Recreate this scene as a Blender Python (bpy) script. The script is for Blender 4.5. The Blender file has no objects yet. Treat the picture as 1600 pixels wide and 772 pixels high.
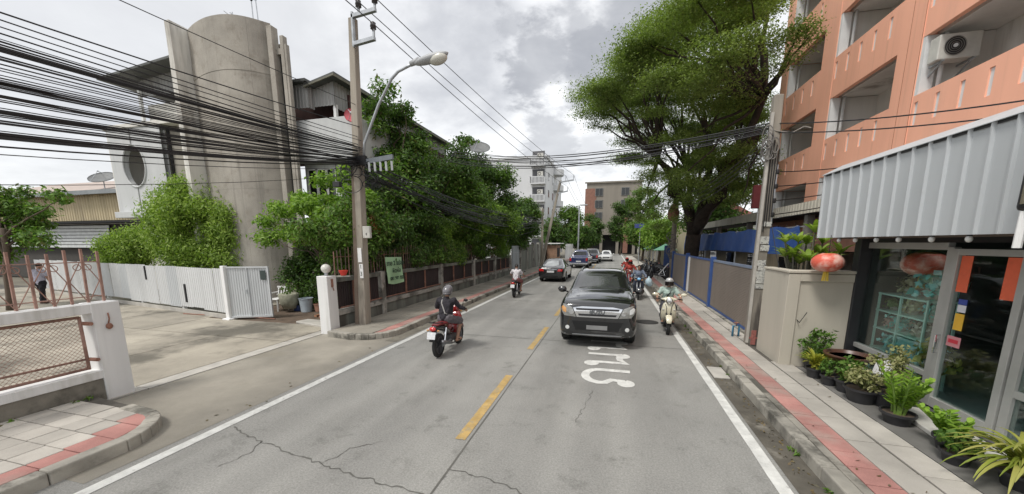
import bpy, bmesh, math, random
import numpy as np
from mathutils import Vector, Matrix, Euler
from mathutils.bvhtree import BVHTree
from mathutils import noise as mnoise

SC = bpy.context.scene
C = SC.collection
PI = math.pi
R_ = math.radians

# ---------------------------------------------------------------- camera
F_, PY_, CX_, H_ = 575.0, 478.0, 800.0, 2.5          # focal length and principal point of the 1600 px photograph
VX_, VY_ = 957.0, 379.0                              # where the road vanishes
_p = math.atan((PY_ - VY_) / F_)
_down = Vector((0, math.cos(_p), math.sin(_p)))
_yc = Vector((VX_ - CX_, VY_ - PY_, F_)).normalized()
_zc = -_down
_xc = _yc.cross(_zc)
_RW = Matrix((_xc, _yc, _zc))
cam_d = bpy.data.cameras.new('camera')
cam = bpy.data.objects.new('camera', cam_d)
C.objects.link(cam)
_r = _RW @ Vector((1, 0, 0)); _u = _RW @ Vector((0, -1, 0)); _b = _RW @ Vector((0, 0, -1))
m = Matrix((_r, _u, _b)).transposed().to_4x4()
m.translation = (0, 0, H_)
cam.matrix_world = m
cam_d.sensor_width = 36.0
cam_d.sensor_fit = 'HORIZONTAL'
cam_d.lens = F_ / 1600 * 36
cam_d.shift_y = (PY_ - 386) / 1600
cam_d.clip_start = 0.1
cam_d.clip_end = 3000
SC.camera = cam

# ---------------------------------------------------------------- light
SUN_EL, SUN_AZ = R_(58), R_(215)                     # azimuth measured from +Y clockwise: behind the camera, to the left
world = bpy.data.worlds.new('World')
SC.world = world
world.use_nodes = True
nt = world.node_tree
for n in list(nt.nodes): nt.nodes.remove(n)
def N(nt, t, **kw):
    n = nt.nodes.new(t)
    for k, v in kw.items(): setattr(n, k, v)
    return n
def L(nt, a, b): nt.links.new(a, b)
def math_(nt, op, a, b=None, c=None, clamp=False):
    n = N(nt, 'ShaderNodeMath', operation=op, use_clamp=clamp)
    for i, v in enumerate((a, b, c)):
        if v is None: continue
        if isinstance(v, (int, float)): n.inputs[i].default_value = v
        else: L(nt, v, n.inputs[i])
    return n.outputs[0]
def mixc(nt, f, a, b, blend='MIX'):
    n = N(nt, 'ShaderNodeMix', data_type='RGBA', blend_type=blend)
    for i, v in ((0, f), (6, a), (7, b)):
        if isinstance(v, (int, float)): n.inputs[i].default_value = v
        elif isinstance(v, tuple): n.inputs[i].default_value = (*v[:3], 1)
        else: L(nt, v, n.inputs[i])
    return n.outputs[2]
def maprange(nt, v, a, b, c=0.0, d=1.0, smooth=False):
    n = N(nt, 'ShaderNodeMapRange', interpolation_type='SMOOTHSTEP' if smooth else 'LINEAR')
    L(nt, v, n.inputs[0])
    for i, x in enumerate((a, b, c, d)): n.inputs[i + 1].default_value = x
    return n.outputs[0]
out = N(nt, 'ShaderNodeOutputWorld'); bg = N(nt, 'ShaderNodeBackground')
bg.inputs[1].default_value = 0.10
L(nt, bg.outputs[0], out.inputs[0])
sky = N(nt, 'ShaderNodeTexSky', sky_type='NISHITA', sun_disc=False, sun_elevation=SUN_EL, sun_rotation=SUN_AZ)
tc = N(nt, 'ShaderNodeTexCoord')
sep = N(nt, 'ShaderNodeSeparateXYZ'); L(nt, tc.outputs['Generated'], sep.inputs[0])
zz = math_(nt, 'ADD', math_(nt, 'MAXIMUM', sep.outputs[2], 0.0), 0.22)
cx = math_(nt, 'DIVIDE', sep.outputs[0], zz); cy = math_(nt, 'DIVIDE', sep.outputs[1], zz)
cmb = N(nt, 'ShaderNodeCombineXYZ'); L(nt, cx, cmb.inputs[0]); L(nt, cy, cmb.inputs[1])
cmb.inputs[2].default_value = 3.7
def wnoise(scale, detail, rough, vec, dist=0.0):
    n = N(nt, 'ShaderNodeTexNoise'); n.inputs['Scale'].default_value = scale; n.inputs['Detail'].default_value = detail
    n.inputs['Roughness'].default_value = rough; n.inputs['Distortion'].default_value = dist
    L(nt, vec, n.inputs['Vector']); return n.outputs[0]
n_big = wnoise(1.15, 9, 0.56, cmb.outputs[0], 0.25)
n_det = wnoise(3.2, 9, 0.6, cmb.outputs[0], 0.2)
# two heavier clouds standing over the street
n_fin = wnoise(8.0, 8, 0.62, cmb.outputs[0], 0.3)
wob = math_(nt, 'ADD', math_(nt, 'MULTIPLY', math_(nt, 'SUBTRACT', n_det, 0.5), 0.20), math_(nt, 'MULTIPLY', math_(nt, 'SUBTRACT', n_fin, 0.5), 0.10))
def heavy(px, py, rad_in, rad_out, amp):
    d = (_RW @ Vector((px - CX_, py - PY_, F_))).normalized()
    dp = N(nt, 'ShaderNodeVectorMath', operation='DOT_PRODUCT')
    L(nt, tc.outputs['Generated'], dp.inputs[0]); dp.inputs[1].default_value = d
    ang = math_(nt, 'ADD', math_(nt, 'ARCCOSINE', dp.outputs['Value']), wob)
    return maprange(nt, ang, rad_out, rad_in, 0.0, amp, True)
HEAVY = [heavy(*q) for q in ((845, 95, .06, .105, .80), (930, 100, .06, .115, .86), (1010, 45, .08, .15, .80), (905, 40, .02, .07, .66), (800, 45, .01, .05, .55), (1000, 140, .05, .12, .6), (865, 228, .05, .10, .62), (930, 235, .03, .10, .42), (230, 20, .2, .5, .42), (560, 70, .03, .14, .34))]
dark = maprange(nt, n_big, 0.54, 0.74, 0.0, 0.3, True)
for h in HEAVY: dark = math_(nt, 'MAXIMUM', dark, h)
dark = math_(nt, 'MULTIPLY', dark, maprange(nt, n_det, 0.25, 0.62, 1.0, 0.72))
light = mixc(nt, maprange(nt, n_big, .47, .70, 0, 1, True), (9.0, 9.05, 9.1), (6.0, 6.1, 6.35))
cloud = mixc(nt, dark, light, (2.55, 2.65, 2.95))
col = mixc(nt, 0.9, sky.outputs[0], cloud)
L(nt, col, bg.inputs[0])
sd = bpy.data.lights.new('sun', 'SUN'); sd.energy = 2.0; sd.angle = R_(14); sd.color = (1.0, 0.96, 0.9)
so = bpy.data.objects.new('sun', sd); C.objects.link(so)
sdir = Vector((math.sin(SUN_AZ) * math.cos(SUN_EL), math.cos(SUN_AZ) * math.cos(SUN_EL), math.sin(SUN_EL)))
so.rotation_euler = sdir.to_track_quat('Z', 'Y').to_euler(); so.location = sdir * 60
SC.view_settings.view_transform = 'Standard'; SC.view_settings.look = 'None'
SC.view_settings.exposure = 0.38; SC.view_settings.gamma = 1.0
SC.view_settings.use_curve_mapping = False

# ---------------------------------------------------------------- materials
_mats = {}
def mat(name, col, rough=.6, metal=0., var=.16, scale=3., col2=None, c2lo=.55, c2hi=.7, c2scale=None, bump=0., bscale=50., streak=False,
        spec=.5, coat=0., fine=0.0, drip=0.0, objrand=0.0):
    if name in _mats: return _mats[name]
    M = bpy.data.materials.new(name); _mats[name] = M
    M.use_nodes = True; t = M.node_tree; b = t.nodes['Principled BSDF']
    b.inputs['Roughness'].default_value = rough; b.inputs['Metallic'].default_value = metal
    b.inputs['Specular IOR Level'].default_value = spec; b.inputs['Coat Weight'].default_value = coat
    b.inputs['Coat Roughness'].default_value = .05
    tcn = N(t, 'ShaderNodeTexCoord'); mp = N(t, 'ShaderNodeMapping'); L(t, tcn.outputs['Object'], mp.inputs[0])
    if streak: mp.inputs['Scale'].default_value = (1, 1, .14)
    def nz(s, d=6, r=.6, vec=None):
        n = N(t, 'ShaderNodeTexNoise'); n.inputs['Scale'].default_value = s; n.inputs['Detail'].default_value = d
        n.inputs['Roughness'].default_value = r; L(t, vec or mp.outputs[0], n.inputs['Vector']); return n.outputs[0]
    n1 = nz(scale)
    lo = tuple(c * (1 - var) for c in col); hi = tuple(min(1, c * (1 + var * .6)) for c in col)
    c = mixc(t, maprange(t, n1, .32, .68), lo, hi)
    if col2 is not None:
        n2 = nz(c2scale or scale * .6, 8, .65)
        c = mixc(t, maprange(t, n2, c2lo, c2hi, 0, 1, True), c, col2)
    if drip:
        md = N(t, 'ShaderNodeMapping'); md.inputs['Scale'].default_value = (3.2, 3.2, .10); L(t, tcn.outputs['Object'], md.inputs[0])
        n4 = nz(1.0, 7, .7, md.outputs[0])
        c = mixc(t, maprange(t, n4, .52, .74, 0, drip, True), c, tuple(v * .38 for v in col))
    if objrand:
        oi = N(t, 'ShaderNodeObjectInfo'); hv = N(t, 'ShaderNodeHueSaturation')
        L(t, maprange(t, oi.outputs['Random'], 0, 1, 1 - objrand, 1 + objrand), hv.inputs['Value']); L(t, c, hv.inputs['Color']); c = hv.outputs[0]
    if fine:
        n3 = nz(220, 3, .6, tcn.outputs['Object'])
        c = mixc(t, fine, c, mixc(t, maprange(t, n3, .3, .7), (.0, .0, .0), (1, 1, 1)), 'OVERLAY')
    L(t, c, b.inputs['Base Color'])
    if bump:
        bn = N(t, 'ShaderNodeBump'); bn.inputs['Strength'].default_value = bump; bn.inputs['Distance'].default_value = .01
        L(t, nz(bscale, 4, .6, tcn.outputs['Object']), bn.inputs['Height']); L(t, bn.outputs[0], b.inputs['Normal'])
    return M
def leafmat(name, cols, trans=.42, rough=.5):
    if name in _mats: return _mats[name]
    M = bpy.data.materials.new(name); _mats[name] = M
    M.use_nodes = True; t = M.node_tree; b = t.nodes['Principled BSDF']; o = t.nodes['Material Output']
    g = N(t, 'ShaderNodeNewGeometry'); oi = N(t, 'ShaderNodeObjectInfo')
    rnd = math_(t, 'FRACT', math_(t, 'ADD', g.outputs['Random Per Island'], oi.outputs['Random']))
    r = N(t, 'ShaderNodeValToRGB'); L(t, rnd, r.inputs[0])
    e = r.color_ramp.elements
    e[0].color = (*cols[0], 1); e[1].color = (*cols[-1], 1)
    for i in range(1, len(cols) - 1):
        k = e.new(i / (len(cols) - 1)); k.color = (*cols[i], 1)
    b.inputs['Roughness'].default_value = rough; b.inputs['Specular IOR Level'].default_value = .3
    L(t, r.outputs[0], b.inputs['Base Color'])
    tr = N(t, 'ShaderNodeBsdfTranslucent'); L(t, mixc(t, 1.0, r.outputs[0], (1.0, 1.15, .5), 'MULTIPLY'), tr.inputs[0])
    mx = N(t, 'ShaderNodeMixShader'); mx.inputs[0].default_value = trans
    L(t, b.outputs[0], mx.inputs[1]); L(t, tr.outputs[0], mx.inputs[2]); L(t, mx.outputs[0], o.inputs[0])
    return M
def glassmat(name, tint=(.90, .95, .94), refl=(1, 1, 1)):
    if name in _mats: return _mats[name]
    M = bpy.data.materials.new(name); _mats[name] = M
    M.use_nodes = True; t = M.node_tree; t.nodes.remove(t.nodes['Principled BSDF']); o = t.nodes['Material Output']
    tr = N(t, 'ShaderNodeBsdfTransparent'); tr.inputs[0].default_value = (*tint, 1)
    gl = N(t, 'ShaderNodeBsdfGlossy'); gl.inputs['Roughness'].default_value = .015; gl.inputs['Color'].default_value = (*refl, 1)
    lw = N(t, 'ShaderNodeLayerWeight'); lw.inputs[0].default_value = .5
    fz = math_(t, 'ADD', math_(t, 'MULTIPLY', math_(t, 'POWER', lw.outputs['Facing'], 4.0), .9), .045)
    mx = N(t, 'ShaderNodeMixShader'); L(t, fz, mx.inputs[0]); L(t, tr.outputs[0], mx.inputs[1]); L(t, gl.outputs[0], mx.inputs[2])
    L(t, mx.outputs[0], o.inputs[0]); return M

# ---------------------------------------------------------------- mesh helpers
class MB:
    def __init__(s): s.v = []; s.f = []
    def add(s, vs, fs):
        k = len(s.v); s.v += [tuple(v) for v in vs]; s.f += [tuple(i + k for i in f) for f in fs]; return s
    def box(s, x0, x1, y0, y1, z0, z1):
        if x0 > x1: x0, x1 = x1, x0
        if y0 > y1: y0, y1 = y1, y0
        if z0 > z1: z0, z1 = z1, z0
        v = [(x, y, z) for x in (x0, x1) for y in (y0, y1) for z in (z0, z1)]
        return s.add(v, [(0, 1, 3, 2), (4, 6, 7, 5), (0, 4, 5, 1), (2, 3, 7, 6), (0, 2, 6, 4), (1, 5, 7, 3)])
    def obox(s, c, size, M=None):
        t = MB().box(-size[0] / 2, size[0] / 2, -size[1] / 2, size[1] / 2, -size[2] / 2, size[2] / 2)
        M = M or Matrix.Identity(3)
        return s.add([M @ Vector(v) + Vector(c) for v in t.v], t.f)
    def bar(s, p, q, w, h, up=(0, 0, 1)):
        p = Vector(p); q = Vector(q); d = (q - p); l = d.length
        if l < 1e-5: return s
        d = d / l
        a = d.cross(Vector(up))
        if a.length < 1e-4: a = d.cross(Vector((1, 0, 0)))
        a.normalize(); b = a.cross(d)
        v = []
        for e in (p, q):
            for i, j in ((-1, -1), (1, -1), (1, 1), (-1, 1)): v.append(e + a * (w / 2 * i) + b * (h / 2 * j))
        return s.add(v, [(0, 1, 2, 3), (7, 6, 5, 4), (0, 4, 5, 1), (1, 5, 6, 2), (2, 6, 7, 3), (3, 7, 4, 0)])
    def tube(s, pts, r, n=6, caps=True):
        pts = [Vector(p) for p in pts]; rs = r if isinstance(r, (list, tuple)) else [r] * len(pts)
        k = len(pts); T = []
        for i in range(k):
            d = pts[min(i + 1, k - 1)] - pts[max(i - 1, 0)]
            T.append(d.normalized() if d.length > 1e-9 else Vector((0, 0, 1)))
        a = T[0].orthogonal().normalized(); v = []
        for i in range(k):
            a = (a - T[i] * a.dot(T[i]))
            a = a.normalized() if a.length > 1e-6 else T[i].orthogonal().normalized()
            b = T[i].cross(a)
            for j in range(n):
                t = 2 * PI * j / n
                v.append(pts[i] + (a * math.cos(t) + b * math.sin(t)) * rs[i])
        f = [(i * n + j, i * n + (j + 1) % n, (i + 1) * n + (j + 1) % n, (i + 1) * n + j) for i in range(k - 1) for j in range(n)]
        if caps: f += [tuple(range(n))[::-1], tuple(range((k - 1) * n, k * n))]
        return s.add(v, f)
    def cyl(s, p, q, r0, r1=None, n=12): return s.tube([p, q], [r0, r0 if r1 is None else r1], n)
    def lathe(s, prof, c=(0, 0, 0), n=16, M=None, close=True):
        M = M or Matrix.Identity(3); c = Vector(c); v = []
        for r, z in prof:
            for j in range(n):
                t = 2 * PI * j / n; v.append(M @ Vector((r * math.cos(t), r * math.sin(t), z)) + c)
        k = len(prof)
        f = [(i * n + j, i * n + (j + 1) % n, (i + 1) * n + (j + 1) % n, (i + 1) * n + j) for i in range(k - 1) for j in range(n)]
        if close: f += [tuple(range(n))[::-1], tuple(range((k - 1) * n, k * n))]
        return s.add(v, f)
    def torus(s, R, r, c=(0, 0, 0), M=None, n=20, k=8, sq=1.0):
        M = M or Matrix.Identity(3); c = Vector(c); v = []
        for i in range(n):
            a = 2 * PI * i / n
            for j in range(k):
                b = 2 * PI * j / k
                rr = R + r * math.cos(b)
                v.append(M @ Vector((rr * math.cos(a), rr * math.sin(a), r * sq * math.sin(b))) + c)
        f = [(i * k + j, ((i + 1) % n) * k + j, ((i + 1) % n) * k + (j + 1) % k, i * k + (j + 1) % k) for i in range(n) for j in range(k)]
        return s.add(v, f)
    def ell(s, c, r, nu=12, nv=8, M=None, z0=-1.0, z1=1.0):
        if isinstance(r, (int, float)): r = (r, r, r)
        M = M or Matrix.Identity(3); c = Vector(c); v = []
        a0 = math.asin(max(-1, z0)); a1 = math.asin(min(1, z1))
        for i in range(nv + 1):
            b = a0 + (a1 - a0) * i / nv
            for j in range(nu):
                a = 2 * PI * j / nu
                v.append(M @ Vector((r[0] * max(.02, math.cos(b)) * math.cos(a), r[1] * max(.02, math.cos(b)) * math.sin(a), r[2] * math.sin(b))) + c)
        f = [(i * nu + j, i * nu + (j + 1) % nu, (i + 1) * nu + (j + 1) % nu, (i + 1) * nu + j) for i in range(nv) for j in range(nu)]
        f += [tuple(range(nu))[::-1], tuple(range(nv * nu, (nv + 1) * nu))]
        return s.add(v, f)
    def prism(s, poly, axis, a, b):
        n = len(poly); v = []
        for t in (a, b):
            for p in poly:
                v.append({'x': (t, p[0], p[1]), 'y': (p[0], t, p[1]), 'z': (p[0], p[1], t)}[axis])
        return s.add(v, [tuple(range(n)), tuple(range(2 * n - 1, n - 1, -1))] + [(i, i + n, (i + 1) % n + n, (i + 1) % n) for i in range(n)])
    def sweep(s, path, n=10, M=None, c=(0, 0, 0), pw=2.0):
        # path: (x, y, z, half width across x, half height) ellipse sections along the yz direction
        P = [Vector(p[:3]) for p in path]; v = []; k = len(P)
        for i in range(k):
            d = (P[min(i + 1, k - 1)] - P[max(i - 1, 0)]).normalized()
            a = Vector((1, 0, 0)); a = (a - d * a.dot(d)).normalized(); b = d.cross(a)
            for j in range(n):
                t = 2 * PI * j / n; ct, st = math.cos(t), math.sin(t)
                ct = math.copysign(abs(ct) ** (2 / pw), ct); st = math.copysign(abs(st) ** (2 / pw), st)
                v.append(P[i] + a * ct * path[i][3] + b * st * path[i][4])
        f = [(i * n + j, i * n + (j + 1) % n, (i + 1) * n + (j + 1) % n, (i + 1) * n + j) for i in range(k - 1) for j in range(n)]
        f += [tuple(range(n))[::-1], tuple(range((k - 1) * n, k * n))]
        return s.add(v, f)
    def quad(s, *p): return s.add(p, [tuple(range(len(p)))])
    def build(s, name, m, parent=None, smooth=False, bevel=0., world=True, kind=None, sub=0, seg=1, auto=None):
        me = bpy.data.meshes.new(name)
        off = Vector(root_loc(parent)) if (parent is not None and world) else Vector((0, 0, 0))
        bm = bmesh.new()
        vs = [bm.verts.new(Vector(v) - off) for v in s.v]
        for f in s.f:
            try: bm.faces.new([vs[i] for i in f])
            except ValueError: pass
        bmesh.ops.recalc_face_normals(bm, faces=bm.faces[:])
        if smooth:
            for f in bm.faces: f.smooth = True
        bm.to_mesh(me); bm.free()
        me.materials.append(m)
        o = bpy.data.objects.new(name, me); C.objects.link(o)
        if parent is not None: o.parent = parent
        if bevel:
            b = o.modifiers.new('b', 'BEVEL'); b.width = bevel; b.segments = seg; b.limit_method = 'ANGLE'; b.angle_limit = R_(40)
        if sub:
            b = o.modifiers.new('s', 'SUBSURF'); b.levels = sub; b.render_levels = sub
        if smooth and auto is not None:
            try: me.set_sharp_from_angle(angle=R_(auto))
            except Exception: pass
        if kind: o['kind'] = kind
        return o
def root_loc(o):
    while o.parent is not None: o = o.parent
    return o.location
def thing(name, label, cat, loc=(0, 0, 0), rz=0., group=None):
    o = bpy.data.objects.new(name, None); o.empty_display_size = .2; C.objects.link(o)
    o.location = loc; o.rotation_euler = (0, 0, rz); o['label'] = label; o['category'] = cat
    if group: o['group'] = group
    return o
def tag(o, label, cat, group=None):
    o['label'] = label; o['category'] = cat
    if group: o['group'] = group
    return o
def struct(o): o['kind'] = 'structure'; return o
def stuff(o): o['kind'] = 'stuff'; return o
def share(o, parent, name=None, loc=(0, 0, 0), rot=(0, 0, 0), scale=(1, 1, 1), world=True):
    c = bpy.data.objects.new(name or o.name.split('.')[0], o if isinstance(o, bpy.types.Mesh) else o.data)
    C.objects.link(c); c.parent = parent
    c.location = Vector(loc) - (Vector(root_loc(parent)) if (parent and world) else Vector()); c.rotation_euler = rot; c.scale = scale
    return c
def dup(root, loc, rz=0., label=None):
    r = root.copy(); C.objects.link(r); r.location = loc; r.rotation_euler = (0, 0, rz)
    if label: r['label'] = label
    for ch in list(root.children):
        c = ch.copy(); C.objects.link(c); c.parent = r
        for g in list(ch.children):
            d = g.copy(); C.objects.link(d); d.parent = c
    return r
def bake(o):
    """apply the modifiers of a mesh object"""
    dg = bpy.context.evaluated_depsgraph_get(); dg.update()
    me = bpy.data.meshes.new_from_object(o.evaluated_get(dg))
    old = o.data; o.modifiers.clear(); o.data = me; me.name = old.name; bpy.data.meshes.remove(old)
    return o
def text_mesh(name, body, size, m, parent, M, align='CENTER', ext=.002, sx=1.0, world=True, spacing=1.0, bold=0.0):
    cu = bpy.data.curves.new(name, 'FONT'); cu.body = body; cu.size = size; cu.align_x = align; cu.align_y = 'CENTER'; cu.extrude = ext
    cu.space_character = spacing; cu.offset = bold
    t = bpy.data.objects.new(name, cu); C.objects.link(t)
    dg = bpy.context.evaluated_depsgraph_get(); dg.update()
    me = bpy.data.meshes.new_from_object(t.evaluated_get(dg)); bpy.data.objects.remove(t); bpy.data.curves.remove(cu)
    me.transform(Matrix.Diagonal((sx, 1, 1, 1))); me.transform(M)
    if parent is not None and world: me.transform(Matrix.Translation(-Vector(root_loc(parent))))
    me.materials.clear(); me.materials.append(m)
    o = bpy.data.objects.new(name, me); C.objects.link(o)
    if parent is not None: o.parent = parent
    return o
def fast_mesh(name, V, nper, m, parent=None, world=True):
    V = np.asarray(V, dtype=np.float32)
    if parent is not None and world: V = V - np.array(root_loc(parent), dtype=np.float32)
    nv = len(V); nf = nv // nper
    me = bpy.data.meshes.new(name); me.vertices.add(nv); me.vertices.foreach_set('co', V.ravel())
    me.loops.add(nv); me.loops.foreach_set('vertex_index', np.arange(nv, dtype=np.int32))
    me.polygons.add(nf); me.polygons.foreach_set('loop_start', np.arange(0, nv, nper, dtype=np.int32))
    me.polygons.foreach_set('loop_total', np.full(nf, nper, dtype=np.int32))
    me.update(); me.validate(); me.materials.append(m)
    o = bpy.data.objects.new(name, me); C.objects.link(o)
    if parent is not None: o.parent = parent
    return o
def leaf_verts(rng, centres, radii, counts, size, flat=.5, shell=.45, asp=.42, droop=0.):
    """rhombic leaves scattered through ellipsoidal clumps"""
    out = []
    for c, r, n in zip(centres, radii, counts):
        d = rng.normal(size=(n, 3)); d /= np.linalg.norm(d, axis=1)[:, None]
        rad = rng.random(n) ** shell
        p = np.array(c) + d * rad[:, None] * np.array(r) * (1 + .22 * rng.normal(size=(n, 1)) * rad[:, None])
        up = d * (1 - flat) + np.array([0, 0, 1.]) * flat + rng.normal(size=(n, 3)) * .45
        up /= np.linalg.norm(up, axis=1)[:, None]
        t = np.cross(up, rng.normal(size=(n, 3))); t[:, 2] -= droop; t /= np.linalg.norm(t, axis=1)[:, None]
        b = np.cross(up, t)
        l = size * (.6 + .8 * rng.random((n, 1)))
        w = l * asp
        q = np.stack([p - t * l * .5, p + b * w * .5 - up * w * .12, p + t * l * .5 - np.array([0, 0, 1]) * l * .12, p - b * w * .5 - up * w * .12], 1)
        out.append(q.reshape(-1, 3))
    return np.concatenate(out)
def arc(p, q, sag, n=14):
    p = Vector(p); q = Vector(q); r = []
    for i in range(n + 1):
        t = i / n; v = p.lerp(q, t); v.z -= 4 * sag * t * (1 - t); r.append(v)
    return r
def corrugated(mb, A, B, z0, z1, pitch, depth, thick=.004, z1b=None):
    """trapezoid ribbed sheet standing on the line A-B"""
    A = Vector((*A, 0)); B = Vector((*B, 0)); d = B - A; l = d.length; d /= l; nrm = Vector((-d.y, d.x, 0))
    k = max(2, int(round(l / pitch))); prof = []
    for i in range(k):
        for t, h in ((0, 0), (.36, 0), (.5, 1), (.86, 1)): prof.append(((i + t) / k * l, h * depth))
    prof.append((l, 0))
    z1b = z1 if z1b is None else z1b
    n = len(prof); v = []
    for off in (0, thick):
        for s_, h in prof:
            p = A + d * s_ + nrm * (h + off); zt = z1 + (z1b - z1) * s_ / l
            v.append((p.x, p.y, z0)); v.append((p.x, p.y, zt))
    f = []
    for i in range(n - 1):
        f.append((2 * i, 2 * i + 1, 2 * i + 3, 2 * i + 2)); o = 2 * n
        f.append((o + 2 * i, o + 2 * i + 2, o + 2 * i + 3, o + 2 * i + 1))
        f.append((2 * i + 1, o + 2 * i + 1, o + 2 * i + 3, 2 * i + 3)); f.append((2 * i, 2 * i + 2, o + 2 * i + 2, o + 2 * i))
    return mb.add(v, f)
rnd = random.Random(7)
RNG = np.random.default_rng(11)

# ---------------------------------------------------------------- palette
m_concrete = mat('concrete', (.33, .31, .27), .85, var=.3, scale=1.3, col2=(.17, .16, .14), bump=.3)
m_conc_light = mat('pale_concrete', (.43, .41, .37), .85, var=.22, scale=2.2, col2=(.25, .24, .21), c2lo=.6, c2hi=.8, bump=.25)
m_kerb = mat('kerb_concrete', (.35, .33, .285), .9, var=.3, scale=2.2, col2=(.10, .095, .08), c2lo=.47, c2hi=.62, bump=.5, bscale=30, objrand=.14)
m_slab = mat('paving_concrete', (.40, .375, .335), .9, var=.22, scale=1.4, col2=(.24, .22, .19), c2lo=.58, c2hi=.75, bump=.3, fine=.12, objrand=.16)
m_red = mat('red_paving', (.40, .195, .17), .9, var=.28, scale=1.6, col2=(.34, .255, .22), c2lo=.46, c2hi=.68, bump=.3, fine=.2, objrand=.12)
m_joint = mat('joint_dirt', (.09, .082, .07), .95, var=.35, scale=4)
m_soil = mat('soil', (.12, .085, .06), .95, var=.4, scale=3, col2=(.2, .16, .12), bump=.8, bscale=18)
m_white = mat('white_paint', (.72, .72, .71), .6, var=.12, scale=1.5, streak=True, col2=(.46, .45, .41), c2lo=.54, c2hi=.74, drip=.3)
m_white_clean = mat('clean_white_paint', (.78, .78, .77), .5, var=.05)
m_line = mat('road_paint_white', (.60, .60, .57), .7, var=.2, scale=6, col2=(.36, .35, .33), c2lo=.56, c2hi=.72, c2scale=9, fine=.15)
m_yellow = mat('road_paint_yellow', (.43, .29, .105), .75, var=.25, scale=6, col2=(.30, .25, .16), c2lo=.48, c2hi=.66, c2scale=8, fine=.15)
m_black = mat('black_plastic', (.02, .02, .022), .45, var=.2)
m_rubber = mat('tyre_rubber', (.018, .018, .018), .8, var=.2)
m_steel = mat('galvanised_steel', (.42, .44, .46), .45, .7, var=.2, scale=6)
m_chrome = mat('chrome', (.75, .76, .78), .12, 1., var=.05)
m_rust = mat('rusty_iron', (.27, .13, .09), .8, var=.35, scale=9, col2=(.36, .22, .17), bump=.3)
m_rusty_pink = mat('faded_red_iron', (.33, .195, .155), .75, var=.3, scale=7, col2=(.24, .12, .09))
m_cable = mat('cable_rubber', (.012, .012, .014), .5, var=.2)
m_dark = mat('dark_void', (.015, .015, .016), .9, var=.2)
m_bark = mat('bark', (.10, .075, .055), .95, var=.4, scale=5, streak=True, bump=.8, bscale=14)
m_alu = mat('aluminium_frame', (.46, .46, .44), .45, .15, var=.1)
m_glass = glassmat('clear_glass')
m_tint = mat('tinted_glass', (.012, .014, .015), .04, var=.05, spec=.7)
m_pole = mat('pole_concrete', (.33, .295, .245), .9, var=.3, scale=3, streak=True, col2=(.15, .13, .11), c2lo=.5, c2hi=.7, bump=.35)
# ================================================================ GROUND, ROAD, PAVEMENTS
g_ = struct(MB().quad((-400, -300, -.06), (400, -300, -.06), (400, 700, -.06), (-400, 700, -.06)).build('ground', mat('bare_ground', (.17, .155, .12), .95, var=.35, scale=.25)))

def road_material():
    M = bpy.data.materials.new('road_concrete'); M.use_nodes = True; t = M.node_tree; b = t.nodes['Principled BSDF']
    tcn = N(t, 'ShaderNodeTexCoord')
    def nz(s, d=6, r=.6, sc=None):
        n = N(t, 'ShaderNodeTexNoise'); n.inputs['Scale'].default_value = s; n.inputs['Detail'].default_value = d; n.inputs['Roughness'].default_value = r
        v = tcn.outputs['Object']
        if sc:
            mp = N(t, 'ShaderNodeMapping'); mp.inputs['Scale'].default_value = sc; L(t, v, mp.inputs[0]); v = mp.outputs[0]
        L(t, v, n.inputs['Vector']); return n.outputs[0]
    c = mixc(t, maprange(t, nz(.35, 5), .35, .65), (.225, .222, .208), (.285, .28, .26))
    c = mixc(t, maprange(t, nz(1.1, 9, .7, (1.3, .4, 1)), .48, .7, 0, .45, True), c, (.165, .162, .148))      # wheel tracks, drips along the lanes
    c = mixc(t, maprange(t, nz(1.9, 9, .75), .53, .70, 0, .7, True), c, (.125, .125, .112))                        # blotches
    c = mixc(t, maprange(t, nz(.8, 9, .72, (1, .5, 1)), .60, .74, 0, .45, True), c, (.34, .335, .305))
    sx_ = N(t, 'ShaderNodeSeparateXYZ'); L(t, tcn.outputs['Object'], sx_.inputs[0]); wn = nz(.9, 8, .7, (1.2, .35, 1))
    for xc_, w_ in ((-4.35, .33), (-2.75, .33), (-1.0, .35), (.65, .35), (-3.55, .22), (-.15, .25)):
        dx_ = math_(t, 'ABSOLUTE', math_(t, 'ADD', math_(t, 'SUBTRACT', sx_.outputs[0], xc_), math_(t, 'MULTIPLY', math_(t, 'SUBTRACT', wn, .5), .5)))
        c = mixc(t, math_(t, 'MULTIPLY', maprange(t, dx_, w_ + .15, w_ - .2, 0, 1, True), maprange(t, wn, .3, .7, .12, .42)), c, (.14, .138, .13))
    c = mixc(t, maprange(t, nz(2.6, 4, .5), .70, .76, 0, .55, True), c, (.07, .07, .066))
    c = mixc(t, .34, c, mixc(t, maprange(t, nz(45, 5, .7), .36, .64), (.2, .2, .2), (.8, .8, .8)), 'OVERLAY')
    c = mixc(t, .35, c, mixc(t, maprange(t, nz(190, 3), .3, .7), (.1, .1, .1), (.9, .9, .9)), 'OVERLAY')
    L(t, c, b.inputs['Base Color']); b.inputs['Roughness'].default_value = .82
    bn = N(t, 'ShaderNodeBump'); bn.inputs['Strength'].default_value = .25; bn.inputs['Distance'].default_value = .006
    L(t, nz(90, 4), bn.inputs['Height']); L(t, bn.outputs[0], b.inputs['Normal'])
    return M
m_road = road_material()
KL, KR = -5.55, 2.25
road = struct(MB().quad((KL - .02, -14, 0), (KR + .02, -14, 0), (KR + .02, 160, 0), (KL - .02, 160, 0)).build('road', m_road))
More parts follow.
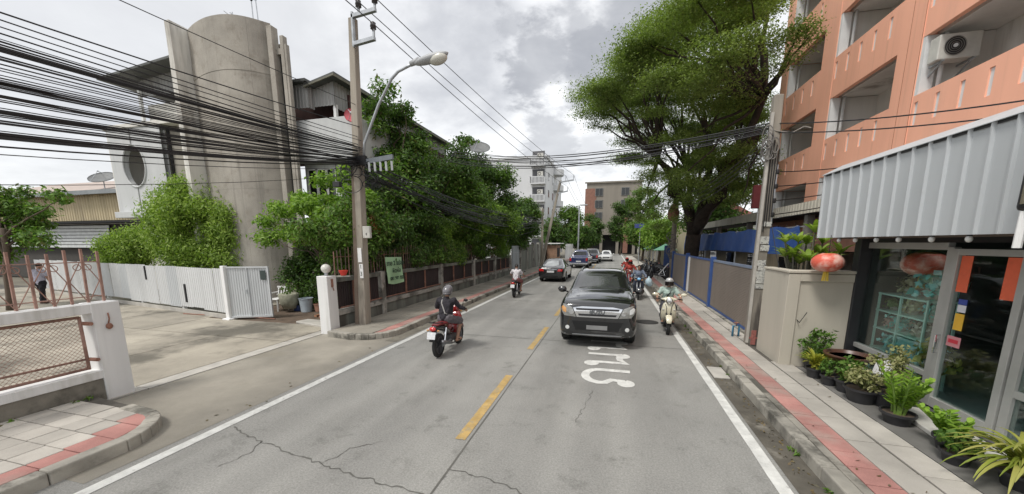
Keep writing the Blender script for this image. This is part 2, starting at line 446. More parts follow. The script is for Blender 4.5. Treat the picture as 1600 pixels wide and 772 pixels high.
def strip(name, x0, x1, y0, y1, m, z=.004, n=1, wob=0.):
    mb = MB(); r = random.Random(hash((x0, y0)) & 255); pts = []
    for i in range(n + 1):
        y = y0 + (y1 - y0) * i / n
        pts.append((x0 + (r.random() - .5) * wob, x1 + (r.random() - .5) * wob, y))
    for i in range(n):
        a, b, y = pts[i]; c, d, y2 = pts[i + 1]; mb.quad((a, y, z), (b, y, z), (d, y2, z), (c, y2, z))
    return mb.build(name, m, road)
strip('edge_line', -5.13, -4.98, -6, 90, m_line, .006, 160, .012)
strip('edge_line', 1.74, 1.88, -6, 90, m_line, .006, 160, .012)
for k in range(-2, 16):
    y = 4.05 + 4.2 * k
    strip('centre_dash', -1.85, -1.715, y, y + 2.4, m_yellow, .006, 8, .01)
m_crack = mat('crack', (.115, .112, .10), .95, var=.3)
strip('slab_joint', -1.665, -1.645, -6, 70, m_crack, .004, 120, .008)
for y in (-3, 9.2, 15.4, 21.6, 27.8, 34):
    MB().quad((KL + .5, y - .009, .004), (KR - .4, y - .009, .004), (KR - .4, y + .009, .004), (KL + .5, y + .009, .004)).build('slab_joint', m_crack, road)
def crack(pts, w=.022, seed=1):
    r = random.Random(seed); mb = MB(); P = []
    for (a, b) in zip(pts[:-1], pts[1:]):
        n = max(3, int((Vector(b) - Vector(a)).length / .06))
        for i in range(n):
            t = i / n; P.append((a[0] + (b[0] - a[0]) * t + (r.random() - .5) * .05, a[1] + (b[1] - a[1]) * t + (r.random() - .5) * .05))
    P.append(pts[-1])
    for i in range(len(P) - 1):
        a, b = Vector(P[i]), Vector(P[i + 1]); d = (b - a); 
        if d.length < 1e-5: continue
        n = Vector((-d.y, d.x)).normalized() * w * (.35 + r.random()) * .5
        mb.quad((a.x - n.x, a.y - n.y, .0045), (b.x - n.x, b.y - n.y, .0045), (b.x + n.x, b.y + n.y, .0045), (a.x + n.x, a.y + n.y, .0045))
    return mb.build('crack', m_crack, road)
crack([(-4.9, 3.55), (-4.54, 3.42), (-3.44, 3.19), (-2.55, 3.06), (-1.66, 2.97)], .018, 3)
crack([(-3.1, 3.13), (-3.0, 3.5), (-2.7, 3.75)], .009, 8)
crack([(-4.2, 3.37), (-4.1, 3.1), (-4.2, 2.8)], .009, 9)
crack([(-1.66, 3.45), (-1.3, 3.4), (-.85, 3.3), (-.2, 2.9)], .016, 4)
crack([(-.22, 6.1), (-.3, 5.5), (-.39, 4.91)], .008, 5)
strip('gutter', 1.93, KR, -6, 60, mat('gutter_dirt', (.10, .09, .072), .95, var=.4, scale=2.2, col2=(.2, .185, .155), c2lo=.55, c2hi=.7, bump=.5), .005)
strip('gutter', KL, -5.2, 8, 60, mat('gutter_dust', (.2, .185, .15), .95, var=.35, scale=2.2), .004)
# street name from the map overlay, added as flat letters; not real road paint
def circ(cx, cy, r, a0=0, a1=360, n=12): return [(cx + r * math.cos(R_(a0 + (a1 - a0) * k / n)), cy + r * math.sin(R_(a0 + (a1 - a0) * k / n))) for k in range(n + 1)]
TH_THUNG = [circ(.20, .11, .09), [(.28, .14), (.31, .40), (.17, .54), (.15, .70)] + circ(.47, .66, .31, 170, 0, 10) + [(.78, .3), (.78, 0)]]
TH_NU = [circ(.13, .88, .09), [(.21, .88), (.23, .6), (.23, .02), (.40, .20), (.58, .22)], circ(.68, .12, .09), [(.74, 1.0), (.74, .5), (.74, .14)]]
for gi, gl in enumerate((TH_THUNG, TH_NU, TH_NU)):
    mb = MB(); y0 = 6.36 + 1.12 * gi
    for stx in gl: mb.tube([(.44 - .86 * b, y0 + 1.12 * a, 0) for a, b in stx], .078, 6)
    mb.v = [(x, y, .006 + .05 * z) for x, y, z in mb.v]; mb.build('overlay_letter', m_line, road)
Mt = Matrix.Translation((.02, 9.72, .007)) @ Matrix.Rotation(PI / 2, 4, 'Z')
text_mesh('overlay_name', 'สังคมสงเคราะห์', 1.42, m_line, road, Mt, 'LEFT', 0.0005, 1.24, bold=.004)
# manhole cover by the scooter
mh = MB().lathe([(.34, 0), (.34, .008), (.30, .012)], (1.18, 12.2, .001), 24)
mh.build('manhole_cover', mat('cast_iron', (.05, .048, .045), .7, .3, var=.3), road)

# left: concrete apron between the lane and the yard
apron = struct(MB().quad((-7.62, 2.2, .0035), (KL + .3, 2.2, .0035), (KL + .3, 9.2, .0035), (-7.62, 9.2, .0035)).build('driveway', mat('driveway_concrete', (.265, .245, .205), .9, var=.25, scale=.9, col2=(.20, .18, .14), c2lo=.5, c2hi=.72, bump=.3, fine=.2)))
m_yard = mat('yard_concrete', (.33, .30, .245), .9, var=.3, scale=.7, col2=(.12, .11, .088), c2lo=.47, c2hi=.62, bump=.3, fine=.25, objrand=.10)
yard = struct(MB().quad((-45, -6, -.03), (-7.6, -6, -.03), (-7.6, 13.5, -.03), (-45, 13.5, -.03)).build('yard', m_joint))
xs = [-7.64, -7.98, -10.3, -13.0, -15.7, -18.4, -21.1, -23.8, -26.5, -29.2, -32]
ys = [-6, -2.5, .9, 4.2, 7.3, 10.4, 13.4]
for i in range(len(xs) - 1):
    for j in range(len(ys) - 1):
        if i < 3 and j == 4:
            MB().box(xs[i + 1] + .012, xs[i] - .012, ys[j] + .012, 9.05, -.03, .008 + .004 * ((i + j) % 2)).build('concrete_slab', m_conc_light if i == 0 else m_yard, yard); continue
        if i < 3 and j == 5: continue
        MB().box(xs[i + 1] + .012, xs[i] - .012, ys[j] + .012, ys[j + 1] - .012, -.03, .008 + .004 * ((i * 3 + j) % 3)).build('concrete_slab', m_conc_light if i == 0 else m_yard, yard)
soil = struct(MB().quad((-13, 9.0, -.01), (-7.62, 8.3, -.01), (-7.62, 30, -.01), (-13, 30, -.01)).build('garden_soil', m_soil))

# ---- left near pavement with a rounded corner
def outline_near(KL=KL):
    p = [(-7.74, -6), (KL, -6), (KL, 2.6)]
    for i in range(1, 8):
        a = i / 8 * PI / 2; p.append((KL - .75 + .75 * math.cos(a), 2.6 + .85 * math.sin(a)))
    p += [(-7.0, 3.5), (-7.74, 3.56)]
    return p
def inset_x(p, d): return [(min(x, KL - d) if y < 2.6 else x - d * .8, y - (d if y > 2.6 else 0)) for x, y in p]
pav = struct(MB().prism(outline_near(KL - .05), 'z', -.05, .118).build('pavement', m_joint))
# kerb stones around it
path = [(KL, -6 + .9 * i) for i in range(10)] + [outline_near()[i] for i in range(3, 10)] + [(-6.75, 3.49)]
def kerb_run(parent, path, w=.17, h=.155, side=1, every=1):
    for i in range(len(path) - 1):
        a, b = Vector(path[i]), Vector(path[i + 1]); d = (b - a).normalized(); n = Vector((-d.y, d.x)) * side * w
        a2 = a + d * .004; b2 = b - d * .004; j = rnd.uniform(-.006, .006)
        mb = MB().prism([tuple(a2), tuple(b2), tuple(b2 + n), tuple(a2 + n)], 'z', -.05, h + j)
        mb.build('kerb_stone', m_kerb, parent, bevel=.018, seg=2)
kerb_run(pav, path)
def tile(parent, x0, x1, y0, y1, m, name, z=.118, top=.147, g=.006):
    j = rnd.uniform(-.003, .003)
    return MB().box(x0 + g, x1 - g, y0 + g, y1 - g, z, top + j).build(name, m, parent, bevel=.004)
for k in range(26):
    y = 3.36 - .31 * (k + 1)
    if y < -3.2: break
    xr = KL - .17 if y + .31 < 2.65 else KL - .17 - (y + .31 - 2.6) * .42
    def xc(q): return KL - .175 if q < 2.6 else KL - .75 + .75 * math.sqrt(max(0, 1 - min(1, (q - 2.6) / .85) ** 2)) - .175
    a_, b_ = xc(y + .006), xc(y + .304); MB().prism([(xr - .27 + .006, y + .006), (max(a_, xr - .2), y + .006), (max(b_, xr - .24), y + .304), (xr - .27 + .006, y + .304)], 'z', .118, .147 + rnd.uniform(-.003, .003)).build('red_tile', m_red, pav, bevel=.004)
    xl = -7.72; n = 5; w = (xr - .27 - xl) / n
    for i in range(n): tile(pav, xl + i * w, xl + (i + 1) * w, y, y + .31, m_slab, 'paving_slab')

# ---- left far pavement
def outline_far(KL=KL, o=0.):
    p = [(-7.3, 8.0 + o), (-6.5, 7.86 + o)]
    for i in range(0, 8):
        a = -PI / 2 + i / 7 * PI / 2; p.append((KL - .8 + .8 * math.cos(a), 8.75 + o + .85 * math.sin(a)))
    p += [(KL, 62), (-7.36, 62), (-7.36, 8.75)]
    return p
pavf = struct(MB().prism(outline_far(KL - .05, .05), 'z', -.05, .118).build('pavement', m_joint))
of = outline_far()
kerb_run(pavf, [of[i] for i in range(0, 10)] + [(KL, 8.75 + .95 * i) for i in range(1, 38)], side=1)
stuff(MB().box(KL - .17, KL, 8.75 + .95 * 37, 62, -.05, .15).build('kerb', m_kerb, pavf))
m_slab_l = mat('worn_pavement', (.27, .25, .21), .92, var=.28, scale=.9, col2=(.13, .12, .10), c2lo=.5, c2hi=.66, bump=.4, fine=.15)
y = 8.82
while y < 30:
    h = .62 if y < 18 else 1.24
    tile(pavf, KL - .17 - .3, KL - .17, y, y + h, m_red, 'red_tile')
    for i in range(3): tile(pavf, -7.34 + i * .44, -7.34 + (i + 1) * .44, y, y + h, m_slab_l, 'paving_slab')
    y += h
stuff(MB().box(-7.34, KL - .47, y, 62, .11, .147).build('paving', m_slab_l, pavf)); stuff(MB().box(KL - .46, KL - .17, y, 62, .11, .149).build('red_paving', m_red, pavf))
MB().prism([(-7.3, 8.06), (-6.5, 8.0), (-6.05, 8.05), (-6.0, 8.8), (-7.3, 8.8)], 'z', .11, .146).build('paving_slab', m_slab_l, pavf)
MB().prism([(-5.98, 8.1), (-5.86, 8.3), (-5.75, 8.55), (-5.73, 8.8), (-5.98, 8.8)], 'z', .11, .147).build('red_tile', m_red, pavf)

# ---- right pavement
pavr = struct(MB().box(KR + .04, 7.6, -6, 69.9, -.05, .118).build('pavement', m_joint))
kerb_run(pavr, [(KR, 1.2 + .62 * i) for i in range(48)], w=.16, side=-1)
stuff(MB().box(KR, KR + .16, 1.2 + .62 * 47, 70, -.05, .152).build('kerb', m_kerb, pavr))
MB().box(KR, KR + .16, -6, 1.19, -.05, .152).build('kerb', m_kerb, pavr)
for y_ in (7.3, 15.6, 23.4): MB().box(1.95, 2.22, y_, y_ + .62, .0, .03).build('drain_cover', m_conc_light, road, bevel=.008)
m_dirtslab = mat('stained_paving', (.30, .28, .24), .9, var=.3, scale=1.8, col2=(.09, .085, .07), c2lo=.46, c2hi=.6, bump=.4)
y = 1.2
while y < 13.5:
    tile(pavr, KR + .16, 2.52, y, y + .64, m_dirtslab, 'edge_slab')
    for q in (0, .32):
        tile(pavr, 2.52, 2.83, y + q, y + q + .32, m_red, 'red_tile')
    tile(pavr, 2.83, 3.155, y, y + .64, m_slab, 'paving_slab')
    if y < 8.0: tile(pavr, 3.18, 3.52, y, y + .64, m_slab, 'paving_slab', top=.143)
    elif y > 9: tile(pavr, 3.18, 3.46, y, y + .64, m_slab, 'paving_slab', top=.143)
    y += .64
while y < 33:
    tile(pavr, 2.52, 2.83, y, y + 1.28, m_red, 'red_tile'); tile(pavr, KR + .16, 2.52, y, y + 1.28, m_dirtslab, 'edge_slab')
    tile(pavr, 2.83, 3.46, y, y + 1.28, m_slab, 'paving_slab'); y += 1.28
stuff(MB().box(KR + .16, 3.46, y, 70, .11, .147).build('paving', m_slab, pavr))
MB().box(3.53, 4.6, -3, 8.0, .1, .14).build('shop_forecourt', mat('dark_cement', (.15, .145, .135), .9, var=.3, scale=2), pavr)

# ================================================================ LEFT BOUNDARY WALL (nearest the camera)
bw = thing('boundary_wall', 'white and grey low wall with a mesh opening and rusty pickets on top at the near left corner', 'wall', (-7.85, 3.9, 0))
XW = -7.72
MB().box(-7.95, XW - .02, -6, 3.70, -.02, .375).build('base', mat('mossy_concrete', (.20, .185, .155), .95, var=.4, scale=1.6, col2=(.09, .085, .07), bump=.4), bw)
MB().box(-7.97, XW, -6, 3.71, .375, .505).build('sill', m_white, bw, bevel=.006)
MB().box(-7.97, XW, -6, 3.72, 1.42, 1.565).build('beam', m_white, bw, bevel=.006)
MB().box(-7.99, XW + .01, 3.70, 4.05, -.02, 1.57).build('pillar', m_white, bw, bevel=.008)
MB().box(-7.985, XW - .02, -.3, .0, .505, 1.42).build('pillar', m_white, bw)
fr = MB()
for (a, b) in (((-7.82, .05, .56), (-7.82, 3.60, .56)), ((-7.82, .05, 1.37), (-7.82, 3.60, 1.37)), ((-7.82, 3.60, .54), (-7.82, 3.60, 1.38)), ((-7.82, 1.9, .56), (-7.82, 1.9, 1.37))): fr.tube([a, b], .022, 8)
fr.tube([(-7.82, .05, .71), (-7.82, 3.6, .71)], .016, 6)
fr.build('mesh_frame', m_rusty_pink, bw, smooth=True)
wm = MB(); w_, h_ = 3.55, .80
k = -h_
while k < w_:
    for sgn in (1, -1):
        a0, b0 = max(k, 0), min(k + h_, w_)
        if b0 > a0:
            za, zb = (a0 - k), (b0 - k)
            if sgn < 0: za, zb = h_ - za, h_ - zb
            wm.bar((-7.82, .05 + a0, .57 + za), (-7.82, .05 + b0, .57 + zb), .004, .004)
    k += .058
stuff(wm.build('wire_mesh', m_rusty_pink, bw))
for i in range(36):
    y = 3.98 - i * .185
    t = .98 + .05 * math.sin(i * 1.3)
    MB().bar((-7.93, y, 1.56), (-7.93, y + .02, 1.56 + .82 * t), .028, .028).build('picket', m_rusty_pink, bw)
for i in range(9):
    y = 3.80 - i * .37
    sc = MB()
    for s_ in (1, -1):
        pts = []
        for j in range(22):
            t = j / 21; a = t * 2.2 * PI
            pts.append((-7.93, y + s_ * (.02 + .15 * (1 - abs(1 - 2 * t))) * 1.0, 1.60 + .60 * t))
        sc.tube(pts, .007, 5)
        sc.torus(.045, .006, (-7.93, y + s_ * .06, 2.12), Matrix.Rotation(PI / 2, 3, 'Y'), 12, 5)
    sc.build('scroll', m_rusty_pink, bw)
MB().tube([(-7.93, -4, 2.18), (-7.93, 4.0, 2.2)], .008, 5).build('rail', m_rusty_pink, bw)
MB().tube([(-7.93, -4, 1.66), (-7.93, 4.0, 1.66)], .008, 5).build('rail', m_rusty_pink, bw)
MB().ell((XW + .04, 3.86, 1.19), (.03, .045, .05), 10, 6).tube([(XW + .03, 3.86, 1.23), (XW + .05, 3.87, 1.31), (XW + .02, 3.88, 1.40)], .01, 6).build('gate_latch', m_rust, bw, smooth=True)
MB().tube([(XW - .1, 3.63, .70), (XW + .05, 3.65, .70)], .03, 8).tube([(XW - .1, 3.63, 1.27), (XW + .05, 3.65, 1.27)], .03, 8).build('hinge', m_rust, bw)

# ================================================================ WHITE CORRUGATED FENCE OF THE YARD
m_sheet = mat('white_metal_sheet', (.67, .68, .68), .45, .15, var=.1, scale=1.0, streak=True, col2=(.44, .43, .41), c2lo=.6, c2hi=.8)
m_sheet2 = mat('aged_metal_sheet', (.58, .60, .61), .45, .15, var=.14, scale=1.4, streak=True, col2=(.40, .36, .32), c2lo=.58, c2hi=.75)
wf = thing('metal_fence', 'long white corrugated metal fence across the back of the concrete yard', 'fence', (-12.0, 9.15, 0))
P0, P1 = Vector((-12.05, 9.12)), Vector((-28.5, 11.95))
np_ = 22
for i in range(np_):
    a = P0.lerp(P1, i / np_); b = P0.lerp(P1, (i + .985) / np_)
    mb = MB(); zt = 1.66 + rnd.uniform(-.02, .02)
    off = Vector((.02, .12)).normalized() * rnd.uniform(-.02, .02)
    corrugated(mb, tuple(a + off), tuple(b + off), .22 + rnd.uniform(-.03, .03), zt, .125, .022)
    mb.build('metal_sheet', (m_sheet, m_sheet2)[rnd.random() < .35], wf)
MB().bar((P0.x, P0.y + .06, 1.45), (P1.x, P1.y + .06, 1.45), .05, .05).bar((P0.x, P0.y + .06, .4), (P1.x, P1.y + .06, .4), .05, .05).build('rail', m_white, wf)
for i in (0, 4, 8, 12, 16, 20):
    a = P0.lerp(P1, i / np_); MB().box(a.x - .05, a.x + .05, a.y + .03, a.y + .13, 0, 1.6).build('post', m_white, wf)
MB().box(-12.12, -11.98, 8.98, 9.12, 0, 1.76).box(-12.2, -11.9, 8.9, 9.2, 0, .05).build('gate_post', m_white_clean, wf, bevel=.01)
MB().bar((P0.x, P0.y - .03, .07), (P1.x, P1.y - .03, .07), .06, .14).build('bottom_kerb', m_conc_light, wf)
MB().box(-17.22, -17.18, 9.93, 9.97, 1.1, 1.62).build('patch_strip', m_black, wf); MB().box(-14.62, -14.57, 9.5, 9.54, .4, 1.05).build('patch_strip', m_black, wf)
wg = thing('sliding_gate', 'small white ribbed metal gate leaf with a dark plate in its corner', 'gate', (-11.5, 9.35, 0))
A, B = (-11.96, 9.08), (-10.86, 9.58)
mb = MB(); corrugated(mb, A, B, .12, 1.68, .07, .012); mb.build('metal_sheet', m_sheet2, wg)
MB().bar((*A, .09), (*B, .09), .05, .06).bar((*A, 1.71), (*B, 1.71), .05, .05).bar((*B, .06), (*B, 1.73), .05, .05, (1, 0, 0)).bar((-11.42, 9.30, .1), (-11.42, 9.30, 1.7), .02, .02, (1, 0, 0)).build('frame', m_sheet2, wg)
d = (Vector(B) - Vector(A)).normalized(); n = Vector((d.y, -d.x))
def on_gate(s, z0, z1, w, m, name, o=.03):
    c = Vector(A) + d * s + n * o; q = c + d * w
    MB().prism([tuple(c), tuple(q), tuple(q + n * .015), tuple(c + n * .015)], 'z', z0, z1).build(name, m, wg)
on_gate(.98, 1.30, 1.60, .16, mat('dark_green_plate', (.05, .07, .065), .5), 'plate', .02); on_gate(.5, .84, .98, .05, m_steel, 'handle', .02)
MB().tube([(-14.5, 9.3, .03), (-10.6, 9.42, .03)], .02, 6).build('rail', m_rust, wg)

# ================================================================ WHITE GATE PILLAR + ROADSIDE FENCE
gp = thing('gate_pillar', 'white square gate pillar with a round globe lamp at the yard entrance', 'pillar', (-7.5, 8.42, 0))
MB().box(-7.70, -7.36, 8.22, 8.58, -.02, 1.60).build('post', m_white, gp, bevel=.012)
MB().lathe([(.05, 1.60), (.05, 1.67), (.035, 1.70)], (-7.52, 8.4, 0), 12).build('lamp_neck', m_steel, gp)
MB().ell((-7.52, 8.4, 1.80), .125, 18, 12).build('globe', mat('opal_glass', (.62, .61, .56), .3, var=.06), gp, smooth=True)
MB().box(-7.36, -7.33, 8.36, 8.42, 1.30, 1.52).tube([(-7.34, 8.4, 1.3), (-7.33, 8.42, 1.2)], .012, 6).build('bracket', m_rust, gp)
fp = thing('flower_pot', 'small red hanging flower pot beside the globe lamp', 'flower pot', (-7.2, 8.62, 1.60))
MB().lathe([(.07, 1.60), (.12, 1.72), (.125, 1.74), (.10, 1.74)], (-7.18, 8.66, 0), 12).build('pot', mat('red_plastic', (.62, .05, .035), .45), fp, smooth=True, auto=40)
MB().bar((-7.36, 8.6, 1.58), (-7.02, 8.72, 1.58), .08, .03).build('shelf', m_conc_light, fp)
rf = thing('roadside_fence', 'weathered concrete fence with dark red infill and rusty pickets along the left pavement', 'fence', (-7.45, 9, 0))
m_oldw = mat('old_wall_concrete', (.18, .185, .16), .95, var=.4, scale=1.6, streak=True, col2=(.07, .065, .055), c2lo=.48, c2hi=.64, bump=.5)
m_oldcap = mat('peeling_white_concrete', (.36, .345, .31), .9, var=.3, scale=3, col2=(.13, .12, .105), c2lo=.47, c2hi=.6, bump=.4)
m_infill = mat('dark_red_sheet', (.034, .021, .02), .7, var=.35, scale=2, streak=True, col2=(.018, .013, .013))
YF = [8.6, 10.75, 15.2, 19.3, 23.2, 27.0]
MB().box(-7.56, -7.40, 8.58, 27.0, 0, .46).build('base', m_oldw, rf)
MB().box(-7.60, -7.36, 8.58, 27.0, .46, .60).build('coping', m_oldcap, rf, bevel=.01)
for i, y in enumerate(YF[1:]):
    MB().box(-7.60, -7.34, y - .11, y + .11, 0, 1.56).build('post', m_oldcap, rf, bevel=.012)
for a, b in zip(YF[:-1], YF[1:]):
    MB().box(-7.58, -7.38, a + .1, b - .1, 1.40, 1.53).build('beam', m_oldw, rf, bevel=.008)
    MB().tube([(-7.38, a + .1, .67), (-7.38, b - .1, .67)], .022, 6).build('pipe', m_rust, rf)
    yy = a + .12
    while yy < b - .13:
        e = min(yy + .5, b - .12); mb = MB(); corrugated(mb, (-7.47, yy), (-7.47, e - .012), .62, 1.39, .1, .018); mb.build('metal_sheet', m_infill, rf); yy += .5
    for q in (0.33, .66):
        y = a + (b - a) * q; MB().box(-7.42, -7.37, y - .025, y + .025, .62, 1.40).build('bar', m_rust, rf)
m_rustgrey = mat('greyed_rust_iron', (.17, .125, .10), .85, var=.35, scale=9)
y = 8.7; kk = 0
while y < 27:
    t = .78 + .1 * math.sin(y * 2.1)
    MB().bar((-7.5, y, 1.53), (-7.5 + rnd.uniform(-.02, .02), y + rnd.uniform(-.02, .02), 1.53 + t), .022, .022).build('picket', m_rustgrey if kk % 4 else m_rusty_pink, rf)
    y += .15 if y < 18 else .22; kk += 1
MB().tube([(-7.5, 8.7, 2.1), (-7.5, 27, 2.1)], .01, 5).build('rail', m_rust, rf)

# green banner hung on the fence
bn = thing('banner', 'pale green sale banner with hand lettered lines hung on the roadside fence', 'banner', (-7.30, 11.3, 1.1))
nu, nv = 14, 10; v = []; f = []
def ban(u, w):
    y = 10.82 + 1.0 * u + .05 * w * math.sin(3 * u); z = 2.02 - .88 * w - .06 * math.sin(PI * u) * (w) - .03 * u
    x = -7.29 + .05 * math.sin(u * 5 + w * 2) * w + .03 * w
    return Vector((x, y, z))
for j in range(nv + 1):
    for i in range(nu + 1): v.append(ban(i / nu, j / nv))
f = [(j * (nu + 1) + i, j * (nu + 1) + i + 1, (j + 1) * (nu + 1) + i + 1, (j + 1) * (nu + 1) + i) for j in range(nv) for i in range(nu)]
mb = MB().add(v, f).add([p + Vector((-.006, 0, 0)) for p in v], [tuple(reversed(q)) for q in f])
mb.build('cloth', mat('pale_green_vinyl', (.36, .56, .33), .6, var=.1, scale=3), bn, smooth=True)
m_ink = mat('dark_green_ink', (.02, .05, .03), .6)
MR = Matrix(((0, 0, 1, 0), (1, 0, 0, 0), (0, 1, 0, 0), (0, 0, 0, 1)))      # text x -> +Y, up -> +Z, facing +X
for s_, z, y, sz in (('ขาย 2 แปลง', 1.80, 11.32, .22), ('ติดต่อ', 1.54, 11.36, .21), ('081 909 7227', 1.28, 11.4, .155)):
    text_mesh('lettering', s_, sz, m_ink, bn, Matrix.Translation((-7.215, y, z)) @ MR, 'CENTER', .004, bold=.004)
# ================================================================ CONCRETE HOUSE WITH THE CURVED TOWER
m_raw = mat('raw_concrete', (.345, .32, .28), .95, var=.22, scale=.8, col2=(.25, .225, .19), c2lo=.48, c2hi=.75, c2scale=2.6, bump=.6, bscale=25, fine=.25, drip=.55)
m_raw_l = mat('pale_raw_concrete', (.72, .70, .65), .9, var=.2, scale=1.2, streak=True, col2=(.27, .25, .22), c2lo=.55, c2hi=.75, bump=.3, drip=.4)
m_hw = mat('house_white', (.52, .53, .53), .8, var=.14, scale=1.0, streak=True, col2=(.33, .325, .31), c2lo=.56, c2hi=.78, drip=.4)
m_clad = mat('grey_cladding', (.31, .31, .305), .7, .1, var=.2, scale=2, streak=True, col2=(.2, .19, .17))
m_roofd = mat('dark_roof_sheet', (.10, .105, .10), .7, var=.3, scale=2)
m_redwood = mat('dark_red_wood', (.07, .03, .026), .7, var=.3, scale=3)
ho = thing('house', 'large concrete house with a curved windowless tower and an oval opening in its left wing', 'house', (-14.5, 14, 0))
arcp = []
ctrl = [(-16.55, 12.25), (-15.75, 11.97), (-14.9, 11.80), (-14.1, 11.84), (-13.5, 12.15), (-13.0, 12.75)]
for i in range(len(ctrl) - 1):
    p0 = Vector(ctrl[max(i - 1, 0)]); p1 = Vector(ctrl[i]); p2 = Vector(ctrl[i + 1]); p3 = Vector(ctrl[min(i + 2, len(ctrl) - 1)])
    for j in range(6):
        t = j / 6; arcp.append(.5 * ((2 * p1) + (p2 - p0) * t + (2 * p0 - 5 * p1 + 4 * p2 - p3) * t * t + (3 * p1 - p0 - 3 * p2 + p3) * t ** 3))
arcp.append(Vector(ctrl[-1]))
def curved_panel(i0, i1, z0, z1, set_=0.):
    pts = arcp[i0:i1 + 1]; mb = MB(); n = len(pts); fr = []; bk = []
    for k, p in enumerate(pts):
        a = arcp[max(i0 + k - 1, 0)]; b = arcp[min(i0 + k + 1, len(arcp) - 1)]
        d = (b - a).normalized(); nn = Vector((-d.y, d.x))
        e = .002 if k == 0 else (-.002 if k == n - 1 else 0)
        fr.append(p + nn * set_ + d * e); bk.append(p + nn * .22 + d * e)
    poly = [tuple(p) for p in fr] + [tuple(p) for p in reversed(bk)]
    mb.prism(poly, 'z', z0, z1); return mb.build('concrete_panel', m_raw, ho)
for (a, b) in ((0, 10), (10, 14), (14, 24), (24, 30)):
    curved_panel(a, b, 0, 4.6); curved_panel(a, b, 4.604, 8.9); curved_panel(a, b, 8.904, 9.45, -.012); curved_panel(a, b, 9.454, 10.75)
MB().prism([tuple(p + Vector((0, .2))) for p in arcp] + [(-13.05, 13.1), (-16.55, 13.1)], 'z', 10.2, 10.3).build('tower_roof', m_raw, ho)
MB().box(-16.5, -13.0, 13.1, 13.3, 0, 10.2).build('back_wall', m_raw, ho)
MB().box(-16.80, -16.56, 11.62, 12.6, 0, 10.8).box(-16.80, -16.56, 12.6, 15.5, 0, 10.6).build('side_fin', m_raw_l, ho)
MB().box(-12.98, -12.74, 12.5, 12.8, 0, 10.55).build('tower_fin', m_raw, ho, bevel=.01)
MB().box(-12.50, -12.34, 12.60, 12.8, 0, 10.2).box(-12.34, -12.24, 12.62, 12.78, 0, 9.9).build('tower_fin', m_raw, ho, bevel=.01)
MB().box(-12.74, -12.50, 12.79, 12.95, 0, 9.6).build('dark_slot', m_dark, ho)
MB().box(-12.74, -12.50, 12.66, 12.785, 9.6, 9.8).build('tie_beam', m_raw, ho)
# right hand part
cx_, cy_ = -11.0, 13.55
MB().box(-12.75, cx_, cy_, cy_ + .2, 0, 4.30).box(cx_ - .2, cx_, cy_ + .2, 24, 0, 5.7).box(-12.75, cx_, cy_, cy_ + .2, 5.55, 6.1).box(-12.75, -12.66, cy_, cy_ + .2, 4.3, 5.55).box(-11.2, cx_, cy_, cy_ + .2, 4.3, 5.55).build('wall', m_hw, ho)
MB().box(-12.75, -9.75, cy_ - .5, cy_ - .35, 5.75, 7.32).box(-9.9, -9.75, cy_ - .35, 16.5, 5.75, 7.32).box(-12.75, -9.75, cy_ - .35, 16.5, 5.75, 5.9).build('balcony', m_hw, ho, bevel=.01)
MB().box(-12.7, -11.0, 15.5, 15.7, 5.9, 9).box(-11.2, -11.0, 15.7, 24, 5.9, 8.2).build('inner_wall', m_redwood, ho); MB().box(-15.5, -10.95, cy_ + .8, cy_ + .9, 5.9, 8.6).build('inner_wall', m_redwood, ho)
for i in range(3):
    a = -12.64 + i * .48
    w = MB().box(a, a + .04, cy_ - .02, cy_ + .08, 4.32, 5.54).box(a + .42, a + .46, cy_ - .02, cy_ + .08, 4.32, 5.54).box(a, a + .46, cy_ - .02, cy_ + .08, 4.30, 4.34).box(a, a + .46, cy_ - .02, cy_ + .08, 5.5, 5.55).build('window', m_white_clean, ho)
    MB().box(a + .04, a + .42, cy_ + .03, cy_ + .05, 4.34, 5.5).build('pane', m_tint, w)
MB().box(-12.75, -11.1, cy_ - .1, cy_ + .02, 4.22, 4.29).build('sill', m_hw, ho)
mb = MB(); corrugated(mb, (-12.0, cy_ - .02), (cx_, cy_ - .02), 7.95, 8.62, .17, .03, z1b=8.84); mb.build('cladding', m_clad, ho)
mb = MB(); corrugated(mb, (-12.95, 13.25), (-12.0, 13.25), 7.85, 8.74, .17, .03); corrugated(mb, (-12.0, 13.25), (-12.0, cy_), 7.85, 8.74, .17, .03); mb.build('cladding', m_clad, ho)
yy = cy_
while yy < 23.8:
    mb = MB(); corrugated(mb, (cx_, yy), (cx_, yy + 1.72), 7.85, 8.84, .17, .03); mb.build('cladding', m_clad, ho); yy += 1.74
MB().box(cx_ - .14, cx_ - .02, cy_ + .04, cy_ + .16, 7.0, 8.0).build('post', m_white_clean, ho)
MB().box(cx_ - .1, cx_, 18, 18.1, 5.7, 8).box(cx_ - .1, cx_, 22, 22.1, 5.7, 8).build('post', m_white_clean, ho)
# roof sheets
MB().prism([(-12.1, 8.62), (cx_ + .35, 8.92), (cx_ + .35, 8.99), (-12.1, 8.69)], 'y', cy_ - .4, 24.5).build('roof', m_roofd, ho)
MB().prism([(-12.1, 8.56), (cx_ + .35, 8.86), (cx_ + .35, 8.92), (-12.1, 8.62)], 'y', cy_ - .42, cy_ - .36).box(cx_ + .33, cx_ + .37, cy_ - .4, 24.5, 8.83, 8.92).build('fascia', mat('weathered_board', (.17, .165, .13), .85, var=.3, scale=4), ho)
MB().box(-13.0, -11.9, 13.02, 14.2, 8.74, 8.84).build('roof', m_roofd, ho)
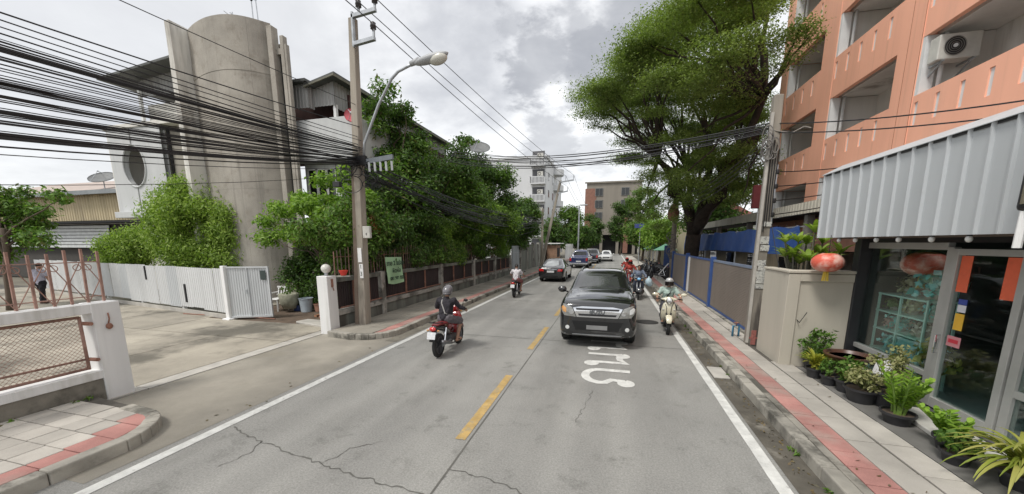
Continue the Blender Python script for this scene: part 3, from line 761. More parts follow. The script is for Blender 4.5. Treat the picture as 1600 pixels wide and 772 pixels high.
# left wing with the oval opening
YW = 14.0
def sx(x): return x * YW / 15.0
def sz(z): return 2.5 + (z - 2.5) * YW / 15.0
x0, x1, z0_, z1_ = sx(-27.1), sx(-23.1), sz(4.2), sz(8.55)
ox, oz, oa, ob = sx(-25.35), sz(6.6), .78, 1.0
mb = MB(); n = 32
vo = []; vi = []
for i in range(n):
    a = 2 * PI * i / n; c, s = math.cos(a), math.sin(a)
    vi.append((ox + oa * c, oz + ob * s))
    t = min(((x1 - ox) / c) if c > 1e-6 else ((x0 - ox) / c if c < -1e-6 else 1e9), ((z1_ - oz) / s) if s > 1e-6 else ((z0_ - oz) / s if s < -1e-6 else 1e9))
    vo.append((ox + t * c, oz + t * s))
cor = [(x1, z1_), (x0, z1_), (x0, z0_), (x1, z0_)]
for yy in (YW, YW + .22):
    k = len(mb.v); mb.v += [(x, yy, z) for x, z in vi] + [(x, yy, z) for x, z in vo] + [(x, yy, z) for x, z in cor]
    for i in range(n):
        j = (i + 1) % n; mb.f.append((k + i, k + j, k + n + j, k + n + i))
    for ci, (X_, Z_) in enumerate(cor):
        for i in range(n):
            j = (i + 1) % n; A_, B_ = vo[i], vo[j]
            if (abs(A_[0] - X_) < 1e-5 and abs(B_[1] - Z_) < 1e-5) or (abs(A_[1] - Z_) < 1e-5 and abs(B_[0] - X_) < 1e-5):
                if abs(A_[0] - B_[0]) > 1e-4 and abs(A_[1] - B_[1]) > 1e-4: mb.f.append((k + n + i, k + n + j, k + 2 * n + ci))
k = len(mb.v); mb.v += [(x, YW, z) for x, z in vi] + [(x, YW + .22, z) for x, z in vi]
for i in range(n): mb.f.append((k + i, k + (i + 1) % n, k + n + (i + 1) % n, k + n + i))
mb.build('oval_wall', m_hw, ho)
MB().torus(1, .05, (ox, YW - .01, oz), Matrix.Diagonal((oa + .02, 1, ob + .02)) @ Matrix.Rotation(PI / 2, 3, 'X'), 32, 6).build('oval_rim', m_hw, ho, smooth=True)
MB().box(ox - .02, ox + .02, YW - .03, YW, z0_, oz - ob - .05).box(ox - .02, ox + .02, YW - .03, YW, oz + ob + .05, z1_).build('groove_strip', m_clad, ho)
MB().box(x0 - .05, x0, YW, YW + 3, z0_, z1_).box(x0, x1 + 2.5, YW + 3, YW + 3.2, 0, z1_).build('wing_wall', m_raw_l, ho)
MB().box(x0 + .1, x1 + .6, YW - .3, YW + 3, z0_ - .32, z0_ - .02).build('floor_edge', m_hw, ho, bevel=.01)
MB().box(x0 + 1, x1 + 5, YW + .3, YW + .5, 0, z0_ - .35).build('wall', m_raw_l, ho)
MB().box(x0 - .2, x1 + 4.2, YW - .06, YW + 3.2, z1_ + .01, z1_ + .2).build('terrace_slab', m_raw_l, ho, bevel=.015)
MB().box(x1 + .05, -16.85, YW + .35, YW + .5, z0_, z1_).build('recessed_wall', mat('grey_render', (.30, .28, .24), .9, var=.2, streak=True), ho)
for q in (.05, 2.6): MB().box(x1 + q, x1 + q + .1, YW + .25, YW + .34, z0_, z1_ - .1).build('frame', m_black, ho)
MB().box(x1 + .1, -16.85, YW + .1, YW + .35, z0_ - .3, z0_ + .9).build('parapet', m_hw, ho)
# upper storey behind and its lean-to roof
xr0, xr1 = sx(-25.6), -16.8
MB().box(xr0 + 1.5, xr1, YW + 1.6, YW + 1.8, z1_ + .2, sz(10.6)).build('upper_wall', m_redwood, ho)
MB().box(xr0 + 1.4, xr0 + 1.52, YW - .1, YW + .02, z1_ + .2, sz(10.3)).build('post', m_white_clean, ho)
MB().box(xr0 + 1.5, xr1, YW + .2, YW + .32, z1_ + .2, z1_ + 1.0).build('parapet', m_raw_l, ho)
MB().prism([(xr0, sz(10.62)), (xr1, sz(11.25)), (xr1, sz(11.35)), (xr0, sz(10.72))], 'y', YW - .8, YW + 4).build('roof', m_roofd, ho)
mb = MB(); corrugated(mb, (xr0 + 1.4, YW), (xr1, YW), sz(9.95), sz(10.72), .2, .03, z1b=sz(11.2)); mb.build('cladding', m_clad, ho)
# aerials on the tower
ae = thing('antenna', 'thin tilted aerial on the left part of the tower roof', 'antenna', (-14.9, 13, 10.3))
MB().tube([(-14.9, 12.9, 10.3), (-14.95, 12.9, 11.5)], .02, 5).tube([(-15.3, 12.9, 11.45), (-14.6, 12.9, 11.2)], .015, 5).tube([(-15.2, 12.75, 11.5), (-15.0, 13.05, 11.3)], .012, 5).tube([(-14.9, 12.75, 11.4), (-14.7, 13.05, 11.2)], .012, 5).build('mast', m_steel, ae)
ae2 = thing('antenna', 'taller double aerial with dark heads on top of the tower', 'antenna', (-13.9, 13, 10.3))
MB().tube([(-13.95, 12.9, 10.3), (-13.95, 12.9, 11.9)], .02, 5).tube([(-13.7, 12.9, 10.3), (-13.75, 12.9, 12.1)], .02, 5).build('mast', m_steel, ae2)
MB().ell((-13.95, 12.9, 11.9), (.07, .07, .18), 8, 6).ell((-13.75, 12.9, 11.85), (.13, .06, .12), 8, 6).build('head', m_black, ae2, smooth=True)
# dishes
def dish(name_label, c, r, m, aim, mast_to=None):
    t = thing('satellite_dish', name_label, 'satellite dish', c)
    q = Vector(aim).normalized().to_track_quat('Z', 'Y').to_matrix()
    pr = [(r * k / 8, .22 * r * (k / 8) ** 2) for k in range(9)]
    pr = [(max(a, .002), b) for a, b in pr] + [(r, .22 * r + .015)] + [(max(r * k / 8, .002), .22 * r * (k / 8) ** 2 - .02) for k in range(8, -1, -1)]
    MB().lathe(pr, c, 24, q, close=False).build('reflector', m, t, smooth=True)
    tip = Vector(c) + q @ Vector((0, 0, r * .8)); mb = MB()
    for a in (0, 2.1, 4.2): mb.tube([Vector(c) + q @ Vector((r * .95 * math.cos(a), r * .95 * math.sin(a), .2 * r)), tip], .012, 5)
    mb.ell(tip, .05, 8, 6).build('feed', m_steel, t)
    MB().tube([c, mast_to or (c[0], c[1], c[2] - r * 1.3)], .03, 6).build('mast', m_steel, t); return t
dish('red round satellite dish on the balcony of the concrete house beside the left pole', (-9.80, 12.95, 7.25), .27, mat('dish_red', (.50, .10, .12), .5), (.5, -.9, .25), (-10.0, 13.4, 6.9))
dish('grey mesh satellite dish standing above the tree tops', (-8.75, 24, 8.5), .78, mat('dish_mesh', (.15, .155, .155), .6, var=.2), (.25, -.55, .8), (-8.75, 24, 6.5))
dish('grey mesh satellite dish on the roof of the yellowish warehouse', (-32.5, 17.4, 6.6), .7, mat('dish_mesh', (.4, .4, .4)), (.25, -.5, .8), (-32.5, 17.4, 5.3))

# ================================================================ WAREHOUSE, far left
wh = thing('warehouse', 'yellowish corrugated warehouse with a shallow grey roof behind the left fence', 'warehouse', (-36, 18, 0))
m_cream = mat('cream_sheet', (.50, .42, .27), .7, var=.12, scale=1.5, streak=True, col2=(.36, .30, .2))
x = -47.
while x < -28.3:
    mb = MB(); corrugated(mb, (x, 17.0), (x + 1.48, 17.0), 3.95, 5.62, .25, .04); mb.build('wall_sheet', m_cream, wh); x += 1.5
MB().box(-47, -28.3, 17.1, 27, 0, 5.6).build('wall', mat('grey_block', (.28, .26, .22), .9, streak=True), wh)
MB().prism([(16.6, 5.62), (22, 7.4), (22, 7.5), (16.6, 5.74)], 'x', -47.4, -28.0).prism([(22, 7.4), (27.4, 5.6), (27.4, 5.7), (22, 7.5)], 'x', -47.4, -28.0).build('roof', mat('pinkish_roof', (.40, .33, .29), .7, var=.2), wh)
MB().box(-47.4, -28.0, 16.5, 16.62, 5.55, 5.80).build('gutter', mat('grey_gutter', (.23, .25, .26), .6), wh)
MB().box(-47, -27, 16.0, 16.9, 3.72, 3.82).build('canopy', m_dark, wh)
for i in range(7):
    MB().box(-44, -31.5, 16.7 - .02 * i, 16.74 - .02 * i, 3.60 - .21 * i - .17, 3.60 - .21 * i).build('louvre', mat('white_louvre', (.60, .62, .62), .5), wh)
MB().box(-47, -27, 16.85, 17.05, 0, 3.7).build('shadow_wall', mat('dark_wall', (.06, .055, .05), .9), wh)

# ================================================================ ORANGE APARTMENT BLOCK, right
m_or = mat('orange_render', (.92, .47, .325), .8, var=.08, scale=.8, streak=True, col2=(.78, .42, .30), c2lo=.5, c2hi=.75, drip=.25)
m_bw = mat('balcony_white', (.70, .69, .66), .85, var=.14, scale=1.2, streak=True, col2=(.33, .31, .28))
m_jamb = mat('jamb_white', (.70, .71, .71), .7, var=.08)
ob_ = thing('apartment_block', 'orange apartment block with slotted balcony parapets on the right', 'apartment block', (9, 14, 0))
XF = 7.6
cols = [(3.9, 5.2), (8.7, 9.68), (13.1, 14.0), (17.45, 18.4), (21.55, 22.3)]
for a, b in cols: MB().box(XF, XF + .3, a, b, 0, 15.6).build('column', m_or, ob_)
levels = [3.52, 6.35, 9.18, 12.01, 14.84]
bays = [(a[1], b[0]) for a, b in zip(cols[:-1], cols[1:])]
for bi, (ya, yb) in enumerate(bays):
    for li, zt in enumerate(levels):
        zl = zt - 1.40 if li else 2.2
        mb = MB()
        mb.box(XF + .012, XF + .16, ya, yb, zl, zt - .76).box(XF + .012, XF + .16, ya, yb, zt - .18, zt)
        ns = 5 if bi < 3 else 4; w = .13; ps = [yb - .02 - .06 - k * (yb - ya - .25) / (ns - .4) for k in range(ns)]
        edges = [yb]
        for p in ps: edges += [p, p - w]
        edges.append(ya)
        for k in range(0, len(edges), 2):
            if edges[k] - edges[k + 1] > .005: mb.box(XF + .012, XF + .16, edges[k + 1], edges[k], zt - .76, zt - .18)
        mb.build('parapet', m_or, ob_)
        mb = MB()
        for p in ps: mb.box(XF + .045, XF + .06, p - w - .02, p + .02, zt - .78, zt - .16)
        mb.build('slot_lining', m_jamb, ob_)
        zc = zt + 1.43
        MB().box(XF + .3, XF + 1.6, ya, yb, zl + .01, zl + .14).build('floor_slab', m_bw, ob_)
        MB().box(XF + 1.5, XF + 1.65, ya - .2, yb + .2, zl + .15, zc + .2).build('back_wall', m_bw, ob_)
        MB().box(XF + .3, XF + 1.5, yb + .02, yb + .14, zl + .15, zc).build('party_wall', m_bw, ob_); MB().box(XF + .3, XF + 1.5, ya - .14, ya - .02, zl + .15, zc).build('party_wall', m_bw, ob_)
        MB().box(XF + .02, XF + .3, yb - .12, yb - .003, zt + .004, zc - .01).build('jamb', m_jamb, ob_)
        MB().tube([(XF + .40, yb - .15, zt - .3), (XF + .40, yb - .15, zc)], .05, 8).build('drain_pipe', m_jamb, ob_, smooth=True)
        # door and window in the back wall
        yc = ya + .95; wz = zl + .15
        w_ = MB().box(XF + 1.44, XF + 1.5, yc - .5, yc + .42, wz + .0, wz + 2.1).build('door', m_jamb, ob_)
        MB().box(XF + 1.425, XF + 1.45, yc - .44, yc - .04, wz + 1.0, wz + 2.0).build('pane', m_tint, w_)
        w_ = MB().box(XF + 1.45, XF + 1.5, yc + .6, yc + 1.5, wz + .95, wz + 2.1).build('window', m_jamb, ob_)
        MB().box(XF + 1.43, XF + 1.46, yc + .66, yc + 1.03, wz + 1.0, wz + 2.05).box(XF + 1.43, XF + 1.46, yc + 1.08, yc + 1.45, wz + 1.0, wz + 2.05).build('pane', m_tint, w_)
MB().box(XF + 1.65, 17, 3.9, 22.3, 0, 15.6).build('core', m_bw, ob_)
MB().box(XF + .3, XF + 1.65, 21.9, 22.3, 0, 15.6).build('end_wall', m_or, ob_)
MB().box(XF - .1, 17.1, 3.8, 22.4, 15.6, 15.9).build('roof_edge', m_or, ob_)
for ya in (13.12, 13.6): MB().box(XF - .003, XF + .02, ya - .008, ya + .008, 3.5, 15.5).build('expansion_joint', mat('joint_brown', (.40, .16, .10), .9), ob_)
def aircon(c, label, rz=0.):
    t = thing('air_conditioner', label, 'air conditioner', c, rz); x, y, z = 0, 0, 0
    MB().box(x - .16, x + .16, y - .42, y + .42, z, z + .58).build('casing', mat('aircon_casing', (.55, .54, .50), .6), t, bevel=.02, seg=2, world=False)
    q = Matrix.Rotation(PI / 2, 3, 'Y')
    fan = MB().torus(.215, .012, (x - .165, y + .1, z + .29), q, 22, 6)
    for rr in (.17, .125, .08, .04): fan.torus(rr, .005, (x - .17, y + .1, z + .29), q, 18, 4)
    MB().lathe([(.21, 0), (.21, .01)], (x - .168, y + .1, z + .29), 22, q).build('fan_recess', m_black, t, world=False)
    fan.build('fan_grille', mat('grille_grey', (.25, .24, .22), .6), t, world=False)
    MB().lathe([(.045, 0), (.045, .02)], (x - .19, y + .1, z + .29), 12, q).build('hub', m_jamb, t, world=False)
    MB().bar((x - .2, y - .3, z - .03), (x + .3, y - .3, z - .03), .04, .04).bar((x - .2, y + .3, z - .03), (x + .3, y + .3, z - .03), .04, .04).bar((x - .15, y - .3, z - .04), (x + .3, y - .3, z - .3), .03, .03).bar((x - .15, y + .3, z - .04), (x + .3, y + .3, z - .3), .03, .03).build('bracket', m_steel, t, world=False)
    return t
aircon((8.08, 12.74, 7.02), 'grey outdoor air conditioner unit in the nearest open balcony of the orange block', PI / 2)

# ================================================================ FLOWER SHOP, right
sh = thing('flower_shop', 'glass fronted flower shop with grey aluminium frames under the metal awning', 'shop', (5.5, 6.5, 0))
XS = 4.45
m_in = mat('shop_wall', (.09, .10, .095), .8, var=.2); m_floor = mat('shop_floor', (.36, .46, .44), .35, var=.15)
MB().box(XS + .05, 7.35, 2.2, 8.25, .12, .2).build('floor', m_floor, sh)
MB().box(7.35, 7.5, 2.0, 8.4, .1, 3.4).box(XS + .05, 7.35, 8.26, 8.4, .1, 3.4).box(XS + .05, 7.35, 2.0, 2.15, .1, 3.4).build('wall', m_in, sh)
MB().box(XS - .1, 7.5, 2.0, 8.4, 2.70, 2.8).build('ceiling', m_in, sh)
MB().box(XS - .1, 7.58, 2.0, 8.4, 3.4, 3.5).build('roof', m_steel, sh)
MB().box(4.30, 4.50, 8.07, 8.25, .1, 2.69).build('corner_column', mat('black_steel', (.025, .025, .028), .5), sh, bevel=.01)
MB().box(XS - .06, XS + .08, 2.0, 8.24, 2.50, 2.70).build('header', m_black, sh)
MB().box(XS - .10, XS + .06, 2.0, 8.24, .10, .21).build('plinth', mat('plinth_grey', (.10, .095, .10), .8), sh)
fx0, fx1 = XS - .03, XS + .05
fr = MB()
for y in (8.17, 6.40): fr.box(fx0, fx1, y - .05, y + .05, .22, 2.44)
fr.box(fx0, fx1, 6.45, 8.12, 2.40, 2.50).box(fx0, fx1, 6.45, 8.12, .60, .68).box(fx0, fx1, 6.45, 8.12, .215, .28)
fr.box(fx0, fx1, 8.12, 8.22, 2.44, 2.5)
fr.build('window_frame', m_alu, sh, bevel=.004)
MB().box(XS, XS + .012, 6.45, 8.12, .68, 2.40).build('pane', m_glass, sh); MB().box(XS, XS + .012, 6.45, 8.12, .28, .60).build('pane', m_glass, sh)
fr = MB()
for y in (5.28, 4.3, 3.3, 2.3): fr.box(fx0, fx1, y - .05, y + .05, .22, 2.44)
fr.box(fx0, fx1, 2.0, 5.23, 2.44, 2.50).box(fx0 + .004, fx1 - .004, 2.0, 5.23, .78, .86).box(fx0 + .004, fx1 - .004, 2.0, 5.23, .215, .28)
fr.build('window_frame', m_alu, sh)
for a, b in ((4.35, 5.23), (3.35, 4.25), (2.35, 3.25)):
    MB().box(XS, XS + .012, a, b, .86, 2.44).build('pane', m_glass, sh); MB().box(XS, XS + .012, a, b, .28, .78).build('pane', m_glass, sh)
dr = MB().box(fx0 - .02, fx1 - .02, 5.35, 5.44, .235, 2.42).box(fx0 - .02, fx1 - .02, 6.24, 6.335, .235, 2.42).box(fx0 - .02, fx1 - .02, 5.44, 6.24, 2.34, 2.42).box(fx0 - .02, fx1 - .02, 5.44, 6.24, .235, .37).build('door', m_alu, sh, bevel=.004)
MB().box(XS - .015, XS - .003, 5.44, 6.24, .37, 2.34).build('pane', m_glass, dr)
MB().tube([(XS - .05, 6.27, 1.25), (XS - .11, 6.25, 1.25), (XS - .11, 6.25, 1.0), (XS - .05, 6.27, 1.0)], .012, 6).box(XS - .07, XS - .05, 6.27, 6.32, 1.05, 1.2).build('handle', m_chrome, dr)
def sticker(y0, y1, z0, z1, m, name='sticker'): return MB().box(XS - .021, XS - .0165, y0, y1, z0, z1).build(name, m, dr)
m_sor = mat('red_paper', (.80, .15, .07), .7, var=.1, scale=8)
sticker(6.06, 6.22, 1.86, 2.33, m_sor, 'red_banner'); sticker(5.46, 5.63, 1.84, 2.33, m_sor, 'red_banner')
sticker(6.02, 6.14, 1.72 - .02, 1.77, mat('st_blue', (.05, .08, .35))); sticker(6.02, 6.14, 1.60, 1.695, mat('st_white', (.7, .7, .75))); sticker(6.02, 6.15, 1.36, 1.58, mat('st_yellow', (.80, .47, .05))); sticker(6.0, 6.2, 1.13, 1.27, mat('st_pink', (.72, .30, .33)))
MB().box(XS - .025, XS - .021, 6.03, 6.17, 1.18, 1.23).build('sticker', mat('st_red', (.7, .05, .08)), dr)
MS = Matrix(((0, 0, -1, 0), (-1, 0, 0, 0), (0, 1, 0, 0), (0, 0, 0, 1)))   # text facing -X
# shelves and flowers indoors
m_mint = mat('mint_paint', (.50, .78, .71), .5, var=.08)
sf = thing('flower_rack', 'mint green metal rack of pots and paper flowers behind the left shop window', 'rack', (5.0, 7.2, .2))
for y in (7.03, 7.58, 8.1):
    for x in (4.72, 5.08): MB().box(x - .014, x + .014, y - .014, y + .014, .2, 1.62).build('upright', m_mint, sf)
for z in (.62, .98, 1.3, 1.6): MB().box(4.70, 5.10, 7.01, 8.12, z - .012, z + .012).build('shelf', m_mint, sf)
def bouquet(c, r, cols, n, label, sd):
    t = thing('flower_arrangement', label, 'flowers', c)
    rg = np.random.default_rng(sd)
    V = leaf_verts(rg, [(c[0], c[1], c[2] + r * .9)], [(r, r, r)], [n], r * .42, .3, .4, .8)
    fast_mesh('blooms', V, 4, leafmat(f'bloom_{sd}', cols, .2), t)
    MB().lathe([(r * .35, 0), (r * .5, r * .5), (r * .42, r * .55)], c, 12).build('pot', mat('pale_pot', (.45, .43, .38), .6), t, smooth=True)
teal = [(.10, .55, .60), (.25, .75, .78), (.5, .85, .86)]
bouquet((4.88, 7.18, 1.62), .27, teal, 160, 'tall turquoise paper flowers on top of the mint rack', 31)
bouquet((4.9, 7.72, 1.62), .19, [(.3, .32, .2), (.5, .45, .3), (.55, .55, .45)], 120, 'beige dried flowers on top of the mint rack', 32)
bouquet((4.88, 7.75, .99), .17, teal, 120, 'turquoise flowers on the middle shelf of the mint rack', 33)
bouquet((4.88, 7.3, .99), .16, [(.45, .45, .4), (.6, .6, .55)], 110, 'white flowers on the middle shelf of the mint rack', 34)
bouquet((4.75, 6.75, .6), .26, [(.3, .32, .1), (.42, .4, .12), (.2, .25, .08)], 150, 'yellowish plant right of the mint rack in the left shop window', 35)
bouquet((5.3, 5.55, .95), .24, teal, 150, 'turquoise flowers on the table seen through the shop door', 36)
bouquet((5.8, 6.1, 1.2), .3, [(.08, .12, .06), (.12, .2, .1)], 160, 'dark green plant deep inside behind the shop door', 37)
bx_ = thing('flower_box', 'turquoise gift box on the low shelf of the mint rack', 'box', (5.0, 7.1, .64)); MB().box(4.73, 5.05, 7.1, 7.52, .635, .9).build('box', mat('aqua_card', (.20, .48, .48), .6), bx_); MB().box(4.72, 5.06, 7.09, 7.53, .9, .94).build('lid', mat('aqua_card2', (.32, .58, .58), .6), bx_)
tb = thing('display_table', 'white clothed display table seen through the shop door', 'table', (5.4, 5.5, .2))
MB().box(5.05, 5.75, 5.2, 6.0, .88, .92).build('top', m_mint, tb); MB().lathe([(.36, 0), (.33, .3), (.22, .62)], (5.4, 5.55, .25), 20).build('cloth', mat('white_lace', (.42, .45, .43), .8), tb, smooth=True)
for (x, y) in ((5.08, 5.23), (5.08, 5.97), (5.72, 5.23), (5.72, 5.97)): MB().box(x - .02, x + .02, y - .02, y + .02, .2, .88).build('leg', m_mint, tb)
cb = thing('mint_cabinet', 'pale mint cabinet at the back of the shop', 'cabinet', (6.6, 4.8, .2)); MB().box(6.4, 6.9, 3.2, 5.0, .2, 1.5).build('body', m_mint, cb)
for k in range(3): MB().box(6.38, 6.4, 3.25 + k * .6, 3.8 + k * .6, .3, 1.4).build('door', mat('mint_dark', (.22, .4, .36), .5), cb)
def lantern(c, label, sc=1.0, lit=1):
    t = thing('paper_lantern', label, 'lantern', c); x, y, z = c
    prof = []
    for k in range(25):
        a = -1.25 + 2.5 * k / 24; prof.append(((.30 + .008 * (k % 2)) * sc * math.cos(a) + .02, .235 * sc * math.sin(a)))
    MB().lathe(prof, c, 24).build('body', mat('lantern_red', (.66, .11, .065), .5, var=.12, scale=6, col2=(.80, .52, .44), c2lo=.42, c2hi=.66), t, smooth=True)
    MB().lathe([(.1 * sc, .19 * sc), (.1 * sc, .225 * sc)], c, 14).lathe([(.1 * sc, -.225 * sc), (.1 * sc, -.19 * sc)], c, 14).build('collar', mat('lantern_gold', (.65, .42, .08), .4), t)
    mb = MB()
    for k in range(9):
        a = k * .7; mb.tube([(x + .03 * math.cos(a), y + .03 * math.sin(a), z - .22 * sc), (x + .045 * math.cos(a), y + .045 * math.sin(a), z - .46 * sc)], .008, 4)
    mb.build('tassel', mat('tassel_yellow', (.75, .55, .08), .7), t)
    MB().tube([(x, y, z + .22 * sc), (x, y, z + .48)], .005, 5).build('cord', m_black, t); return t
lantern((3.72, 7.84, 2.15), 'big red paper lantern with a yellow tassel hanging at the awning corner', .72)
lantern((4.85, 7.45, 2.16), 'darker red lantern hanging inside the shop behind the left window', .85)

# awning of ribbed sheets
aw = thing('metal_awning', 'grey ribbed metal awning fascia above the shop front', 'awning', (3.8, 6, 2.6))
m_awn = mat('awning_sheet', (.52, .545, .56), .45, .2, var=.1, scale=1.2, streak=True, col2=(.46, .48, .49), drip=.25)
XA0, XA1, ZA0, ZA1 = 3.75, 3.73, 2.585, 3.72
y = 8.33; pw = .262
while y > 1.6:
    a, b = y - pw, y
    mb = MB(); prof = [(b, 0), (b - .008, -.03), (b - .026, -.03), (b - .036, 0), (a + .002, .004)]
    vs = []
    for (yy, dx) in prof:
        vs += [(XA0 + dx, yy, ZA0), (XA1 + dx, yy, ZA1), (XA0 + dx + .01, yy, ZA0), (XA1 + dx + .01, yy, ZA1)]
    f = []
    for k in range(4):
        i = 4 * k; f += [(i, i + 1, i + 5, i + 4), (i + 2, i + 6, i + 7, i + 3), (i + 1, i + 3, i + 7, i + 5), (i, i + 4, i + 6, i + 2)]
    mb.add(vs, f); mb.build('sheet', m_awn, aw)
    MB().box(XA1 - .012, XA1 - .002, a + .012, b - .05, ZA1 - .035, ZA1 - .004).build('gap_shadow', m_black, aw); y -= pw  # black strips stand in for the shade under the flashing between ribs
MB().prism([(XA1 - .04, ZA1 - .005), (XA1 - .035, ZA1 + .005), (XA1 + .25, ZA1 + .16), (XA1 + .26, ZA1 + .13), (XA1 + .0, ZA1 - .005)], 'y', 1.6, 8.36).build('flashing', m_awn, aw)
mb = MB(); corrugated(mb, (XA1 + .02, 8.335), (4.6, 8.335), ZA0, ZA1 + .02, .25, .02); mb.build('end_sheet', m_awn, aw)
MB().prism([(XA1 + .25, ZA1 + .12), (7.4, ZA1 + .28), (7.4, ZA1 + .33), (XA1 + .25, ZA1 + .16)], 'y', 1.6, 8.38).build('roof_sheet', m_awn, aw)
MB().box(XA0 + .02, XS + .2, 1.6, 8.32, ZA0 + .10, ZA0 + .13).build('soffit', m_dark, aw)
MB().box(XA0 + .02, XA0 + .08, 1.6, 8.32, ZA0 + .0, ZA0 + .05).box(XA0 + .3, XA0 + .36, 1.6, 8.32, ZA0 - .02, ZA0 + .09).build('purlin', mat('purlin_brown', (.20, .16, .13), .7), aw)
for i, y in enumerate((7.75, 7.3, 6.8, 6.35, 5.8, 5.3)):
    bu = thing('festoon_bulb', 'clear bulb under the awning edge, ' + ('nearest the red lantern', 'second from the red lantern', 'third from the red lantern', 'third from the hanging sign', 'second from the hanging sign', 'nearest the hanging sign')[i], 'bulb', (3.8, y, 2.54), group='bulbs strung under the awning')
    MB().lathe([(.022, 2.57), (.022, 2.60)], (3.80, y, 0), 8).build('socket', m_black, bu); MB().ell((3.80, y, 2.54), (.032, .032, .04), 10, 6).build('glass', mat('bulb_glass', (.6, .6, .58), .15), bu, smooth=True)
sb = thing('hanging_sign', 'dark framed hanging sign box at the right end of the awning', 'sign', (3.55, 4.3, 3.1))
MB().box(3.54, 3.62, 3.95, 4.56, 2.78, 3.42).build('frame', m_black, sb, bevel=.05, seg=3); MB().box(3.53, 3.545, 4.02, 4.50, 2.84, 3.36).build('face', mat('sign_face', (.20, .18, .13), .4, var=.5, scale=6, col2=(.05, .05, .05)), sb)
MB().tube([(3.58, 4.5, 2.45), (3.58, 4.5, 2.78)], .03, 8).build('bracket', m_white_clean, sb)

# ================================================================ BEIGE WALL AND BLUE GATE
gw = thing('garden_wall', 'beige rendered wall with a recessed panel between the right pole and the shop', 'wall', (3.6, 8.4, 0))
m_beige = mat('beige_render', (.47, .435, .365), .85, var=.12, scale=1.1, streak=True, col2=(.30, .27, .23), c2lo=.58, c2hi=.8, bump=.2)
MB().box(3.27, 3.42, 8.24, 9.28, .1, 1.93).build('side_wall', m_beige, gw, bevel=.008)
MB().box(3.25, 4.295, 8.10, 8.238, .1, 1.93).build('front_wall', m_beige, gw)
MB().box(3.25, 3.45, 8.065, 8.10, .1, 1.92).box(3.45, 4.29, 8.065, 8.10, 1.78, 1.92).build('raised_border', m_beige, gw, bevel=.006)
MB().box(3.23, 4.295, 8.05, 8.3, 1.932, 1.985).box(3.25, 3.44, 8.3, 9.3, 1.932, 1.98).build('coping', m_beige, gw, bevel=.01)
m_blue = mat('blue_paint', (.035, .085, .26), .5, var=.2, scale=4, col2=(.06, .09, .17))
m_bpanel = mat('brown_mesh_panel', (.23, .195, .165), .75, var=.12, scale=1.5, streak=True, col2=(.22, .19, .16), c2lo=.5, c2hi=.8)
bg_ = thing('blue_gate', 'long gate of brown mesh panels on blue posts along the right pavement', 'gate', (3.52, 15, .15))
yb = [9.5, 14.7, 19.4, 23.6]
for i, (a, b) in enumerate(zip(yb[:-1], yb[1:])):
    mb = MB(); z = .27
    while z < 1.80: mb.box(3.515, 3.545, a + .02, b - .02, z, z + .036); z += .045
    mb.box(3.53, 3.54, a + .02, b - .02, .26, 1.82)
    mb.build('mesh_panel', m_bpanel, bg_)
    MB().box(3.50, 3.56, a, b - .09, 1.83, 1.90).build('top_rail', (m_blue if i else mat('pale_blue_paint', (.20, .25, .34), .5)), bg_); MB().box(3.50, 3.56, a, b - .09, .2, .26).build('bottom_rail', m_blue, bg_)
for y in (14.7, 19.4, 23.6): MB().box(3.44, 3.60, y - .085, y + .085, .13, 2.0).build('post', m_blue, bg_, bevel=.01)
MB().box(3.45, 3.52, 18.7, 18.8, .2, 1.85).build('slide_bar', m_white, bg_)
MB().box(3.42, 3.6, 9.5, 24, .12, .19).build('track', m_kerb, bg_)
hyd = thing('water_valve', 'small blue water valve beside the foot of the right pole', 'valve', (3.12, 10.2, .15))
MB().tube([(3.2, 10.3, .15), (3.2, 10.3, .42), (3.05, 10.25, .42), (3.05, 10.25, .15)], .025, 8).build('pipe', mat('pvc_blue', (.06, .22, .36), .5), hyd, smooth=True); MB().torus(.05, .012, (3.12, 10.27, .5), None, 12, 6).cyl((3.12, 10.27, .42), (3.12, 10.27, .5), .012).build('wheel', m_rust, hyd)
# blue tarpaulin and white canopy behind the gate
tp = thing('blue_tarpaulin', 'long blue tarpaulin stretched behind the brown gate', 'tarpaulin', (5.2, 20, 1.4))
v = []; nu = 50
for i in range(nu + 1):
    for j in range(5):
        y = 12.6 + 17.5 * i / nu; z = (2.12 - .0 * i / nu) + (.86) * j / 4 - .04 * math.sin(i * .9) * (j == 4); v.append((5.2 + .05 * math.sin(i * 1.7 + j) + .03 * math.sin(i * .5), y, z - .55 * max(0, i / nu - .5) * (1 - j / 4)))
f = [(i * 5 + j, (i + 1) * 5 + j, (i + 1) * 5 + j + 1, i * 5 + j + 1) for i in range(nu) for j in range(4)]
MB().add(v, f).add([(x + .01, y, z) for x, y, z in v], [tuple(reversed(q)) for q in f]).build('sheet', mat('tarp_blue', (.03, .095, .33), .5, var=.2, scale=1.4, streak=True), tp, smooth=True)
for y in (13, 18.5, 24, 29.5): MB().tube([(5.28, y, 0), (5.28, y, 3.0)], .035, 6).build('pole', m_steel, tp)
MB().tube([(5.27, 12.6, 2.95), (5.27, 30, 2.95)], .025, 6).build('top_bar', m_steel, tp)
yw = thing('yard_wall', 'low dull yellow building wall behind the blue gate', 'wall', (5.9, 18, 0))
MB().box(5.8, 6.0, 12, 31, 0, 2.2).build('wall', mat('ochre_wall', (.25, .21, .145), .9, var=.2, streak=True), yw)
for k in range(5): MB().box(5.77, 5.8, 14 + 3.2 * k, 15.3 + 3.2 * k, 1.0, 2.0).build('window', m_tint, yw)
cn = thing('canopy', 'cream canopy roof with a ribbed fascia in front of the orange block', 'canopy', (6.6, 18, 0))
y = 9.2
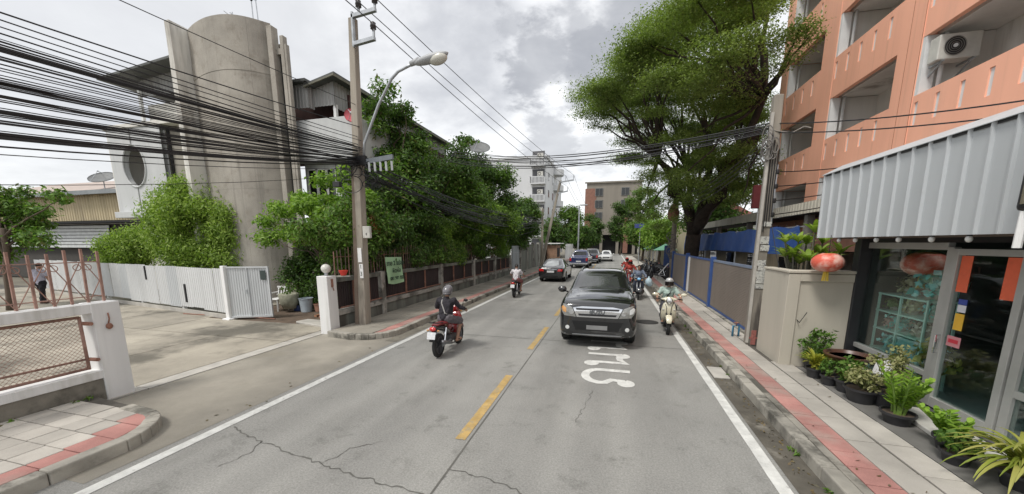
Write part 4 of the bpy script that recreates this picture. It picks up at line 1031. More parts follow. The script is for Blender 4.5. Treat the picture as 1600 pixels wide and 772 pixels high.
while y < 32:
    mb = MB(); corrugated(mb, (6.3, y), (6.3, y + 1.47), 3.48, 3.86, .2, .02); mb.build('fascia_sheet', mat('cream_canopy', (.52, .49, .41), .7, var=.12, scale=2, streak=True, col2=(.36, .33, .27)), cn); y += 1.5
MB().prism([(6.32, 3.80), (7.58, 4.05), (7.58, 4.1), (6.32, 3.85)], 'y', 9.2, 32).build('roof', mat('canopy_roof', (.4, .4, .38), .6), cn)
for y in (9.5, 15.2, 21, 26.5, 31.5): MB().box(6.4, 6.62, y - .11, y + .11, 0, 3.5).build('column', mat('grey_column', (.20, .19, .17), .85), cn)
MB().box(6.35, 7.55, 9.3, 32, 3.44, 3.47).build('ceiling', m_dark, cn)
rs = thing('red_sign_box', 'dark red sign box on a white post in front of the big tree', 'sign', (5.7, 17.3, 0))
MB().box(5.35, 5.95, 17.2, 17.4, 3.85, 4.75).build('box', mat('dark_red_board', (.17, .025, .03), .5), rs, bevel=.02); MB().box(5.6, 5.72, 17.24, 17.36, 0, 3.85).build('post', m_white, rs)
# ================================================================ POLES AND LAMPS
def square_pole(t, base, top, w0, w1, holes=True):
    mb = MB(); b, q = Vector(base), Vector(top)
    v = []
    for e, w in ((b, w0), (q, w1)):
        for i, j in ((-1, -1), (1, -1), (1, 1), (-1, 1)): v.append((e.x + i * w / 2, e.y + j * w / 2, e.z))
    mb.add(v, [(0, 1, 2, 3), (7, 6, 5, 4), (0, 4, 5, 1), (1, 5, 6, 2), (2, 6, 7, 3), (3, 7, 4, 0)])
    return mb.build('pole', m_pole, t, bevel=.012)
def insulator(t, x, y, z, up=True):
    mb = MB(); s = 1 if up else -1
    pr = [(.03, 0), (.03, .05), (.075, .06), (.06, .10), (.08, .11), (.07, .15), (.055, .16), (.07, .19), (.03, .22)]
    mb.lathe([(r, h * s) for r, h in pr], (x, y, z), 12); return mb.build('insulator', mat('brown_porcelain', (.045, .04, .042), .3), t, smooth=True)
lp = thing('utility_pole', 'tall square concrete utility pole at the left pavement corner with steel brackets on top', 'utility pole', (-6.98, 9.15, .14))
square_pole(lp, (-6.98, 9.15, .1), (-6.70, 9.15, 8.17), .27, .17)
MB().bar((-7.13, 9.02, .1), (-6.93, 9.08, 4.6), .08, .1).build('conduit', mat('brown_conduit', (.17, .13, .10), .8), lp)
br = MB().bar((-6.64, 9.05, 7.45), (-6.63, 9.05, 8.26), .09, .05).bar((-6.66, 9.05, 8.16), (-5.95, 9.05, 8.22), .09, .09).bar((-6.66, 9.05, 7.52), (-6.02, 9.05, 7.58), .1, .09).bar((-6.05, 9.05, 7.57), (-6.04, 9.05, 7.8), .05, .05).bar((-5.98, 9.05, 8.2), (-5.97, 9.05, 8.36), .05, .05).bar((-6.45, 9.05, 8.2), (-6.44, 9.05, 8.34), .05, .05)
br.build('bracket', m_steel, lp, bevel=.005)
HV = [(-6.05, 9.05, 7.92), (-5.97, 9.05, 8.50), (-6.44, 9.05, 8.47)]
insulator(lp, -6.05, 9.05, 7.74); insulator(lp, -5.97, 9.05, 8.32); insulator(lp, -6.44, 9.05, 8.29)
MB().box(-6.68, -6.45, 8.93, 9.02, 2.62, 2.94).build('meter_box', mat('white_box', (.50, .49, .45), .6, var=.2, scale=6), lp, bevel=.01); MB().box(-6.57, -6.55, 8.92, 8.93, 2.7, 2.76).build('box_mark', m_black, lp)
MB().box(-6.93, -6.81, 8.99, 9.01, 1.95, 2.35).box(-6.90, -6.79, 8.985, 9.005, 1.5, 1.9).build('number_plate', m_white_clean, lp)
for i, s_ in enumerate(('1', '3')): text_mesh('lettering', s_, .16, m_ink, lp, Matrix.Translation((-6.85, 8.983, 1.82 - .2 * i)) @ Matrix.Rotation(PI / 2, 4, 'X'), 'CENTER', .002)
sl = thing('street_lamp', 'cobra head street lamp on a bent steel arm fixed to the left pole', 'street lamp', (-6.55, 9.0, 4.6))
MB().tube([(-6.52, 8.98, 4.72), (-6.47, 8.98, 5.1), (-5.95, 8.95, 6.0), (-5.55, 8.95, 6.55), (-5.35, 8.95, 6.70), (-5.1, 8.95, 6.78), (-4.85, 8.95, 6.85)], .035, 8).build('arm', m_steel, sl, smooth=True)
hd = MB(); q = Matrix.Rotation(R_(-9), 3, 'Y')
hd.ell((-4.44, 8.95, 6.89), (.47, .13, .10), 16, 10, q); hd.cyl((-5.0, 8.95, 6.83), (-4.75, 8.95, 6.89), .06, .075, 10)
hd.build('lamp_head', mat('lamp_grey', (.36, .37, .38), .5, var=.03), sl, smooth=True)
MB().ell((-4.25, 8.95, 6.86), (.24, .135, .13), 16, 10, q).build('lens', mat('lamp_lens', (.55, .54, .48), .25, var=.02), sl, smooth=True)
rk = thing('cable_rack', 'grey cable splice rack with white tags hanging beside the left pole', 'cable rack', (-6.3, 9.1, 4.4))
MB().bar((-6.62, 9.0, 4.62), (-5.62, 8.95, 4.70), .06, .12).build('rail', mat('rack_grey', (.16, .18, .20), .6), rk)
for k in range(5): MB().bar((-6.35 + k * .17, 8.95, 4.6), (-6.33 + k * .17, 8.93, 4.36), .05, .02).build('tag', mat('tag_grey', (.45, .47, .48), .6), rk)
cl = thing('cable_coils', 'messy black coils of spare cable tied to the left pole under the bundle', 'cable coils', (-6.7, 9.0, 4.3))
for i in range(14):
    rr = rnd.uniform(.1, .3); c = (-6.75 + rnd.uniform(-.35, .45), 8.98 + rnd.uniform(-.1, .05), 4.45 + rnd.uniform(-.45, .12))
    MB().torus(rr, .012, c, Matrix.Rotation(PI / 2 + rnd.uniform(-.5, .5), 3, 'X') @ Matrix.Rotation(rnd.uniform(-.5, .5), 3, 'Y') @ Matrix.Diagonal((1, rnd.uniform(.5, 1.1), 1)), 18, 5).build('coil', m_cable, cl)
MB().box(-7.0, -6.45, 8.93, 9.03, 4.55, 4.78).build('strap', m_cable, cl)
jb = thing('junction_box', 'small black closure box hanging left of the left pole', 'box', (-7.35, 8.9, 4.0)); MB().box(-7.47, -7.25, 8.85, 8.97, 4.0, 4.14).tube([(-7.36, 8.9, 4.14), (-7.36, 8.9, 4.6)], .012, 5).build('case', m_black, jb, bevel=.015)

rp = thing('utility_pole', 'short weathered concrete pole with paper notices at the right pavement edge', 'utility pole', (3.24, 9.6, .14))
pq = square_pole(rp, (3.25, 9.58, .1), (3.24, 9.58, 5.56), .24, .17); pq.data.materials[0] = mat('sooty_pole_concrete', (.27, .245, .205), .9, var=.35, scale=3.5, streak=True, col2=(.085, .075, .065), c2lo=.47, c2hi=.62, bump=.35)
for k in range(5): MB().tube([(3.15 + .045 * k, 9.455 - .01 * (k % 2), 2.6 + .12 * k), (3.16 + .04 * k, 9.47, 3.6), (3.14 + .05 * k, 9.47, 4.85 - .1 * k)], .011, 5).build('pole_cable', m_cable, rp)
MB().bar((3.13, 9.47, .2), (3.14, 9.47, 5.2), .05, .05).build('conduit', m_conc_light, rp)
for z, h, a in ((2.55, .16, 0), (2.38, .13, .06), (2.05, .12, -.04), (1.93, .11, .05), (1.8, .13, -.03), (1.66, .14, .02), (1.52, .10, 0), (2.9, .1, .05)):
    MB().obox((3.255 + a * .3, 9.455, z), (.17, .006, h), Matrix.Rotation(a, 3, 'Y')).build('notice', mat('notice_paper', (.50, .50, .46), .8, var=.15, scale=12, col2=(.2, .2, .2), c2lo=.52, c2hi=.6, c2scale=30), rp)
MB().box(3.13, 3.37, 9.45, 9.456, .3, .34).box(3.2, 3.3, 9.449, 9.455, .16, .5).build('red_scrawl', mat('red_scrawl', (.32, .12, .10), .9, var=.4, scale=20), rp)
for z in (3.1, 3.4, 3.7, 4.0): MB().lathe([(.03, -.05), (.05, -.03), (.03, 0), (.05, .03), (.03, .05)], (3.36, 9.5, z), 10).build('spool_insulator', m_black, rp, smooth=True)
MB().bar((3.35, 9.5, 2.95), (3.35, 9.5, 4.15), .03, .03).build('bracket', m_steel, rp)
mb = MB()
for i in range(10): mb.torus(rnd.uniform(.08, .22), .011, (3.15 + rnd.uniform(-.12, .1), 9.45 + rnd.uniform(-.06, .02), 4.55 + rnd.uniform(-.3, .2)), Matrix.Rotation(PI / 2 + rnd.uniform(-.4, .4), 3, 'X') @ Matrix.Diagonal((.6, 1.3, 1)), 16, 5)
mb.build('cable_loops', mat('grey_cable', (.16, .15, .14), .6), rp)
MB().tube([(3.2, 9.5, 4.85), (3.5, 9.4, 4.75), (3.7, 9.35, 4.85), (3.8, 9.3, 4.8)], .011, 6).build('loose_cable', mat('pale_cable', (.25, .23, .2), .6), rp)
MB().tube([(3.33, 9.4, 2.9), (3.36, 9.0, 2.2), (3.42, 8.4, 1.2), (3.5, 8.03, 1.0), (3.6, 8.03, 1.2)], .008, 5).build('hanging_wire', m_cable, rp)
# far left poles
fp1 = thing('utility_pole', 'leaning concrete utility pole in front of the white apartment building', 'utility pole', (-6.4, 33, .14))
square_pole(fp1, (-6.2, 33, .1), (-4.55, 33, 7.75), .26, .18)
MB().bar((-4.6, 32.9, 7.6), (-3.4, 32.9, 7.75), .1, .1).bar((-4.75, 32.9, 6.7), (-3.9, 32.9, 6.85), .1, .1).bar((-3.45, 32.9, 7.75), (-3.42, 32.9, 8.15), .05, .05).bar((-4.1, 32.9, 7.7), (-4.08, 32.9, 8.1), .05, .05).bar((-3.92, 32.9, 6.85), (-3.9, 32.9, 7.2), .05, .05).build('bracket', m_steel, fp1)
fp2 = thing('utility_pole', 'dark straight utility pole by the far left wall', 'utility pole', (-6.0, 34.5, .14))
square_pole(fp2, (-6.4, 34.5, .1), (-6.35, 34.5, 5.6), .22, .18)
fl2 = thing('street_lamp', 'distant grey street lamp with a curved arm beyond the leaning pole', 'street lamp', (-4.6, 52, 0))
MB().tube([(-4.55, 52, 0), (-4.55, 52, 7.4)], [.12, .08], 8).tube([(-4.55, 52, 7.0), (-5.6, 52, 7.5), (-6.6, 52, 6.6)], .05, 6).build('post', m_steel, fl2); MB().ell((-4.0, 52, 7.5), (.6, .15, .1), 10, 6).build('lamp_head', mat('lamp_grey', (.4, .4, .4)), fl2)

# ================================================================ OVERHEAD CABLES
def cable(name_label, pts, r, group, m=m_cable, cat='cable', name='cable'):
    o = MB().tube(pts, r, 5).build(name, m); tag(o, name_label, cat, group); return o
rw = random.Random(21)
def para(p, q, zmid, n=16): return arc(p, q, (p[2] + q[2]) / 2 - zmid, n)
# bundle along the left side of the street: previous pole -> left pole
YB = -21.0
def back_run(zq, z_at, r, x0=-6.75, y_at=2.8, zend=None, lab='', grp=''):
    """cable from behind the camera to the left pole (height zq) passing height z_at beside the camera"""
    p = Vector((x0 + rw.uniform(-.12, .12), YB, (zend if zend else zq))); q = Vector((x0 + rw.uniform(-.1, .15), 9.1, zq))
    t = (y_at - YB) / (9.1 - YB); lin = p.z + (q.z - p.z) * t; sag = (lin - z_at) / (4 * t * (1 - t))
    return cable(lab, arc(p, q, sag, 26), r, grp)
RANK = ('topmost', 'second from the top', 'middle one', 'second from the bottom', 'lowest')
for kq, (z_at, zq, r) in enumerate(((5.02, 5.55, .010), (4.95, 5.30, .008), (4.86, 5.2, .007), (4.80, 5.1, .009), (4.70, 5.05, .010))):
    back_run(zq, z_at, r, lab='thin cable above the dense left bundle, ' + RANK[kq] + ' of five', grp='upper cables on the left')
for i in range(42):
    z_at = 3.62 + (4.72 - 3.62) * i / 41 + rw.uniform(-.04, .04)
    back_run(4.62 + .011 * i + rw.uniform(-.03, .03), z_at, rw.choice((.005, .006, .007, .008, .011)), lab='black cable in the dense sagging bundle left of the left pole', grp='cables of the dense left bundle')
for kq, (z_at, zq) in enumerate(((4.26, 4.72), (4.12, 4.7), (3.95, 4.66), (3.72, 4.63), (3.66, 4.62))):
    back_run(zq, z_at, .015, lab='thick black cable in the left bundle, ' + RANK[kq] + ' of five thick ones', grp='thick cables of the left bundle')
back_run(4.5, 3.48, .006, lab='lone thin wire just under the sagging left bundle', grp='lone wires under the left bundle')
back_run(4.35, 3.16, .005, lab='lowest lone wire under the left bundle across the grey sky', grp='lowest wires at the left')
back_run(6.1, 5.75, .007, lab='single wire highest on the left, above the cable bundle', grp='single wires above the left bundle')
# left pole -> far poles
for i in range(22):
    p = (-6.75 + rw.uniform(-.2, .3), 9.1, 4.66 + rw.uniform(-.45, .12)); q = (-6.3 + rw.uniform(-.25, .25), 34.4, 4.75 + rw.uniform(-.7, .35))
    cable('black cable of the drooping bundle from the left pole along the leafy fence', arc(p, q, rw.uniform(.3, 1.35), 20), rw.choice((.009, .010, .014, .018)), 'cables along the leafy fence')
far = [(-3.9, 32.9, 7.2), (-3.42, 32.9, 8.15), (-4.08, 32.9, 8.1)]
for a, b, w in zip(HV, far, ('lowest', 'middle', 'top')):
    cable(f'{w} of three bare power lines from the left pole to the leaning far pole', arc(a, b, .25, 20), .012, 'bare power lines over the left lane')
    cable(f'{w} bare power line running from the left pole bracket back over the camera', arc((a[0] - .2, -22, a[2] + .3), a, .3, 20), .012, 'bare power lines over the left lane')
    cable(f'{w} bare power line beyond the leaning far pole', arc(b, (b[0] - .5, 62, b[2] - .4), .3, 12), .012, 'distant bare power lines')
# crossing cables
for i in range(7):
    z = i * .055
    p = (-7.6 + rw.uniform(-.2, .2), 17 + rw.uniform(-.3, .3), 6.75 - z * 1.3); q = (3.2, 9.55, 5.02 - z * .55)
    cable('black cable crossing the street to the right pole, ' + ('topmost', 'second from the top', 'third from the top', 'middle one', 'third from the bottom', 'second from the bottom', 'lowest')[i] + ' of seven', para(p, q, 5.50 - z * 1.2 - .08 * rw.random(), 24), rw.choice((.007, .010, .014)), 'cables crossing the street')
for i in range(3):
    p = (-7.5, 20, 7.35 - .15 * i); q = (3.5, 21, 6.9 - .1 * i)
    cable('thin high wire crossing the street by the big tree, ' + ('topmost', 'middle one', 'lowest')[i] + ' of three', para(p, q, 6.75 - .12 * i, 18), .010, 'thin wires crossing the street')
for i, (z0, z1) in enumerate(((4.98, 4.28), (4.80, 4.12))):
    cable(('upper' if i == 0 else 'lower') + ' of two wires from the right pole past the orange balconies', arc((3.3, 9.5, z0), (5.6, 5.4, z1 - .15), .12, 12), .011, 'wires past the orange balconies')
for i, z in enumerate((3.1, 3.4, 3.7, 4.0)):
    cable(f'{("lowest", "second lowest", "second highest", "highest")[i]} of four service wires from the right pole to the orange block', arc((3.36, 9.5, z), (7.5, 11.2 + .1 * i, 4.1 + .2 * i), .12, 12), .011, 'service wires to the orange block')
for i in range(4):
    cable('service wire from the right pole into the big tree, ' + ('lowest', 'second lowest', 'second highest', 'highest')[i] + ' of four', arc((3.2, 9.6, 4.5 + .1 * i), (3.6, 24, 4.6 + .25 * i), .4, 16), .010, 'wires from the right pole into the tree')

# ================================================================ TREES
G_dark = leafmat('leaf_dark', [(.075, .075, .028), (0.038, 0.080, 0.020), (0.063, 0.126, 0.027), (0.090, 0.171, 0.035), (0.129, 0.225, 0.049)])
G_mid = leafmat('leaf_mid', [(.13, .125, .04), (0.061, 0.129, 0.022), (0.101, 0.195, 0.032), (0.142, 0.257, 0.046), (0.203, 0.324, 0.075)])
G_light = leafmat('leaf_light', [(0.108, 0.204, 0.024), (0.168, 0.294, 0.038), (0.228, 0.366, 0.054), (0.300, 0.432, 0.084)])
G_bamboo = leafmat('leaf_bamboo', [(0.130, 0.215, 0.033), (0.202, 0.312, 0.047), (0.273, 0.390, 0.072), (0.364, 0.468, 0.117)])
G_rain = leafmat('leaf_rain', [(0.109, 0.154, 0.041), (0.160, 0.218, 0.058), (0.211, 0.282, 0.079), (0.282, 0.358, 0.122)], .42)
G_vine = leafmat('leaf_vine', [(0.045, 0.098, 0.022), (0.105, 0.195, 0.038), (0.180, 0.285, 0.060), (0.225, 0.300, 0.090)])
def limb(mb, p, q, r0, r1, rg, n=6, wob=.12):
    p, q = Vector(p), Vector(q); pts = []; L_ = (q - p).length
    for i in range(n + 1):
        t = i / n; w = math.sin(PI * t) * wob * L_
        pts.append(p.lerp(q, t) + Vector((rg.uniform(-1, 1), rg.uniform(-1, 1), rg.uniform(-.4, .8))) * w * .5)
    mb.tube(pts, [r0 + (r1 - r0) * (i / n) ** .8 for i in range(n + 1)], 7); return pts
def tree(name, label, cat, base, trunk_top, r0, clumps, leaf, size, n_each, seed, group=None, flat=.5, limbs=True, trunk=True, droop=0., asp=.42, alt=None):
    t = thing(name, label, cat, base, 0, group); rg = random.Random(seed); ng = np.random.default_rng(seed)
    mb = MB()
    if trunk:
        limb(mb, base, trunk_top, r0, r0 * .6, rg, 6, .05)
        if limbs:
            for c, r in clumps:
                if rg.random() < .8: limb(mb, Vector(base).lerp(Vector(trunk_top), rg.uniform(.6, 1)), c, r0 * .35, r0 * .08, rg, 5, .14)
        mb.build('trunk', m_bark, t, smooth=True)
    vol = [max(r[0] * r[1], r[0] * r[2]) for c, r in clumps]; tot = sum(vol); nn = [max(20, int(n_each * len(clumps) * v / tot)) for v in vol]
    pick = [rg.random() < .3 for _ in clumps] if alt else [False] * len(clumps)
    for which, lf, sz, k in ((False, leaf, size, 1.35), (True, alt, size * 1.25, .9)):
        sel = [i for i in range(len(clumps)) if pick[i] == which]
        if not sel or lf is None: continue
        V = leaf_verts(ng, [clumps[i][0] for i in sel], [clumps[i][1] for i in sel], [int(nn[i] * k) for i in sel], sz * .88, flat, .42, asp, droop)
        fast_mesh('crown', V, 4, lf, t)
    return t
def blob(rg, c, r, n, cr, flat=.7):
    """n clumps spread through an ellipsoid, denser near its skin"""
    o = []
    while len(o) < n:
        d = Vector((rg.gauss(0, 1), rg.gauss(0, 1), rg.gauss(0, 1))).normalized() * rg.uniform(.55, 1.0)
        k = rg.uniform(.7, 1.3) * cr
        o.append(((c[0] + d.x * r[0], c[1] + d.y * r[1], c[2] + d.z * r[2]), (k, k, k * flat)))
    return o
# --- the big rain tree on the right
rg = random.Random(5)
rt = thing('rain_tree', 'huge spreading rain tree with dark limbs behind the blue gate', 'tree', (4.6, 24, 0))
mb = MB(); fork = Vector((4.5, 23.6, 3.0))
mb.tube([(4.6, 24, -.1), (4.5, 23.9, 1.5), fork], [.55, .42, .40], 10)
mains = []
for q in ((5.9, 22.5, 6.6), (3.4, 23.6, 6.4), (4.6, 22, 7.2), (6.0, 19.5, 7.4), (2.2, 22.5, 7.0), (4.4, 26.5, 7.0), (6.8, 25, 6.6), (5.6, 18, 8.2)):
    pts = limb(mb, fork + Vector((rg.uniform(-.1, .1), rg.uniform(-.1, .1), 0)), q, .28, .13, rg, 7, .12); mains.append(q)
mb2 = MB(); clumps = []
cc, cr_ = Vector((4.3, 21.6, 8.4)), Vector((6.3, 8.0, 5.7))
tries = 0
while len(clumps) < 150 and tries < 6000:
    tries += 1
    az = rg.uniform(0, 2 * PI); el = math.asin(rg.uniform(-.12, 1)); rr = rg.uniform(.8, 1.0) if rg.random() < .8 else rg.uniform(.4, .75)
    p = cc + Vector((cr_.x * math.cos(az) * math.cos(el), cr_.y * math.sin(az) * math.cos(el), cr_.z * math.sin(el))) * rr
    if p.x > 7.0 and p.y < 22.8: continue
    aq = p.x / p.y; lim = np.interp(aq, [-.13, -.105, 0, .07, .19, .35], [.26, .33, .42, .50, .565, .64])
    if (p.z - 2.5) / p.y > lim or aq < -.112 or aq > .335 - .62 / p.y - .005: continue
    if aq < .025 and (p.z - 2.5) / p.y < (.33 if aq < -.04 else .29): continue
    if p.x > 6.4 + .3 and 13 < p.y < 22.8 and rg.random() < .5: continue
    k = rg.uniform(.8, 1.5)
    clumps.append((tuple(p), (k * 1.1, k * 1.1, k * .2)))
for p in ((5.55, 15.2, 9.4), (5.85, 15.3, 9.05), (5.2, 15.4, 9.2), (5.5, 15.5, 8.6), (5.1, 15.8, 8.4), (5.75, 15.3, 9.3)):
    clumps.append((p, (.55, .6, .32)))
# low hanging sprays on the street side
for p in ((2.0, 23, 6.0), (2.4, 24, 4.8), (2.9, 22.6, 4.4), (1.7, 23, 4.6), (3.2, 22, 5.4), (2.2, 21.6, 3.9), (3.3, 21.3, 3.7), (2.7, 24.5, 3.5), (3.6, 24.5, 5.2), (1.5, 24, 3.9),
          (-1.3, 22.5, 9.0), (-1.9, 22.4, 9.7), (-1.0, 21.8, 9.9), (-2.0, 21.6, 10.2), (-.5, 22, 8.7), (5.2, 21.5, 5.6), (5.4, 20.6, 6.0), (4.4, 20.6, 6.2), (5.6, 23, 4.7), (5.9, 21.5, 5.3)):
    k = rg.uniform(.6, .95); clumps.append((p, (k, k, k * .45)))
for _ in range(40):
    yq = rg.uniform(17.5, 24.5); p = (rg.uniform(.13, .30) * yq, yq, 2.5 + rg.uniform(.09, .42) * yq); k = rg.uniform(.6, 1.0); clumps.append((p, (k * .85, k, k * .38)))
for _ in range(46):
    p = (4.3 + rg.uniform(-2.6, 2.5), 22.5 + rg.uniform(-3, 3), rg.uniform(4.6, 7.6)); k = rg.uniform(.55, .95)
    if p[0] / p[1] > .06: clumps.append((p, (k, k, k * .45)))
for p, r in clumps:
    mq = min(mains, key=lambda q: (Vector(q) - Vector(p)).length)
    if rg.random() < .62: limb(mb2, mq, p, .085, .02, rg, 5, .12)
mb.build('trunk', mat('dark_bark', (.045, .034, .027), .95, var=.4, scale=5, bump=.8, bscale=14), rt, smooth=True); mb2.build('branches', _mats['dark_bark'], rt, smooth=True)
V = leaf_verts(np.random.default_rng(5), [c for c, r in clumps], [r for c, r in clumps], [int(1250 * r[0] * r[0] / .9) for c, r in clumps], .088, .84, .5, .5)
fast_mesh('crown', V, 4, G_rain, rt)
# --- left trees
rg = random.Random(9)
tree('bamboo_bush', 'rounded light green bamboo-like bush behind the white fence', 'bush', (-17.0, 12.0, 0), (-17, 11.9, 2.4), .12,
     blob(rg, (-17.0, 11.75, 3.1), (2.3, .7, 1.95), 44, .7, .85) + [((-17.0, 11.9, 3.0), (1.9, .5, 1.7))], G_bamboo, .15, 900, 41, 'bushes behind the white fence', .4, droop=.3, asp=.36)
tree('bamboo_bush', 'lower light green bush left of the rounded one behind the fence', 'bush', (-22.4, 12.6, 0), (-22.4, 12.5, 1.6), .1,
     blob(rg, (-22.6, 12.4, 2.1), (1.75, .5, .8), 24, .6, .85) + [((-22.4, 12.5, 2.1), (1.8, .4, .8))], G_bamboo, .15, 700, 42, 'bushes behind the white fence', .4, droop=.3, asp=.36)
tree('broadleaf_tree', 'dark leafy tree at the far left edge of the photo', 'tree', (-21.6, 8.2, 0), (-21.2, 8.3, 3), .12,
     blob(rg, (-21.9, 8.6, 3.45), (1.7, .9, 1.1), 26, .5, .6) + [((-19.1, 8.8, 4.2), (.5, .3, .25)), ((-18.7, 8.8, 4.0), (.35, .25, .2)), ((-22.3, 8.4, 2.1), (.9, .6, .4)), ((-20.2, 8.6, 2.7), (.9, .5, .45))], G_mid, .2, 190, 43, None, .5, asp=.4)
tree('garden_tree', 'bright green sparse tree behind the white gate pillar', 'tree', (-9.6, 11.2, 0), (-9.7, 11.2, 2.0), .09,
     blob(rg, (-10.3, 11.2, 3.3), (2.0, .9, .95), 26, .42, .6) + blob(rg, (-8.6, 10.9, 3.2), (.9, .7, 1.2), 12, .4, .6) + [((-9.6, 11, 4.6), (.5, .4, .3)), ((-8.7, 11, 4.7), (.45, .4, .3)), ((-12.5, 11.2, 2.7), (.6, .5, .4)), ((-12.7, 11.4, 3.3), (.5, .4, .3))], G_light, .17, 260, 44, None, .45)
tree('garden_shrub', 'dark low shrubs in the shade behind the yard buckets', 'shrub', (-10, 12.4, 0), (-10, 12.4, 1), .08,
     blob(rg, (-10.6, 12.0, 1.35), (2.5, .35, 1.25), 46, .65, .8), G_dark, .15, 520, 45, None, .5)
def garden_tree(label, base, c, r, n, leaf, seed, size=.17, ne=420, name='garden_tree', grp='trees behind the roadside fence', cr=.75):
    g2 = random.Random(seed)
    return tree(name, label, 'tree', base, (base[0] + (c[0] - base[0]) * .5, base[1], c[2] - r[2] * .4), .16, blob(g2, c, r, n, cr, .62), leaf, size, ne, seed, grp, .5, alt=G_mid if leaf is G_dark else G_light)
garden_tree('tallest dark tree just behind the left pole', (-9.2, 15, 0), (-9.3, 15, 7.1), (1.15, 1.2, 1.9), 30, G_dark, 51, cr=.6)
garden_tree('mid green tree filling the gap right of the left pole', (-8.7, 14, 0), (-8.8, 14.5, 4.2), (1.4, 1.6, 1.5), 32, G_dark, 52)
garden_tree('full dark green tree above the fence right of the street lamp', (-8.9, 18, 0), (-8.6, 18.5, 5.8), (1.3, 2.0, 2.0), 38, G_dark, 53)
garden_tree('lighter green tree leaning over the fence towards the pavement', (-8.3, 19, 0), (-7.9, 19.3, 4.4), (1.0, 1.9, 1.9), 38, G_mid, 54)
garden_tree('dark dense tree below the mesh satellite dish', (-8.9, 25, 0), (-8.5, 25, 5.9), (1.6, 2.1, 2.6), 50, G_dark, 55, size=.2)
garden_tree('yellowish green creeper covered tree at the far end of the fence', (-8.2, 26, 0), (-7.3, 24.5, 4.1), (.9, 3.0, 1.1), 34, G_vine, 56, size=.19)
garden_tree('dark tree behind the end of the roadside fence', (-8.4, 31, 0), (-7.7, 31, 4.0), (1.4, 3.0, 2.3), 44, G_dark, 57, size=.22)
garden_tree('thin branch of dark leaves sticking up beside the mesh dish', (-9.4, 22, 0), (-8.75, 22, 8.55), (.5, .4, .3), 7, G_dark, 58, size=.24, ne=40, cr=.35)
# creepers along the fence, one plant per stretch
vl = ('glossy creeper on the fence beside the green banner', 'creeper with orange tufts over the fence behind the pole', 'dark creeper hanging over the middle of the roadside fence', 'pale flowering creeper over the roadside fence', 'ragged creeper on the fence by the second rider', 'dry tangled creeper near the grey door')
for i, (y, h, lf) in enumerate(((11.2, 2.6, G_dark), (9.7, 2.9, G_mid), (14.0, 3.0, G_dark), (17.2, 2.9, G_vine), (20.8, 3.0, G_dark), (24.8, 3.0, G_vine))):
    g2 = random.Random(70 + i)
    cl_ = blob(g2, (-8.0, y, h), (.55, 1.9, .85), 20, .5, .7) + (blob(g2, (-7.5, y, 1.95), (.2, 1.8, .45), 16, .32, .8) if i > 1 else blob(g2, (-7.95, y + .4, 2.0), (.12, 1.2, .4), 12, .28, .8))
    tree('creeper', vl[i], 'creeper', (-8.2, y, 0), (-8.1, y, 1.8), .06, cl_, lf, .13, 330, 70 + i, 'creepers on the roadside fence', .45, droop=.3, alt=G_light if lf is G_vine else G_mid)
tree('creeper', 'small tuft of orange leaves in the creeper right of the left pole', 'creeper', (-8.1, 10.6, 0), (-7.6, 10.6, 2.8), .03, [((-7.55, 10.6, 3.1), (.16, .2, .3)), ((-7.6, 10.9, 2.9), (.15, .15, .2))], leafmat('leaf_orange', [(.3, .1, .04), (.42, .17, .06), (.35, .22, .08)]), .17, 60, 77, 'creepers on the roadside fence', .2)
# grey shed seen through the leaves
sd_ = thing('garden_house', 'grey plastered garden house half hidden by the leaves behind the fence', 'house', (-9.9, 17, 0)); MB().box(-10.8, -9.4, 15.5, 24, 0, 4.4).build('wall', mat('dim_plaster', (.17, .17, .16), .9, var=.25), sd_); MB().prism([(-11, 4.4), (-9.1, 4.4), (-10, 5.2)], 'y', 15.2, 24.3).build('roof', m_roofd, sd_)
# ================================================================ VEHICLES
def ring(st):
    y, zb, w, zbelt, wt, zt = st[:6]; cr = st[6] if len(st) > 6 else .02
    zm = zb + (zbelt - zb)
    half = [(0, zb), (w * .8, zb), (w * .96, zb + .06), (w * .995, zb + .3 * zm * .6), (w, zb + .62 * (zbelt - zb)), (w * .985, zbelt - .05), (w * .955, zbelt), (wt + (w * .955 - wt) * .06, zt - .07 if zt - zbelt > .15 else zt - .02), (wt * .9, zt), (wt * .5, zt + cr * .8), (0, zt + cr)]
    pts = [(x, y, z) for x, z in half] + [(-x, y, z) for x, z in half[-2:0:-1]]
    return pts
def shell(stations, m, parent, wheels, wr, track, name='body', arch=.06):
    mb = MB(); rs = [ring(s) for s in stations]; n = len(rs[0])
    for r in rs: mb.v += r
    for i in range(len(rs) - 1):
        for j in range(n): mb.f.append((i * n + j, i * n + (j + 1) % n, (i + 1) * n + (j + 1) % n, (i + 1) * n + j))
    mb.f += [tuple(range(n)), tuple(range((len(rs) - 1) * n, len(rs) * n))]
    o = mb.build(name, m, None, smooth=True, world=False, sub=2)
    cm = MB()
    for y in wheels:
        for s in (-1, 1): cm.cyl((s * (track - .16), y, wr), (s * (track + .5), y, wr), wr + arch, wr + arch, 28)
    cut = cm.build('cutter', m, None, world=False)
    b = o.modifiers.new('bool', 'BOOLEAN'); b.operation = 'DIFFERENCE'; b.object = cut; b.solver = 'FAST'
    bake(o); cm_me = cut.data; bpy.data.objects.remove(cut); bpy.data.meshes.remove(cm_me)
    o.data.set_sharp_from_angle(angle=R_(38)); o.parent = parent
    bmx = bmesh.new(); bmx.from_mesh(o.data); bvh = BVHTree.FromBMesh(bmx); bmx.free()
    return o, bvh
